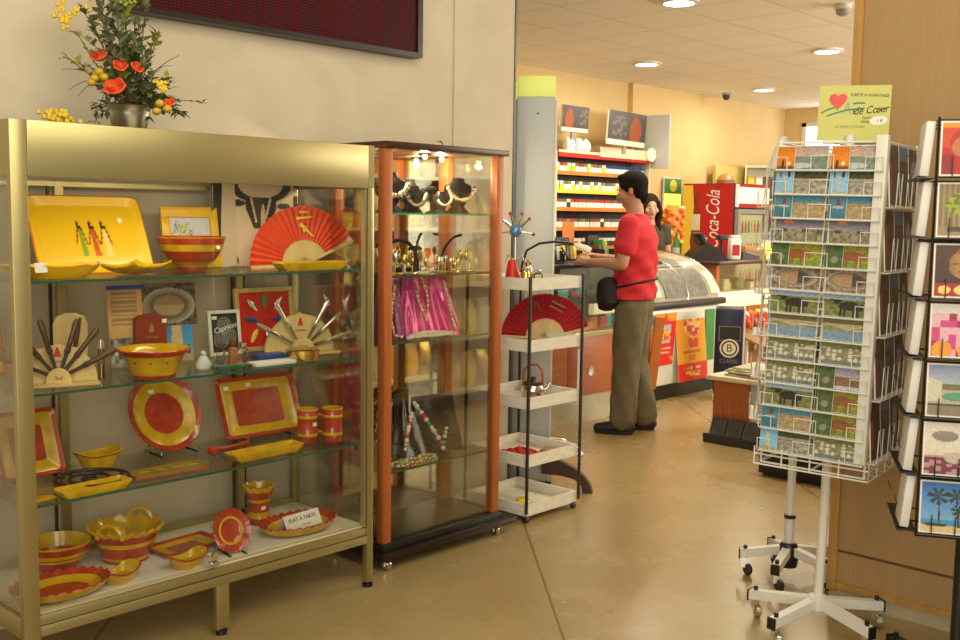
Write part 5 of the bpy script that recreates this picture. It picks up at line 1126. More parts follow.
obj('header', BX(V0+.01, V1-.01, W0, W0+.05, 1.58, 1.83, bev=.01), 'lit_header', vm, world=True); obj('header_red', BX(V0+.01, V1-.01, W0-.004, W0-.0005, 1.58, 1.62), 'coke_red', vm, world=True); obj('header_top', BX(V0+.01, V1-.01, W0-.004, W0-.0005, 1.80, 1.83), 'coke_red', vm, world=True)
dr = obj('door_frame', (lambda bm: [box(bm, *a) for a in ((V0+.01, V1-.01, W0, W0+.045, .25, .30), (V0+.01, V1-.01, W0, W0+.045, 1.51, 1.56), (V0+.01, V0+.06, W0, W0+.045, .30, 1.51), (V1-.06, V1-.01, W0, W0+.045, .30, 1.51))] and bm)(NB()), 'grey_edge', vm, world=True)
obj('door_glass', BX(V0+.06, V1-.06, W0+.015, W0+.02, .30, 1.51), 'glass', vm, world=True, smooth=False)
obj('inner_light', BX(V0+.07, V1-.07, W0+.0455, W0+.049, .32, 1.5), 'fridge_inside', vm, world=True)
for zz in (.45, .75, 1.05, 1.30):
    obj('wire_shelf', BX(V0+.065, V1-.065, W0+.022, W0+.045, zz-.01, zz), 'white_metal', vm, world=True)
for k, zz in enumerate((.75, 1.05, 1.30)):
    for i in range(8):
        m = ['coke_red', 'green', 'cream', 'orange', 'brown_box', 'cream', 'green', 'coke_red'][(i+k*3) % 8]
        tag(obj('drink_bottle', rings(NB(), [(.011, .011, 0, 0), (.011, .011, .09, 0), (.005, .005, .12, 0), (.005, .005, .14, 0)], 10), m, None, loc=(V0+.10+.07*i, W0+.0335, zz)), 'small drink bottle behind the fridge door glass on the %s rack' % ('lowest', 'middle', 'top')[k], 'bottle', 'bottles on the %s fridge rack' % ('lowest', 'middle', 'top')[k])
obj('feet', BX(V0+.03, V1-.03, W0+.06, W1-.03, 0, .06), 'black', vm, world=True)
# far shelves and board
t = thing('partition_board', 'yellow green partition board before the rear wall', 'board', (11.6, 6.56, 0)); obj('board_panel', BX(-.55, .9, -.02, .02, .08, 2.09), 'board_yellow', t); obj('board_foot', BX(-.5, .85, -.10, .10, 0, .08), 'cream', t); 
t = thing('orange_ball_lamp', 'rounded orange basket on top of the drinks fridge', 'basket', (10.62, 6.15, 1.84)); obj('basket_body', rings(NB(), [(.10, .10, 0, 0), (.11, .11, .05, 0), (.08, .08, .10, 0), (.03, .03, .125, 0)], 28), 'terracotta', t); obj('basket_rim', rings(NB(), [(.115, .115, .0, 0), (.12, .12, .01, 0), (.115, .115, .02, 0)], 28, cap0=False, cap1=False), 'cork', t); t.name = 'basket'
ms = thing('magazine_shelf', 'cream shelf unit of magazines beyond the drinks fridge', 'shelf', (11.9, 6.1, 0), R(-60))
bm = NB(); box(bm, -.45, .45, .14, .16, 0, 2.12); box(bm, -.46, -.44, -.15, .16, 0, 2.12); box(bm, .44, .46, -.15, .16, 0, 2.12)
for zz in (.1, .5, .9, 1.3, 1.7, 2.10): box(bm, -.44, .44, -.15, .14, zz-.02, zz)
obj('shelf_unit', bm, 'cream', ms)
random.seed(8)
for k, zz in enumerate((.9, 1.3, 1.7)):
    for i in range(9):
        m = random.choice(['dark_paper', 'white_paper', 'cork', 'blue', 'print_red', 'cream', 'print_yellow', 'print_brown'])
        p = Matrix.Translation((11.9, 6.1, 0)) @ Rz(R(-60)) @ Vector((-.38+.095*i, -.04, zz))
        tag(obj('magazine', BX(-.04, .04, -.006, .006, 0, .28), m, None, loc=p, rot=(R(-12), 0, R(-60)), smooth=False), '%s magazine on the %s far cream shelf' % (m.replace('print_', '').replace('_', ' '), ('lower', 'middle', 'upper')[k]), 'magazine', '%s magazines on the %s far shelf level' % (m.replace('print_', '').replace('_', ' '), ('lower', 'middle', 'upper')[k]))
# cigarette shelving
cg = thing('cigarette_shelves', 'wall shelving for cigarette packs with orange price strips behind the counter', 'shelving', (8.75, 6.6, 0))
G0, G1 = 7.9, 9.47
obj('back_panel', BX(G0, G1, 6.66, 6.68, .85, 2.08), 'dark_paper', cg, world=True); obj('lower_cupboard', BX(G0, G1, 6.40, 6.69, 0, .85), 'cork', cg, world=True)
for x in (G0-.02, G1): obj('side_upright', BX(x, x+.02, 6.42, 6.68, .85, 2.08), 'cream', cg, world=True)
RZ = (1.895, 1.715, 1.540, 1.345, 1.150)
for k, zz in enumerate(RZ):
    s_ = obj('shelf', BX(G0, G1, 6.44, 6.66, zz-.012, zz), 'cream', cg, world=True)
    bm = BX(G0, G1, 6.43, 6.439, zz-.032, zz+.006); bmesh.ops.translate(bm, verts=bm.verts, vec=(-8.75, -6.6, 0)); obj('price_strip', bm, ('strip_orange', 'print_yellow', 'strip_orange', 'strip_orange', 'strip_orange')[k], s_)
obj('canopy', BX(G0, G1, 6.40, 6.68, 2.035, 2.075), 'red_paint', cg, world=True); obj('canopy_front', BX(8.55, G1, 6.385, 6.3995, 2.06, 2.16), 'cream', cg, world=True); obj('canopy_top', BX(G0, G1, 6.40, 6.68, 2.075, 2.10), 'cream', cg, world=True)
obj('sign_fin', BX(9.50, 9.53, 6.2, 6.66, 1.98, 2.55, bev=.004), 'grey_panel', cg, world=True); obj('fin_light', rings(NB(), [(.07, .07, 0, 0), (.07, .07, .02, 0), (.03, .03, .03, 0)], 24, M=Tr(9.40-8.75, 6.36-6.6, 2.12) @ Rx(PI/2)), 'lit_white', cg)
packs = {}
for nm, a, b in (('red', 'print_white', 'print_red'), ('gold', 'print_white', 'cork'), ('blue', 'print_white', 'blue'), ('yellow', 'print_yellow', 'print_white'), ('dark', 'dark_paper', 'print_white'), ('white', 'print_white', 'grey_card')):
    bm = NB(); box(bm, -.0275, .0275, -.011, .011, 0, .056, 0); box(bm, -.0275, .0275, -.011, .011, .0561, .088, 1); o = obj('cigarette_pack', bm, [a, b], None, smooth=False); packs[nm] = [o, False]
random.seed(3); kinds = ['gold yellow gold red gold yellow'.split(), 'white yellow gold white yellow white'.split(), 'red red white dark red white'.split(), 'white white dark gold white red'.split(), 'dark dark blue white dark yellow'.split()]
for k, zz in enumerate(RZ):
    for i in range(24):
        nm = kinds[k][int(random.random()*6)] if not (k == 0 and i > 12) else 'blue'; P_ = packs[nm]; o = P_[0]
        if P_[1]: o = o.copy(); COL.objects.link(o)
        P_[1] = True
        tag(o, '%s cigarette pack on the %s shelf behind the man' % ({'red': 'white and red', 'gold': 'white and brown', 'blue': 'white and blue', 'yellow': 'yellow', 'dark': 'dark', 'white': 'plain white'}[nm], ['top', 'second', 'third', 'fourth', 'lowest'][k]), 'cigarettes', '%s packs on the %s cigarette shelf' % (nm, ['top', 'second', 'third', 'fourth', 'lowest'][k]))
        o.location = (7.96+.0625*i, 6.47+.01*random.random(), zz); o.rotation_euler = (0, 0, R(random.uniform(-3, 3)))
def photo_a(u, v):
    c = mixc((.05, .045, .045), (.09, .085, .095), v)
    if blob(u, v, .72, .45, .16, .42): c = (.42, .06, .02) if hsh(int(u*20), int(v*16)) > .4 else (.22, .10, .06)
    if blob(u, v, .3, .5, .2, .4) and hsh(int(u*16), int(v*14), 2) > .4: c = (.16, .14, .14)
    if v < .16: c = (.86, .82, .62)
    return c
def sign_photo(loc, rz, w, h, label, sh):
    t = thing('photo_sign', label, 'sign', loc, (R(4), 0, rz), 'photo signs above the cigarettes'); mobj('photo', picture_mesh('photo', w, h, .02, 40, 30, lambda u, v: photo_a((u+sh) % 1, v)), t)
    obj('holder', BX(-.03, .03, -.0, .02, -.08, .005), 'grey_edge', t)
sign_photo((8.17, 6.44, 2.285), 0, .42, .25, 'smaller dark photo sign above the cigarette shelves, beside the white pillar', .45); sign_photo((8.93, 6.36, 2.19), R(6), .78, .34, 'large dark photo sign with red figures above the cigarette shelves', 0)
for i, (x, zz) in enumerate(((8.15, 2.10), (8.30, 2.10), (8.42, 2.10))):
    t = tag(obj('paper_bag', rings(NB(), [(.055, .035, 0, 0), (.065, .05, .04, 0), (.06, .045, .09, 0), (.05, .01, .13, 0)], 20, 3), 'white_paper', None, loc=(x, 6.48, zz), rot=(0, 0, R(15*i))), 'crumpled white bag on top of the cigarette shelves, %s of three' % ('left', 'middle', 'right')[i], 'bag', 'white bags on the cigarette shelves')

# newspaper stand and black plinth
ns = thing('newspaper_stand', 'low newspaper stand with a red wood end behind the postcard rack', 'stand', (6.2, 3.1, 0))
obj('stand_body', BX(6.0, 6.42, 2.70, 3.50, .02, .40), 'grey_panel', ns, world=True); obj('wood_panel', BX(5.985, 5.999, 3.24, 3.50, .02, .40), 'cherry_wood', ns, world=True); obj('stand_top', BX(5.95, 6.46, 2.66, 3.54, .40, .43, bev=.004), 'cream', ns, world=True); obj('base_tray', BX(5.87, 5.985, 2.70, 3.50, 0, .03, bev=.004), 'dark_plastic', ns, world=True); obj('tray_lip', BX(5.87, 5.88, 2.70, 3.50, .03, .06), 'dark_plastic', ns, world=True)
random.seed(12)
for i in range(5):
    tag(obj('newspaper', BX(-.14, .14, -.19, .19, 0, .012, bev=.004), 'magazines' if i % 2 else 'newsprint', None, loc=(6.2+.02*math.sin(i*2), 3.30-.01*i, .43+.0122*i), rot=(0, 0, R(90+random.uniform(-8, 8)))), 'folded newspaper on the stand top far end, %s in its pile' % ('lowest', 'second from the bottom', 'in the middle', 'second from the top', 'topmost')[i], 'newspaper', 'newspapers piled at the far end')
    tag(obj('magazine', BX(-.14, .14, -.17, .17, 0, .012, bev=.004), 'newsprint' if i % 2 else 'magazines', None, loc=(6.2-.02*math.sin(i*2), 2.87+.008*i, .43+.0122*i), rot=(0, 0, R(90+random.uniform(-8, 8)))), 'magazine on the stand top near end, %s in its pile' % ('lowest', 'second from the bottom', 'in the middle', 'second from the top', 'topmost')[i], 'magazine', 'magazines piled at the near end')
for i in range(6): tag(obj('newspaper', BX(-.006, .006, -.055, .055, 0, .14), 'dark_paper', None, loc=(5.897, 3.42-.12*i, .032), rot=(0, R(25), 0), smooth=False), 'dark newspaper leaning in the stand bottom tray, %s from the far end' % ('first', 'second', 'third', 'fourth', 'fifth', 'sixth')[i], 'newspaper', 'newspapers in the bottom tray')
t = thing('black_plinth', 'low black plinth on the floor behind the white postcard rack', 'plinth', (5.75, 2.45, 0)); obj('plinth_body', BX(-.42, .5, -.35, .36, .015, .16, bev=.005), 'black', t); obj('plinth_foot', BX(-.40, .48, -.33, .34, 0, .015), 'dark_plastic', t)

# goods shelving along the right of the shop, seen in the cabinet mirror
gs = thing('goods_shelves', 'wooden shelving of yellow sweet bags across the shop, reflected in the cabinet mirror', 'shelving', (6.0, .75, 0))
for x in (4.5, 6.0, 7.5): obj('upright', BX(x-.02, x+.02, .58, .92, 0, 2.1), 'cherry_wood', gs, world=True)
obj('back_panel', BX(4.52, 7.48, .56, .579, 0, 2.1), 'cork', gs, world=True)
for zz in (.15, .55, .95, 1.35, 1.75):
    for x0 in (4.52, 6.02): obj('shelf', BX(x0, x0+1.46, .58, .92, zz-.025, zz), 'cream', gs, world=True)
random.seed(31); proto = {}
for k, zz in enumerate((.15, .55, .95, 1.35, 1.75)):
    for i in range(16):
        m = ['print_yellow', 'gold', 'bright_yellow', 'cream', 'print_yellow', 'orange'][(i*5+k*2+i//3) % 6]
        if m not in proto: o = proto[m] = obj('sweet_bag', rings(NB(), [(.06, .05, 0, 0), (.075, .06, .05, 0), (.07, .055, .18, 0), (.06, .012, .25, 0), (.06, .006, .27, 0)], 24, 3.5), m)
        else: o = proto[m].copy(); COL.objects.link(o)
        o.location = (4.63+.172*i+(.04 if i > 7 else 0)+.01*random.random(), .78, zz); o.rotation_euler = (0, 0, R(180+random.uniform(-8, 8)))
        tag(o, '%s sweet bag across the shop, on the %s shelf in the mirror view' % ({'print_yellow': 'yellow', 'gold': 'gold foil', 'bright_yellow': 'bright yellow', 'cream': 'cream', 'orange': 'orange'}[m], ['bottom', 'second', 'third', 'fourth', 'top'][k]), 'bag', '%s sweet bags on the %s mirrored shelf' % (m.replace('_', ' '), ['bottom', 'second', 'third', 'fourth', 'top'][k]))

# ------------------------------------------------------------------ postcards
def sky(u, v, a=(.30, .55, .80), b=(.62, .72, .80)): return mixc(b, a, v)
def k_sunset(u, v):
    c = mixc((.80, .30, .02), (.62, .20, .02), abs(v-.5)*1.4)
    if blob(u, v, .68, .26, .11, .09): c = (.95, .80, .45)
    if v < .13: c = (.25, .10, .02)
    if blob(u, v, .34, .22, .07, .2): c = (.08, .03, .02)
    return c
def k_dawn(u, v):
    if v > .55: c = mixc((.62, .48, .42), (.42, .35, .36), (v-.55)*2)
    else: c = mixc((.30, .36, .38), (.22, .26, .12), hsh(int(u*12), int(v*9)))
    if blob(u, v, .42, .80, .08, .07): c = (.75, .38, .25)
    if blob(u, v, .40, .16, .3, .12): c = (.55, .60, .62)
    return c
def k_bird(u, v):
    c = (.33, .56, .78)
    if abs(u-.50) < .05+.1*v*.5 and v < .8: c = (.60, .54, .44)
    if v > .72 and abs(u-.5) < .3 and hsh(int(u*14), 2) > .3: c = (.07, .06, .06)
    if v < .10: c = (.5, .48, .42)
    return c
def k_flamingo(u, v):
    if v > .66: return mixc((.05, .07, .03), (.16, .18, .09), hsh(int(u*24), int(v*16)))
    if v > .56: return (.50, .44, .38)
    return mixc((.24, .22, .18), (.60, .55, .48), hsh(int(u*20), int(v*12), 2))
def k_boat(u, v):
    c = mixc((.06, .22, .30), (.12, .34, .46), v)
    if blob(u, v, .55, .72, .12, .16): c = (.30, .08, .05)
    if blob(u, v, .55, .5, .35, .07): c = (.45, .50, .50)
    return c
def k_beach(u, v):
    if v > .80: return (.10, .38, .62)
    if v > .64 + .2*(u-.4)**2: return (.16, .36, .46)
    return mixc((.58, .46, .28), (.36, .26, .14), hsh(int(u*16), int(v*12), 3)*.8)
def k_dusk(u, v):
    if v > .5: c = mixc((.42, .38, .42), (.20, .19, .28), (v-.5)*2)
    else: c = mixc((.48, .40, .30), (.14, .16, .07), hsh(int(u*20), int(v*9), 2))
    if blob(u, v, .28, .86, .10, .07): c = (.85, .30, .10)
    if .40 < v < .55 and hsh(int(u*16), 3) > .6: c = (.10, .10, .06)
    return c
def k_foal(u, v): 
    c = mixc((.07, .13, .03), (.16, .22, .08), hsh(int(u*10), int(v*10)))
    if blob(u, v, .55, .35, .2, .15): c = (.35, .34, .28)
    return c
def animal(u, v, body, cx=.5, cy=.5, s=1.):
    return blob(u, v, cx, cy, .19*s, .17*s) or blob(u, v, cx-.22*s, cy+.18*s, .07*s, .13*s) or blob(u, v, cx-.27*s, cy+.22*s, .08*s, .06*s) or (cy-.42*s < v < cy and min(abs(u-cx-q*s) for q in (-.14, -.07, .08, .15)) < .018*s) or blob(u, v, cx+.21*s, cy-.02, .03*s, .16*s)
def k_horse(u, v):
    c = mixc((.50, .42, .05), (.26, .34, .05), hsh(int(u*14), int(v*8), 2))
    if v < .25: c = mixc((.20, .34, .04), (.34, .42, .06), hsh(int(u*18), int(v*12)))
    if animal(u, v, 0, .5, .52, 1.2): c = (.36, .15, .05)
    return c
def k_arena(u, v):
    x, y = (u-.48)/.46, (v-.52)/.40; d = x*x+y*y
    if d > 1.1: return mixc((.22, .12, .07), (.46, .34, .25), hsh(int(u*18), int(v*12)))
    if d > .82: return (.58, .52, .42) if int(math.atan2(y, x)*9) % 2 else (.36, .30, .22)
    if d > .5: return (.33, .27, .20)
    return (.50, .34, .22) if u < .55 else (.13, .11, .09)
def k_bull(u, v):
    if v > .74: return mixc((.55, .68, .78), (.35, .55, .75), (v-.74)*4)
    c = mixc((.32, .33, .12), (.17, .20, .06), hsh(int(u*16), int(v*10)))
    if animal(u, v, 0, .52, .46, 1.15): c = (.05, .035, .025)
    return c
def k_coast(u, v):
    if v > .72: return (.26, .25, .10)
    if v > .56+.08*math.sin(u*9): return (.62, .52, .36)
    if v > .40: return mixc((.25, .34, .16), (.42, .36, .22), hsh(int(u*16), 1))
    return (.27, .38, .50)
def k_herd(u, v):
    if v > .72: return mixc((.18, .22, .05), (.33, .34, .12), hsh(int(u*18), int(v*8)))
    c = mixc((.25, .27, .14), (.38, .36, .24), hsh(int(u*18), int(v*12), 3))
    if hsh(int(u*9), int(v*6), 5) > .45 and blob(u*9-int(u*9), v*6-int(v*6), .5, .5, .4, .5): c = (.72, .68, .58)
    if v < .16: c = (.22, .26, .26)
    return c
def k_pink(u, v):
    if v > .52: return mixc((.62, .54, .58), (.46, .44, .58), v)
    c = mixc((.42, .22, .11), (.20, .13, .06), hsh(int(u*14), int(v*12)))
    return (.6, .58, .62) if v < .12 else c
def k_tower(u, v):
    c = (.26, .60, .84)
    if abs(u-.45) < .13 and v < .78: c = (.70, .62, .45)
    if v < .16: c = (.5, .42, .28)
    return c
def k_dark(s):
    def fn(u, v):
        c = mixc((.05, .04, .035), (.16, .13, .12), hsh(int(u*5), int(v*9), s))
        if s % 3 == 0 and .2 < v < .7 and u < .3: c = (.35, .08, .04)
        if s % 3 == 1 and v > .75: c = (.12, .22, .38)
        if s % 3 == 2 and blob(u, v, .5, .5, .25, .3): c = (.30, .30, .36)
        return c
    return fn
def bordered(fn, b=.04):
    return lambda u, v: (.80, .78, .73) if (u < b or u > 1-b or v < b or v > 1-b) else fn((u-b)/(1-2*b), (v-b)/(1-2*b))
CM = {}
def card_mesh(key, fn, w, h):
    k = (key, w, h)
    if k not in CM: CM[k] = picture_mesh('card', w, h, .004, 40, 30, bordered(lambda u, v: tuple(q*q*.35+q*.62 for q in fn(u, v)), .022), noise=.34)
    return CM[k]
DES = {'sunset': (k_sunset, 'orange sunset'), 'dawn': (k_dawn, 'grey pink dawn marsh'), 'bird': (k_bird, 'blue sky stork'), 'flamingo': (k_flamingo, 'pale flamingo flock'), 'boat': (k_boat, 'teal sea boat'), 'beach': (k_beach, 'blue sea and sand'), 'dusk': (k_dusk, 'violet dusk with orange sun'), 'foal': (k_foal, 'dark green foal'), 'horse': (k_horse, 'brown horse on yellow meadow'), 'arena': (k_arena, 'round stone arena'), 'bull': (k_bull, 'dark bull on green field'), 'coast': (k_coast, 'olive and blue coast'), 'herd': (k_herd, 'white horse herd'), 'pink': (k_pink, 'pink violet hills'), 'tower': (k_tower, 'blue sky stone tower')}
ORD = ['top', 'second', 'third', 'fourth', 'fifth', 'sixth', 'seventh', 'eighth', 'ninth', 'tenth', 'eleventh', 'twelfth', 'bottom']

# ------------------------------------------------------------------ front postcard spinner
SPC = Vector((3.414, 1.551, 0)); SPR = R(-83)
sp = thing('postcard_rack', 'white wire revolving rack packed with landscape postcards, before the wooden wall', 'rack', SPC, SPR)
LEAN = Matrix.Rotation(R(1.1), 4, Vector((.906, .423, 0)))        # the worn rack leans a little to the right on its pole
LL = Rz(-SPR) @ LEAN @ Rz(SPR)
def leaned(bm): bmesh.ops.transform(bm, matrix=LL, verts=bm.verts); return bm
obj('pole', leaned(rings(NB(), [(.016, .016, .10, 0), (.016, .016, 1.74, 0)], 24)), 'white_metal', sp)
hw = .174; ZB, ZTP = .62, 1.715
bm = NB()
for sx in (-1, 1):
    for sy in (-1, 1): tube(bm, [(sx*hw, sy*hw, ZB), (sx*hw, sy*hw, ZTP)], .004, 6)
for zz in (ZB, ZB+.05, ZTP-.01, 1.16):
    tube(bm, [(-hw, -hw, zz), (hw, -hw, zz), (hw, hw, zz), (-hw, hw, zz)], .0035, 6, cyc=True)
for zz in (ZB, ZTP-.01):
    for a in ((hw, 0), (-hw, 0), (0, hw), (0, -hw)): tube(bm, [(0, 0, zz), (a[0], a[1], zz)], .0035, 6)
obj('wire_frame', leaned(bm), 'white_metal', sp)
bm = NB(); hw2 = hw+.018
for zz in (ZB-.005, ZB+.03): tube(bm, [(-hw2, -hw2, zz), (hw2, -hw2, zz), (hw2, hw2, zz), (-hw2, hw2, zz)], .003, 6, cyc=True)
for i in range(5):
    q = -hw2+2*hw2*i/4
    for p in ((q, -hw2), (hw2, q)): tube(bm, [(p[0]*.92, p[1]*.92, ZB-.006), (p[0], p[1], ZB-.005), (p[0], p[1], ZB+.055)], .0028, 6)
obj('bottom_basket', leaned(bm), 'white_metal', sp)
obj('corner_panel', leaned(BX(hw-.030, hw+.006, -hw-.028, -hw+.004, ZB+.05, ZTP+.01, bev=.002)), 'white_metal', sp)
NR = 13; RH = (ZTP-.015-(ZB+.055))/NR
for i in range(NR):
    zz = ZTP-.015-RH*(i+1); bm = NB()
    for (x0, x1, y, hh) in ((-.178, -.135, -hw-.034, .034), (-.055, .018, -hw-.036, .04), (.118, .172, -hw-.034, .034)):
        tube(bm, [(x0, y, zz-.008), (x0, y-.002, zz+hh), (x1, y-.002, zz+hh), (x1, y, zz-.008)], .0019, 5)
    tube(bm, [(-hw, -hw-.034, zz-.008), (hw, -hw-.034, zz-.008)], .0022, 5); box(bm, -hw, hw, -hw-.034, -hw, zz-.011, zz-.008)
    obj('card_pocket', leaned(bm), 'white_metal', sp)
for i in range(5):
    zz = ZB+.06+.207*i; bm = NB()
    for (y0, y1) in ((-.15, -.10), (-.03, .03), (.09, .15)): tube(bm, [(hw+.03, y0, zz-.008), (hw+.031, y0, zz+.10), (hw+.031, y1, zz+.10), (hw+.03, y1, zz-.008)], .002, 5)
    box(bm, hw, hw+.032, -hw, hw, zz-.011, zz-.008); obj('side_pocket', leaned(bm), 'white_metal', sp)
base = Matrix.Translation(SPC) @ LEAN @ Rz(SPR)
def spin_card(M0, rz, x, y, z, me, label, group, tilt=-7, extra=0., cat='postcard'):
    m = M0 @ Tr(x, y, z) @ Rz(extra) @ Rx(R(tilt)); o = mobj('postcard', me, None, m.to_translation(), m.to_euler()); return tag(o, label, cat, group)
ROWS = [('sunset', 'dawn', 'sunset', 'dawn'), ('bird', 'flamingo', 'bird', 'flamingo'), ('boat', 'beach', 'boat', 'beach'), (None, 'dusk', None, 'dusk'), ('foal', 'horse', 'foal', 'horse'), (None, 'arena', None, 'arena'), (None, 'bull', None, 'bull'), (None, 'coast', None, 'coast'), (None, 'herd', None, 'herd'), (None, 'herd', 'foal', 'pink'), (None, 'bull', 'foal', 'horse'), ('boat', 'beach', 'foal', 'horse'), ('tower', 'flamingo', None, 'herd')]
for i, row in enumerate(ROWS):
    zz = ZTP-.015-RH*(i+1)-.006
    for j, side in ((0, 'left'), (1, 'right')):
        pk, lk = row[2*j], row[2*j+1]; cx = -.089+.178*j
        fn, nm = DES[lk]
        spin_card(base, SPR, cx, -hw-.016, zz, card_mesh(lk, fn, .166, .079), '%s postcard, front white rack, %s row, %s half' % (nm, ORD[i], side), 'landscape postcards on the white rack')
        if pk:
            fn, nm = DES[pk]
            spin_card(base, SPR, cx-.055, -hw-.0245, zz, card_mesh(pk, fn, .060, .077), 'small upright %s postcard, white rack, %s row, %s half' % (nm, ORD[i], side), 'upright postcards on the white rack')
for i in range(5):
    zz = ZB+.055+.207*i
    for j in range(3):
        s = i*3+j; me = card_mesh('dark%d' % s, k_dark(s), .112, .20); o = spin_card(base, SPR, hw+.016, -.116+.116*j, zz, me, '', '', -5, PI/2)
        tag(o, 'tall dark card on the white rack right side, %s level, %s' % (['fifth', 'fourth', 'third', 'second', 'top'][i], ['by the front corner', 'in the middle', 'at the rear'][j]), 'postcard', 'tall dark cards on the white rack')
def caster(par, p, m='dark_plastic', r=.024):
    k = obj('caster', BX(p[0]-.012, p[0]+.012, p[1]-.012, p[1]+.012, r*1.3, p[2]), 'chrome', par)
    bm = rings(NB(), [(r*.8, r*.8, -.011, 0), (r, r, -.007, 0), (r, r, .007, 0), (r*.8, r*.8, .011, 0)], 20, M=Tr(p[0]+.012, p[1]-.008, r) @ Rz(.6) @ Ry(PI/2)); obj('wheel', bm, m, k)
def star_base(par, arms, z0, w=.017, hh=.034, m='white_metal', wheel_m='steel'):
    for a, L in arms:
        Mx = Rz(a)
        bm = NB(); q = [(0.01, -w, z0+.02), (L, -w*.9, z0-hh*.4), (L, w*.9, z0-hh*.4), (0.01, w, z0+.02)]
        A = [bm.verts.new(Mx @ Vector(p)) for p in q]; B = [bm.verts.new(Mx @ Vector((p[0], p[1], p[2]+hh))) for p in q]
        for f in ((A[3], A[2], A[1], A[0]), (B[0], B[1], B[2], B[3])): bm.faces.new(f)
        for k in range(4): bm.faces.new((A[k], A[(k+1) % 4], B[(k+1) % 4], B[k]))
        obj('base_arm', bm, m, par, smooth=False)
        b = NB(); box(b, L, L+.006, -w, w, z0-hh*.4-.004, z0+hh*.6+.004, M=Mx); obj('end_cap', b, 'black', par)
        p = Mx @ Vector((L-.02, 0, 0)); caster(par, (p.x, p.y, z0-hh*.4+.002), wheel_m)
        obj('bolt', cyl(NB(), (p.x, p.y, z0+hh*.55), .008, .02, 12), 'black', par)
star_base(sp, [(R(94)-SPR, .25), (R(166)-SPR, .23), (R(255)-SPR, .23), (R(327)-SPR, .26)], .075)
obj('hub', rings(NB(), [(.03, .03, .085, 0), (.03, .03, .135, 0), (.017, .017, .14, 0)], 24), 'white_metal', sp)
# yellow card sign on top
sg = thing('card_sign', 'yellow sign with a red heart and handwriting on top of the white postcard rack', 'sign', SPC+Vector((.030, -.030, 1.722)), (R(-1), R(1.1), R(-69)))
sg.scale = (.94, 1, 1)
W2, H2 = .122, .185
obj('sign_board', BX(-W2, W2, -.0025, .0025, .0, H2), 'sign_yellow', sg, smooth=False)
hp = [(16*math.sin(a)**3, 13*math.cos(a)-5*math.cos(2*a)-2*math.cos(3*a)-math.cos(4*a)) for a in [2*PI*i/48 for i in range(48)]]
bm = prism(NB(), [(x*.0019, y*.0019) for x, y in hp], -.006, -.0026); bmesh.ops.bevel(bm, geom=[e for e in bm.edges if all(v.co.y < -.005 for v in e.verts)], offset=.0025, segments=2, affect='EDGES')
obj('heart', bm, 'heart_red', sg, loc=(-.056, 0, .135))
def ink(pts, r, m, nm='pen_stroke'): obj(nm, tube(NB(), [(x, -.0028, zz) for x, zz in pts], r, 5), m, sg)
ink([(-.112, .093), (-.09, .105), (-.065, .112)], .0022, 'print_teal', 'teal_stroke'); ink([(-.092, .083), (-.06, .094), (-.02, .104), (.02, .108), (.036, .109)], .0022, 'print_teal', 'teal_stroke'); ink([(-.004, .124), (.015, .127), (.036, .126)], .0024, 'print_teal', 'teal_stroke')
text('A', .058, 'grey_edge', sg, (-.026, -.003, .108), (PI/2, R(-4), 0), shear=.25, sx=.7); text('s', .034, 'print_black', sg, (-.002, -.003, .101), (PI/2, R(-4), 0), shear=.3)
text('de Cœur', .036, 'print_black', sg, (.057, -.003, .103), (PI/2, R(-5), 0), shear=.35, sx=.88); ink([(.085, .100), (.095, .106), (.108, .109)], .0016, 'print_black')
text('CARTE A AVANTAGE', .0135, 'print_black', sg, (.05, -.003, .152), (PI/2, R(2), 0), shear=.15, sx=1.0)
text('Tarif a', .013, 'print_black', sg, (.045, -.003, .077), (PI/2, R(-2), 0), shear=.25); text('Unique', .013, 'print_black', sg, (.043, -.003, .065), (PI/2, R(-2), 0), shear=.25)
obj('white_oval', rings(NB(), [(.030, .0145, 0, 0), (.030, .0145, .0012, 0)], 36, M=Tr(.085, -.0026, .068) @ Ry(R(-5)) @ Rx(PI/2)), 'print_white', sg); text('1 €', .015, 'print_black', sg, (.088, -.0042, .067), shear=.2)
text('LE BON CHOIX', .012, 'board_yellow_dark', sg, (-.01, -.003, .047), sx=1.25)
obj('sign_clip', BX(-.10, .01, -.012, .008, -.012, .001), 'white_metal', sg)

# ------------------------------------------------------------------ second white spinner behind
SP2 = Vector((3.86, 1.885, 0)); R2 = R(-62)
s2 = thing('postcard_rack', 'second white revolving postcard rack standing behind the first', 'rack', SP2, R2)
obj('pole', rings(NB(), [(.02, .02, .10, 0), (.02, .02, .25, 0), (.016, .016, .255, 0), (.016, .016, 1.68, 0)], 24), 'white_metal', s2); obj('collar', rings(NB(), [(.021, .021, .25, 0), (.024, .024, .253, 0), (.024, .024, .262, 0), (.021, .021, .265, 0)], 24), 'black', s2)
obj('hub', rings(NB(), [(.035, .035, .05, 0), (.04, .04, .08, 0), (.04, .04, .13, 0), (.03, .03, .15, 0)], 24), 'black', s2)
hq = .145; bm = NB()
for sx in (-1, 1):
    for sy in (-1, 1): tube(bm, [(sx*hq, sy*hq, .66), (sx*hq, sy*hq, 1.66)], .004, 6)
for zz in (.66, .9, 1.15, 1.4, 1.65): tube(bm, [(-hq, -hq, zz), (hq, -hq, zz), (hq, hq, zz), (-hq, hq, zz)], .0035, 6, cyc=True)
for zz in (.66, 1.65):
    for a in ((hq, 0), (-hq, 0), (0, hq), (0, -hq)): tube(bm, [(0, 0, zz), (a[0], a[1], zz)], .0035, 6)
obj('wire_frame', bm, 'white_metal', s2)
obj('top_cone', rings(NB(), [(.05, .05, 1.66, 0), (.045, .045, 1.69, 0), (.012, .012, 1.78, 0)], 24), 'white_metal', s2, loc=(-.09, 0, 0))
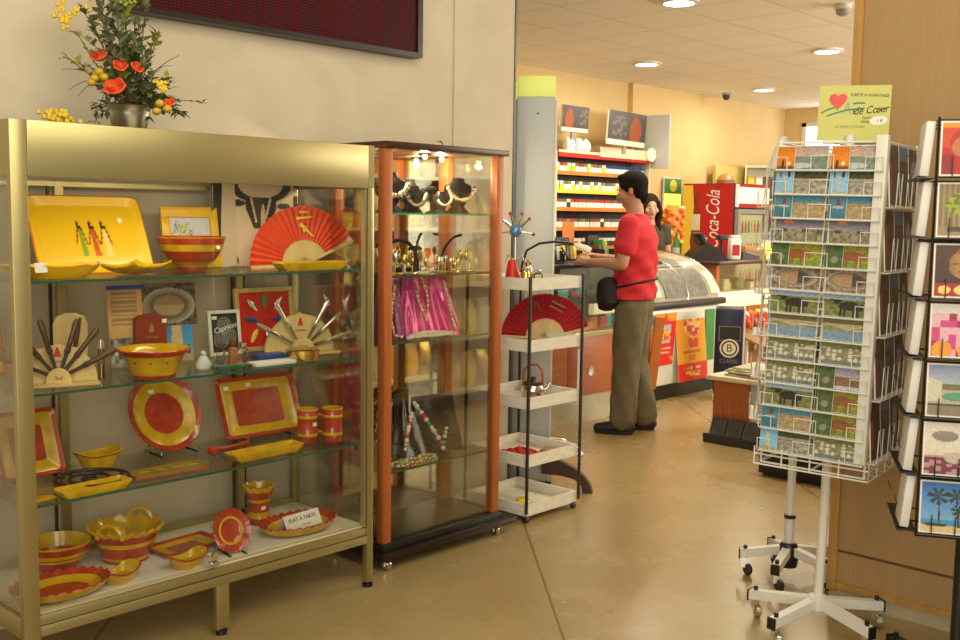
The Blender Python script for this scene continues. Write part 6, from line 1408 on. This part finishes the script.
b2 = Matrix.Translation(SP2) @ Rz(R2)
for i in range(6):
    zz = .68+.165*i
    for j, (face, nm) in enumerate((('front', 'front'), ('left', 'left'))):
        key = ['herd', 'boat', 'bird', 'tower', 'coast', 'foal'][(i+j*2) % 6]; me = card_mesh(key, DES[key][0], .11, .15)
        for q in (-1, 1):
            p, r_ = ((q*.068, -hq-.014, zz), R2) if face == 'front' else ((-hq-.014, q*.068, zz), R2-PI/2)
            o = mobj('postcard', me, None, b2 @ Vector(p), (R(-9), 0, r_)); tag(o, '%s postcard on the rear white rack, %s face, %s level, %s column' % (DES[key][1], face, ['lowest', 'second', 'third', 'fourth', 'fifth', 'top'][i], 'left' if q < 0 else 'right'), 'postcard', 'postcards on the rear white rack')
    bm = NB(); tube(bm, [(-hq-.02, -hq-.03, zz-.004), (hq, -hq-.03, zz-.004)], .0025, 5); box(bm, -hq, hq, -hq-.03, -hq, zz-.006, zz-.003); obj('card_pocket', bm, 'white_metal', s2)
    bm = NB(); tube(bm, [(-hq-.03, -hq, zz-.004), (-hq-.03, hq, zz-.004)], .0025, 5); box(bm, -hq-.03, -hq, -hq, hq, zz-.006, zz-.003)
    for q in (-1, 1): tube(bm, [(-hq-.03, q*.068-.03, zz-.004), (-hq-.032, q*.068-.03, zz+.06), (-hq-.032, q*.068+.03, zz+.06), (-hq-.03, q*.068+.03, zz-.004)], .002, 5)
    obj('card_pocket', bm, 'white_metal', s2)
star_base(s2, [(R(d)-R2, .19) for d in (120, 192, 264, 336, 48)], .085, wheel_m='dark_plastic')

# ------------------------------------------------------------------ black spinner at the right edge
def k_veil(u, v):
    c = mixc((.55, .02, .03), (.30, .01, .02), hsh(int(u*6), int(v*5))*.6)
    if v > .86 and u < .5: c = (.85, .35, .02)
    if ((u-.75)/.55)**2+((v-.52)/.30)**2 < 1 and v > .34: c = (.55, .25, .10)
    if ((u-.75)/.60)**2+((v-.62)/.33)**2 > 1 and v > .5: c = (.62, .10, .02) if v < .9 else (.85, .35, .02)
    for cx in (.45, .88):
        if blob(u, v, cx, .52, .10, .035): c = (.06, .04, .03)
        if blob(u, v, cx, .585, .12, .02): c = (.10, .04, .02)
    if v < .36+.12*(u-.5)**2: c = (.52, .02, .03) if hsh(int(u*9), 3) > .3 else (.36, .01, .02)
    return c
def k_bonsai(u, v):
    c = mixc((.45, .38, .22), (.30, .22, .12), abs(math.sin(u*30)))
    if v < .18: c = (.42, .32, .2)
    if blob(u, v, .55, .62, .42, .22) and hsh(int(u*14), int(v*14)) > .2: c = (.42, .45, .03) if hsh(int(u*20), int(v*20), 2) > .4 else (.18, .25, .02)
    if abs(u-.6+.25*(v-.3)) < .06 and .2 < v < .55: c = (.14, .08, .04)
    if .08 < v < .18 and abs(u-.55) < .35: c = (.12, .10, .09)
    return c
def k_buddha(u, v):
    c = mixc((.08, .04, .02), (.16, .06, .02), v)
    if blob(u, v, .52, .62, .25, .26): c = mixc((.50, .30, .12), (.24, .12, .04), abs(u-.45)*3)
    if blob(u, v, .52, .88, .09, .08): c = (.34, .19, .07)
    for cx in (.42, .62):
        if blob(u, v, cx, .64, .07, .015): c = (.10, .05, .02)
    if blob(u, v, .52, .49, .08, .015): c = (.20, .08, .03)
    if v < .26:
        c = (.45, .04, .01)
        for cx in (.2, .5, .82):
            if blob(u, v, cx, .13, .12, .08): c = (.95, .70, .30)
    return c
def k_blossom(u, v):
    q = hsh(int(u*6), int(v*7), 3); c = (.65, .10, .30) if q < .4 else (.75, .50, .58) if q < .75 else (.42, .04, .14)
    if v < .32 and blob(u % .5, v, .22, .12, .2, .18): c = (.85, .42, .03)
    if v > .85: c = (.72, .66, .66)
    return c
def k_pool(u, v):
    if v > .62: c = mixc((.30, .36, .50), (.55, .58, .62), (1-v)*2)
    elif v > .5: c = (.25, .24, .12)
    else: c = (.55, .48, .38)
    if u < .28 and v > .28 and v < .75-.3*u: c = (.66, .62, .52)
    if blob(u, v, .62, .38, .34, .09): c = (.18, .40, .30)
    if v < .22: c = (.34, .30, .22)
    if abs(v-.22) < .02: c = (.12, .12, .08)
    return c
def k_stones(u, v):
    c = mixc((.70, .64, .54), (.78, .74, .66), v)
    if blob(u, v, .4, .76, .26, .11): c = mixc((.22, .20, .19), (.42, .38, .36), v)
    if v < .38: c = (.28, .07, .13) if hsh(int(u*9), int(v*18), 3) > .45 else (.55, .38, .36)
    if blob(u, v, .66, .34, .34, .11) and u+v > .72: c = (.60, .54, .46)
    return c
def k_palm(u, v):
    c = mixc((.35, .60, .80), (.05, .22, .55), v) if v > .26 else (.12, .38, .58)
    if v < .14: c = (.72, .58, .36)
    for cx, cy, s in ((.34, .72, 1), (.70, .74, .9), (.74, .46, .7)):
        d = math.hypot(u-cx, (v-cy)*1.3); a = math.atan2(v-cy, u-cx)
        if d < .22*s and abs(math.sin(a*3.5+.6)) > .45+d*.9: c = (.05, .09, .03)
        if v < cy and abs(u-cx-.06*(cy-v)) < .016 and v > .12: c = (.10, .07, .04)
    if blob(u, v, .3, .15, .24, .035): c = (.10, .09, .07)
    return c
BPC = Vector((3.206, 1.013, 0)); BR = R(-63)
bs = thing('postcard_rack', 'black wire revolving rack of large colour cards at the right edge', 'rack', BPC, BR)
obj('pole', rings(NB(), [(.018, .018, .06, 0), (.018, .018, 1.74, 0)], 24), 'black', bs); obj('pole_sleeve', rings(NB(), [(.03, .03, .06, 0), (.03, .03, .16, 0), (.022, .022, .165, 0)], 24), 'black', bs)
hb = .15; bm = NB()
for sx in (-1, 1):
    for sy in (-1, 1): tube(bm, [(sx*hb, sy*hb, .55), (sx*hb, sy*hb, 1.745)], .004, 6)
for i in range(8): zz = .55+.1695*i; tube(bm, [(-hb, -hb, zz), (hb, -hb, zz), (hb, hb, zz), (-hb, hb, zz)], .003, 6, cyc=True)
for zz in (.55, 1.735):
    for a in ((hb, 0), (-hb, 0), (0, hb), (0, -hb)): tube(bm, [(0, 0, zz), (a[0], a[1], zz)], .0035, 6)
obj('wire_frame', bm, 'black', bs)
bb = Matrix.Translation(BPC) @ Rz(BR); CK = [(k_palm, 'two palm trees on a blue beach'), (k_stones, 'balanced grey stones over red petals'), (k_pool, 'green pool beside a white terrace'), (k_blossom, 'pink and orange blossoms'), (k_buddha, 'golden statue head above candles'), (k_bonsai, 'yellow green bonsai tree'), (k_veil, 'eyes behind a red veil')]
for i, (fn, nm) in enumerate(CK):
    zz = .565+.1605*i*1.055; bm = NB()
    tube(bm, [(-hb, -hb-.026, zz-.004), (hb, -hb-.026, zz-.004)], .0025, 5); box(bm, -hb, hb, -hb-.026, -hb, zz-.006, zz-.003)
    for q in (-.112, -.05, .03, .10): tube(bm, [(q, -hb-.026, zz-.004), (q, -hb-.028, zz+.055)], .0018, 5)
    for yy in (-.09, .09): tube(bm, [(-hb-.052, yy-.05, zz+.07), (-hb-.052, yy+.05, zz+.07)], .0018, 5)
    tube(bm, [(-hb-.05, -hb, zz-.004), (-hb-.05, hb, zz-.004)], .0025, 5); box(bm, -hb-.05, -hb, -hb, hb, zz-.006, zz-.003)
    obj('card_pocket', bm, 'black', bs)
    for q, sd in ((-.074, 'left'), (.074, 'right')):
        if q > 0: fn2, nm2 = CK[(i+3) % 7]
        else: fn2, nm2 = fn, nm
        me = picture_mesh('card', .142, .152, .004, 50, 54, bordered(lambda u, v, f2=fn2: tuple(c**1.4*1.05 for c in f2(u, v)), .025), noise=.14); o = mobj('large_card', me, None, bb @ Vector((q, -hb-.016, zz)), (R(-4), 0, BR)); tag(o, 'card of %s, black rack, %s row, %s column' % (nm2, ['bottom', 'second', 'third', 'fourth', 'fifth', 'sixth', 'top'][i], sd), 'card', 'large cards on the black rack')
    for q in (-.07,):
        b = BX(-.062, .062, -.013, .013, 0, .155, bev=.004); o = obj('card_stack', b, 'white_card', None, loc=bb @ Vector((-hb-.030, q, zz)), rot=(R(-5), 0, BR-PI/2))
        tag(o, 'white backed card stack on the left side of the black rack, %s row' % (['bottom', 'second', 'third', 'fourth', 'fifth', 'sixth', 'top'][i],), 'cards', 'white card stacks on the black rack')
star_base(bs, [(R(d), .34) for d in (115, 205, 295, 25)], .05, w=.022, hh=.03, m='black', wheel_m='dark_plastic')

# ------------------------------------------------------------------ people
def capsule(bm, pts, n=14):
    """tapered limb: pts = [(x, y, z, r)], closed"""
    P_ = [Vector(p[:3]) for p in pts]; r_ = [p[3] for p in pts]
    d0 = (P_[0]-P_[1]).normalized(); d1 = (P_[-1]-P_[-2]).normalized()
    P_ = [P_[0]+d0*r_[0]*.85, P_[0]+d0*r_[0]*.5]+P_+[P_[-1]+d1*r_[-1]*.5, P_[-1]+d1*r_[-1]*.85]; r_ = [r_[0]*.4, r_[0]*.82]+r_+[r_[-1]*.82, r_[-1]*.4]
    tube(bm, P_, r_, n)
def vloft(bm, rg, n=28):
    """vertical loft: (cx, cy, z, a, b)"""
    loops = [[bm.verts.new((cx+a*math.cos(2*PI*k/n), cy+b*math.sin(2*PI*k/n), zz)) for k in range(n)] for cx, cy, zz, a, b in rg]
    for A, B in zip(loops, loops[1:]):
        for k in range(n): bm.faces.new((A[k], A[(k+1) % n], B[(k+1) % n], B[k]))
    bm.faces.new(loops[0][::-1]); bm.faces.new(loops[-1])
def organic(name, bm, m, parent, vox=.008, sm=6):
    me = bpy.data.meshes.new('tmp'); bmesh.ops.recalc_face_normals(bm, faces=bm.faces); bm.to_mesh(me); bm.free()
    t = bpy.data.objects.new('tmp', me); COL.objects.link(t)
    a = t.modifiers.new('r', 'REMESH'); a.mode = 'VOXEL'; a.voxel_size = vox; a.use_smooth_shade = True
    b = t.modifiers.new('s', 'SMOOTH'); b.iterations = sm; b.factor = .5
    bpy.context.view_layer.update(); me2 = bpy.data.meshes.new_from_object(t.evaluated_get(bpy.context.evaluated_depsgraph_get()))
    bpy.data.objects.remove(t); bpy.data.meshes.remove(me); me2.name = name
    me2.materials.clear(); me2.materials.append(MATS[m])
    for p in me2.polygons: p.use_smooth = True; p.material_index = 0
    o = bpy.data.objects.new(name, me2); COL.objects.link(o); o.parent = parent; return o
def hand(bm, wrist, d, up, s=1., side=1, curl=.5):
    """palm and five curled fingers; d forward, up = back of the hand"""
    w = Vector(wrist); d = Vector(d).normalized(); up = Vector(up); up = (up-d*up.dot(d)).normalized(); sd = d.cross(up)*side
    capsule(bm, [(*(w), .024*s), (*(w+d*.05*s-sd*.01*s), .026*s), (*(w+d*.085*s), .025*s)], 12); capsule(bm, [(*(w+d*.03*s+sd*.018*s), .018*s), (*(w+d*.085*s+sd*.028*s), .014*s)], 10); capsule(bm, [(*(w+d*.03*s-sd*.02*s), .018*s), (*(w+d*.085*s-sd*.028*s), .014*s)], 10)
    for k, (o_, L) in enumerate(((.033, .062), (.011, .074), (-.011, .070), (-.033, .054))):
        p = w+d*.085*s+sd*o_*s; a = curl; pts = [(*p, .0095*s)]
        for j in range(3):
            dd = d*math.cos(a)-up*math.sin(a); p = p+dd*L*s*(.45, .32, .25)[j]; pts.append((*p, (.009, .0082, .0072)[j]*s)); a += curl
        capsule(bm, pts, 8)
    p = w+d*.03*s+sd*.028*s; capsule(bm, [(*p, .012*s), (*(p+sd*.028*s+d*.03*s-up*.012*s), .0105*s), (*(p+sd*.026*s+d*.06*s-up*.022*s), .009*s)], 8)
def head(bm, c, s=1., tilt=0., nose=True):
    """head facing +Y round centre c"""
    M = Tr(*c) @ Rx(tilt)
    b0 = len(bm.verts)
    ball(bm, M @ Vector((0, -.012, .025)), .09*s, sc=(.84, 1.05, 1.02), u=20, v=14, M=Rx(tilt)); ball(bm, M @ Vector((0, .022, -.035)), .068*s, sc=(.88, .98, 1.18), u=18, v=12, M=Rx(tilt))
    ball(bm, M @ Vector((0, .055, -.09)), .030*s, sc=(1, .85, .8), u=12, v=8); ball(bm, M @ Vector((0, .080, .002)), .018*s, sc=(2.2, .5, .8), u=12, v=8)
    tube(bm, [M @ Vector((0, .083, .005)), M @ Vector((0, .098, -.022)), M @ Vector((0, .104, -.034)), M @ Vector((0, .088, -.040))], [.008*s, .011*s, .013*s, .010*s], 10)
    ball(bm, M @ Vector((0, .084, -.064)), .016*s, sc=(1.5, .6, .6), u=10, v=6)
    for q in (-1, 1):
        ball(bm, M @ Vector((q*.078*s, -.008, -.012)), .028*s, sc=(.35, .72, 1.15), u=12, v=8, M=Rz(q*.35)); ball(bm, M @ Vector((q*.045, .058, -.030)), .026*s, u=10, v=8)
    return M
def face_parts(par, M, brow='hair'):
    for q in (-1, 1):
        bm = ball(NB(), M @ Vector((q*.031, .078, -.006)), .011, sc=(1.25, .6, .7), u=10, v=8); e = obj('eye', bm, 'print_white', par); obj('iris', ball(NB(), M @ Vector((q*.031, .084, -.006)), .0062, sc=(1, .6, 1), u=8, v=6), 'eye', e)
        obj('eyebrow', tube(NB(), [M @ Vector((q*.014, .088, .014)), M @ Vector((q*.034, .086, .019)), M @ Vector((q*.052, .072, .012))], [.003, .004, .002], 6), brow, par)
    obj('mouth', tube(NB(), [M @ Vector((-.022, .083, -.064)), M @ Vector((0, .094, -.063)), M @ Vector((.022, .083, -.064))], [.003, .006, .003], 8), 'lip', par)

# customer
mn = thing('person', 'man in a red tee shirt and khaki trousers facing the counter, holding a phone', 'person', (5.79, 4.02, 0), R(22))
sL, sR = Vector((-.185, 0, 1.415)), Vector((.185, 0, 1.415)); eL, eR = Vector((-.235, .03, 1.145)), Vector((.225, .06, 1.14)); wL, wR = Vector((-.115, .275, 1.155)), Vector((.10, .29, 1.18))
bm = NB()
Mh = head(bm, (0, .035, 1.635), 1.0, R(-12))
vloft(bm, [(0, 0, .90, .10, .08), (0, 0, .95, .15, .10), (0, 0, 1.05, .145, .095), (0, 0, 1.2, .16, .105), (0, 0, 1.34, .175, .105), (0, 0, 1.42, .15, .085), (0, .002, 1.455, .085, .065), (0, .006, 1.48, .062, .060), (0, .012, 1.53, .056, .058), (0, .018, 1.58, .054, .056)])
for s_, e_, w_ in ((sL, eL, wL), (sR, eR, wR)):
    capsule(bm, [(*s_, .055), (*(s_.lerp(e_, .5)), .048), (*e_, .040)]); capsule(bm, [(*e_, .040), (*(e_.lerp(w_, .4)), .038), (*w_, .024)])
hand(bm, wL, Vector((.07, .20, .03)), Vector((-.6, 0, .8)), 1., 1, .45); hand(bm, wR, Vector((-.05, .20, .02)), Vector((.3, 0, .95)), 1., -1, .35)
for q in (-1, 1): capsule(bm, [(q*.09, 0, .90, .075), (q*.10, .015, .5, .05), (q*.105, -.07 if q > 0 else .03, .09, .038)])
organic('body', bm, 'skin', mn, .0065, 4)
face_parts(mn, Mh)
# hair
bm = NB(); M = Mh
ball(bm, M @ Vector((0, -.022, .040)), .096, sc=(.92, 1.04, .98), u=24, v=16); ball(bm, M @ Vector((0, -.056, -.012)), .062, sc=(1.15, .85, 1.1), u=18, v=12); ball(bm, M @ Vector((0, .036, .092)), .042, sc=(1.35, 1.1, .65), u=16, v=10)
for q in (-1, 1): capsule(bm, [(*(M @ Vector((q*.074, .012, .04))), .018), (*(M @ Vector((q*.078, .012, -.012))), .008)], 8)
capsule(bm, [(*(M @ Vector((0, -.075, -.05))), .035), (*(M @ Vector((0, -.066, -.085))), .026)], 12)
organic('hair', bm, 'hair', mn, .007, 3)
# tee shirt
bm = NB()
vloft(bm, [(0, .004, .912, .205, .152), (0, .002, .96, .200, .148), (.004, -.002, 1.05, .188, .138), (0, -.010, 1.2, .192, .140), (0, -.014, 1.32, .198, .136), (0, -.008, 1.40, .188, .108), (0, 0, 1.445, .125, .082), (0, .004, 1.478, .080, .073)])
for s_, e_ in ((sL, eL), (sR, eR)): capsule(bm, [(*s_, .070), (*(s_.lerp(e_, .3)), .072), (*(s_.lerp(e_, .58)), .076)], 16)
ts_ = organic('tee_shirt', bm, 'red_shirt', mn, .008, 4)
for v in ts_.data.vertices:
    x, y, zz = v.co; k = .007*max(0, min(1, (1.36-zz)/.2))
    d = Vector((x, y, 0)); d = d.normalized() if d.length else d
    v.co += d*k*(math.sin(zz*34+5*math.atan2(y, x))+.7*math.sin(zz*61-3*math.atan2(y, x)+1))
# trousers
bm = NB()
vloft(bm, [(0, 0, .80, .13, .11), (0, -.004, .86, .182, .135), (0, -.004, .92, .178, .128), (0, 0, .97, .165, .115)])
for q in (-1, 1):
    y1 = -.07 if q > 0 else .03
    capsule(bm, [(q*.088, -.006, .86, .112), (q*.094, .002, .70, .108), (q*.10, .014, .50, .094), (q*.104, y1*.6, .28, .090), (q*.108, y1, .10, .092)], 18)
tr_ = organic('trousers', bm, 'khaki', mn, .009, 4)
for v in tr_.data.vertices:
    x, y, zz = v.co; cx = .1 if x > 0 else -.1; d = Vector((x-cx, y, 0)); d = d.normalized() if d.length else d; k = .003+.004*max(0, (.45-zz))
    v.co += d*k*(math.sin(zz*19+5*math.atan2(y, x-cx))+.6*math.sin(zz*37-4*math.atan2(y, x-cx)))
for q in (-1, 1):
    y1 = -.07 if q > 0 else .03; bm = NB()
    capsule(bm, [(q*.108, y1-.055, .045, .042), (q*.112, y1+.02, .05, .046), (q*.118, y1+.10, .036, .042), (q*.122, y1+.165, .030, .034)], 14)
    sh = organic('shoe', bm, 'shoe', mn, .008, 4)
    bm = rings(NB(), [(.046, .125, 0, 0), (.050, .132, .006, 0), (.048, .130, .022, 0)], 28, 2.6, M=Tr(q*.115, y1+.055, 0) @ Rz(-q*.05)); obj('sole', bm, 'black_soft', sh)
obj('belt_bag', (lambda b: (rings(b, [(.06, .035, -.12, 0), (.10, .06, -.10, 0), (.115, .068, -.01, 0), (.095, .055, .075, 0), (.045, .025, .095, 0)], 28, 3), b)[1])(NB()), 'black_soft', mn, loc=(-.10, .155, .955), rot=(0, R(18), R(30)))
obj('bag_strap', tube(NB(), [(.194*math.cos(2*PI*k/28), .146*math.sin(2*PI*k/28), 1.01-.035*math.sin(2*PI*k/28)) for k in range(28)], .009, 6, cyc=True), 'black_soft', mn)
pm_ = Matrix.Translation(mn.location) @ Rz(R(22))
t = thing('phone', 'dark phone with pale screen held in the hands of the man', 'phone', pm_ @ Vector((-.045, .435, 1.15)), (R(-35), 0, R(40))); obj('phone_body', BX(-.032, .032, -.006, .006, 0, .11, bev=.004), 'dark_plastic', t); obj('screen', BX(-.027, .027, -.0075, -.0062, .02, .10), 'grey_panel', t)

# shop assistant
wm = thing('person', 'woman with long dark curly hair standing behind the counter, looking ahead', 'person', (8.49, 5.74, 0), R(140))
bm = NB(); HZ = 1.555; Mw = head(bm, (0, .03, HZ), .96, R(-4))
vloft(bm, [(0, 0, .86, .12, .09), (0, 0, .95, .165, .11), (0, 0, 1.06, .13, .09), (0, 0, 1.2, .145, .10), (0, 0, 1.3, .15, .095), (0, 0, 1.365, .12, .075), (0, .004, 1.40, .06, .055), (0, .012, 1.46, .048, .050), (0, .016, 1.5, .046, .048)])
aL = [(Vector((q*.165, 0, 1.35)), Vector((q*.20, .0, 1.09)), Vector((q*.15, .20, 1.05)), q) for q in (-1, 1)]
for s_, e_, w_, q in aL:
    capsule(bm, [(*s_, .045), (*e_, .034)]); capsule(bm, [(*e_, .034), (*w_, .021)]); hand(bm, w_, Vector((-q*.05, .2, -.03)), Vector((0, 0, 1)), .9, -q, .3)
for q in (-1, 1): capsule(bm, [(q*.085, 0, .88, .08), (q*.09, .01, .48, .05), (q*.09, 0, .06, .036)]); capsule(bm, [(q*.09, -.03, .035, .032), (q*.09, .13, .028, .026)])
organic('body', bm, 'skin_pale', wm, .0075, 4); face_parts(wm, Mw, 'hair_brown')
bm = NB(); M = Mw
ball(bm, M @ Vector((0, -.022, .045)), .094, sc=(.95, 1.0, .95), u=22, v=14)
random.seed(2)
for q in (-1, 1):
    for k in range(5):
        a = .3+.45*k; x0 = q*(.072+.012*math.sin(a)); y0 = .045-.032*k
        capsule(bm, [(*(M @ Vector((x0*.8, y0, .05))), .024)]+[(*(M @ Vector((x0*1.15+q*.012*math.sin(j*1.6+k), y0-.02+.010*math.cos(j*1.7+k), .0-.055*j))), .026) for j in range(1, 6)], 10)
capsule(bm, [(*(M @ Vector((0, -.08, .03))), .05), (*(M @ Vector((0, -.085, -.25))), .05)], 12)
organic('hair', bm, 'hair_brown', wm, .008, 2)
bm = NB()
vloft(bm, [(0, 0, .84, .18, .125), (0, 0, .95, .175, .12), (0, 0, 1.06, .142, .102), (0, .006, 1.2, .158, .118), (0, 0, 1.3, .160, .104), (0, 0, 1.36, .125, .082), (0, .004, 1.385, .09, .07)])
for s_, e_, w_, q in aL: capsule(bm, [(*s_, .054), (*(s_.lerp(e_, .5)), .052)], 14)
organic('blouse', bm, 'olive_cloth', wm, .008, 4)
bm = NB(); vloft(bm, [(0, 0, .78, .12, .1), (0, 0, .86, .172, .12), (0, 0, .92, .165, .115)])
for q in (-1, 1): capsule(bm, [(q*.086, 0, .84, .095), (q*.09, .01, .48, .068), (q*.09, 0, .09, .062)], 14)
organic('trousers', bm, 'black_soft', wm, .01, 4)

# ------------------------------------------------------------------ light
w = bpy.data.worlds.new('world'); S.world = w; w.use_nodes = True
w.node_tree.nodes['Background'].inputs['Color'].default_value = (1., .91, .70, 1); w.node_tree.nodes['Background'].inputs['Strength'].default_value = .34
def area(name, loc, target, sx, sy, power, col):
    l = bpy.data.lights.new(name, 'AREA'); l.shape = 'RECTANGLE'; l.size = sx; l.size_y = sy; l.energy = power; l.color = col
    o = bpy.data.objects.new(name, l); COL.objects.link(o); o.location = loc; o.rotation_euler = (Vector(target)-Vector(loc)).to_track_quat('-Z', 'Y').to_euler(); return o
def point(name, loc, power, col, r=.03):
    l = bpy.data.lights.new(name, 'POINT'); l.energy = power; l.color = col; l.shadow_soft_size = r
    o = bpy.data.objects.new(name, l); COL.objects.link(o); o.location = loc; return o
WARM = (1., .90, .64)
area('entrance_overhead_fill', (1.4, .6, 3.2), (2.2, 3.4, .9), 2.5, 2., 55, WARM)  # added fill above the camera, aimed at the cabinets
area('entrance_fill', (-1.5, -1.5, 1.8), (3.5, 3., 1.3), 3.5, 2.4, 105, (1., .93, .76))  # unseen fill behind the camera, added to lift the cabinets and ceiling
for (x, y) in ((6.125, 3.954), (8.357, 5.728), (8.662, 4.085), (10.804, 5.819)):
    area('ceiling_lamp_and_fill', (x, y, 2.885), (x, y, 0), .2, .2, 15, WARM)
area('shop_overhead_area', (7., 4.6, 2.88), (7., 4.6, 0), 4., 1.5, 34, WARM)  # broad area light below the ceiling, no fitting modelled
area('ceiling_lamp_and_fill', (6., 2.0, 2.885), (6., 2.0, 0), .6, .6, 30, WARM)  # fill added to brighten the mirrored sweet bags; no lamp is fitted here
area('ceiling_fill', (9.6, -.3, 2.15), (8.8, 6., 2.3), 5.5, 1.1, 260, (1., .93, .8))  # unseen fill added to brighten the shop ceiling, no window modelled
area('cabinet_tube_light', (1.85, 3.083, 1.57), (1.85, 3.2, .3), 1.0, .03, 2.2, (1., .88, .6))
for x, y in ((2.86, 3.25), (3.10, 3.25), (3.31, 3.36)): point('spot_lamp_light', (x, y, 1.68), 4.2, (1., .8, .45), .012)
S.view_settings.view_transform = 'Standard'; S.view_settings.look = 'None'; S.view_settings.gamma = 1; S.view_settings.use_curve_mapping = False
S.view_settings.exposure = .2
S.cycles.use_denoising = True; S.cycles.transparent_max_bounces = 32; S.cycles.max_bounces = 8; S.cycles.caustics_reflective = False; S.cycles.caustics_refractive = False
S.cycles.sample_clamp_indirect = 6
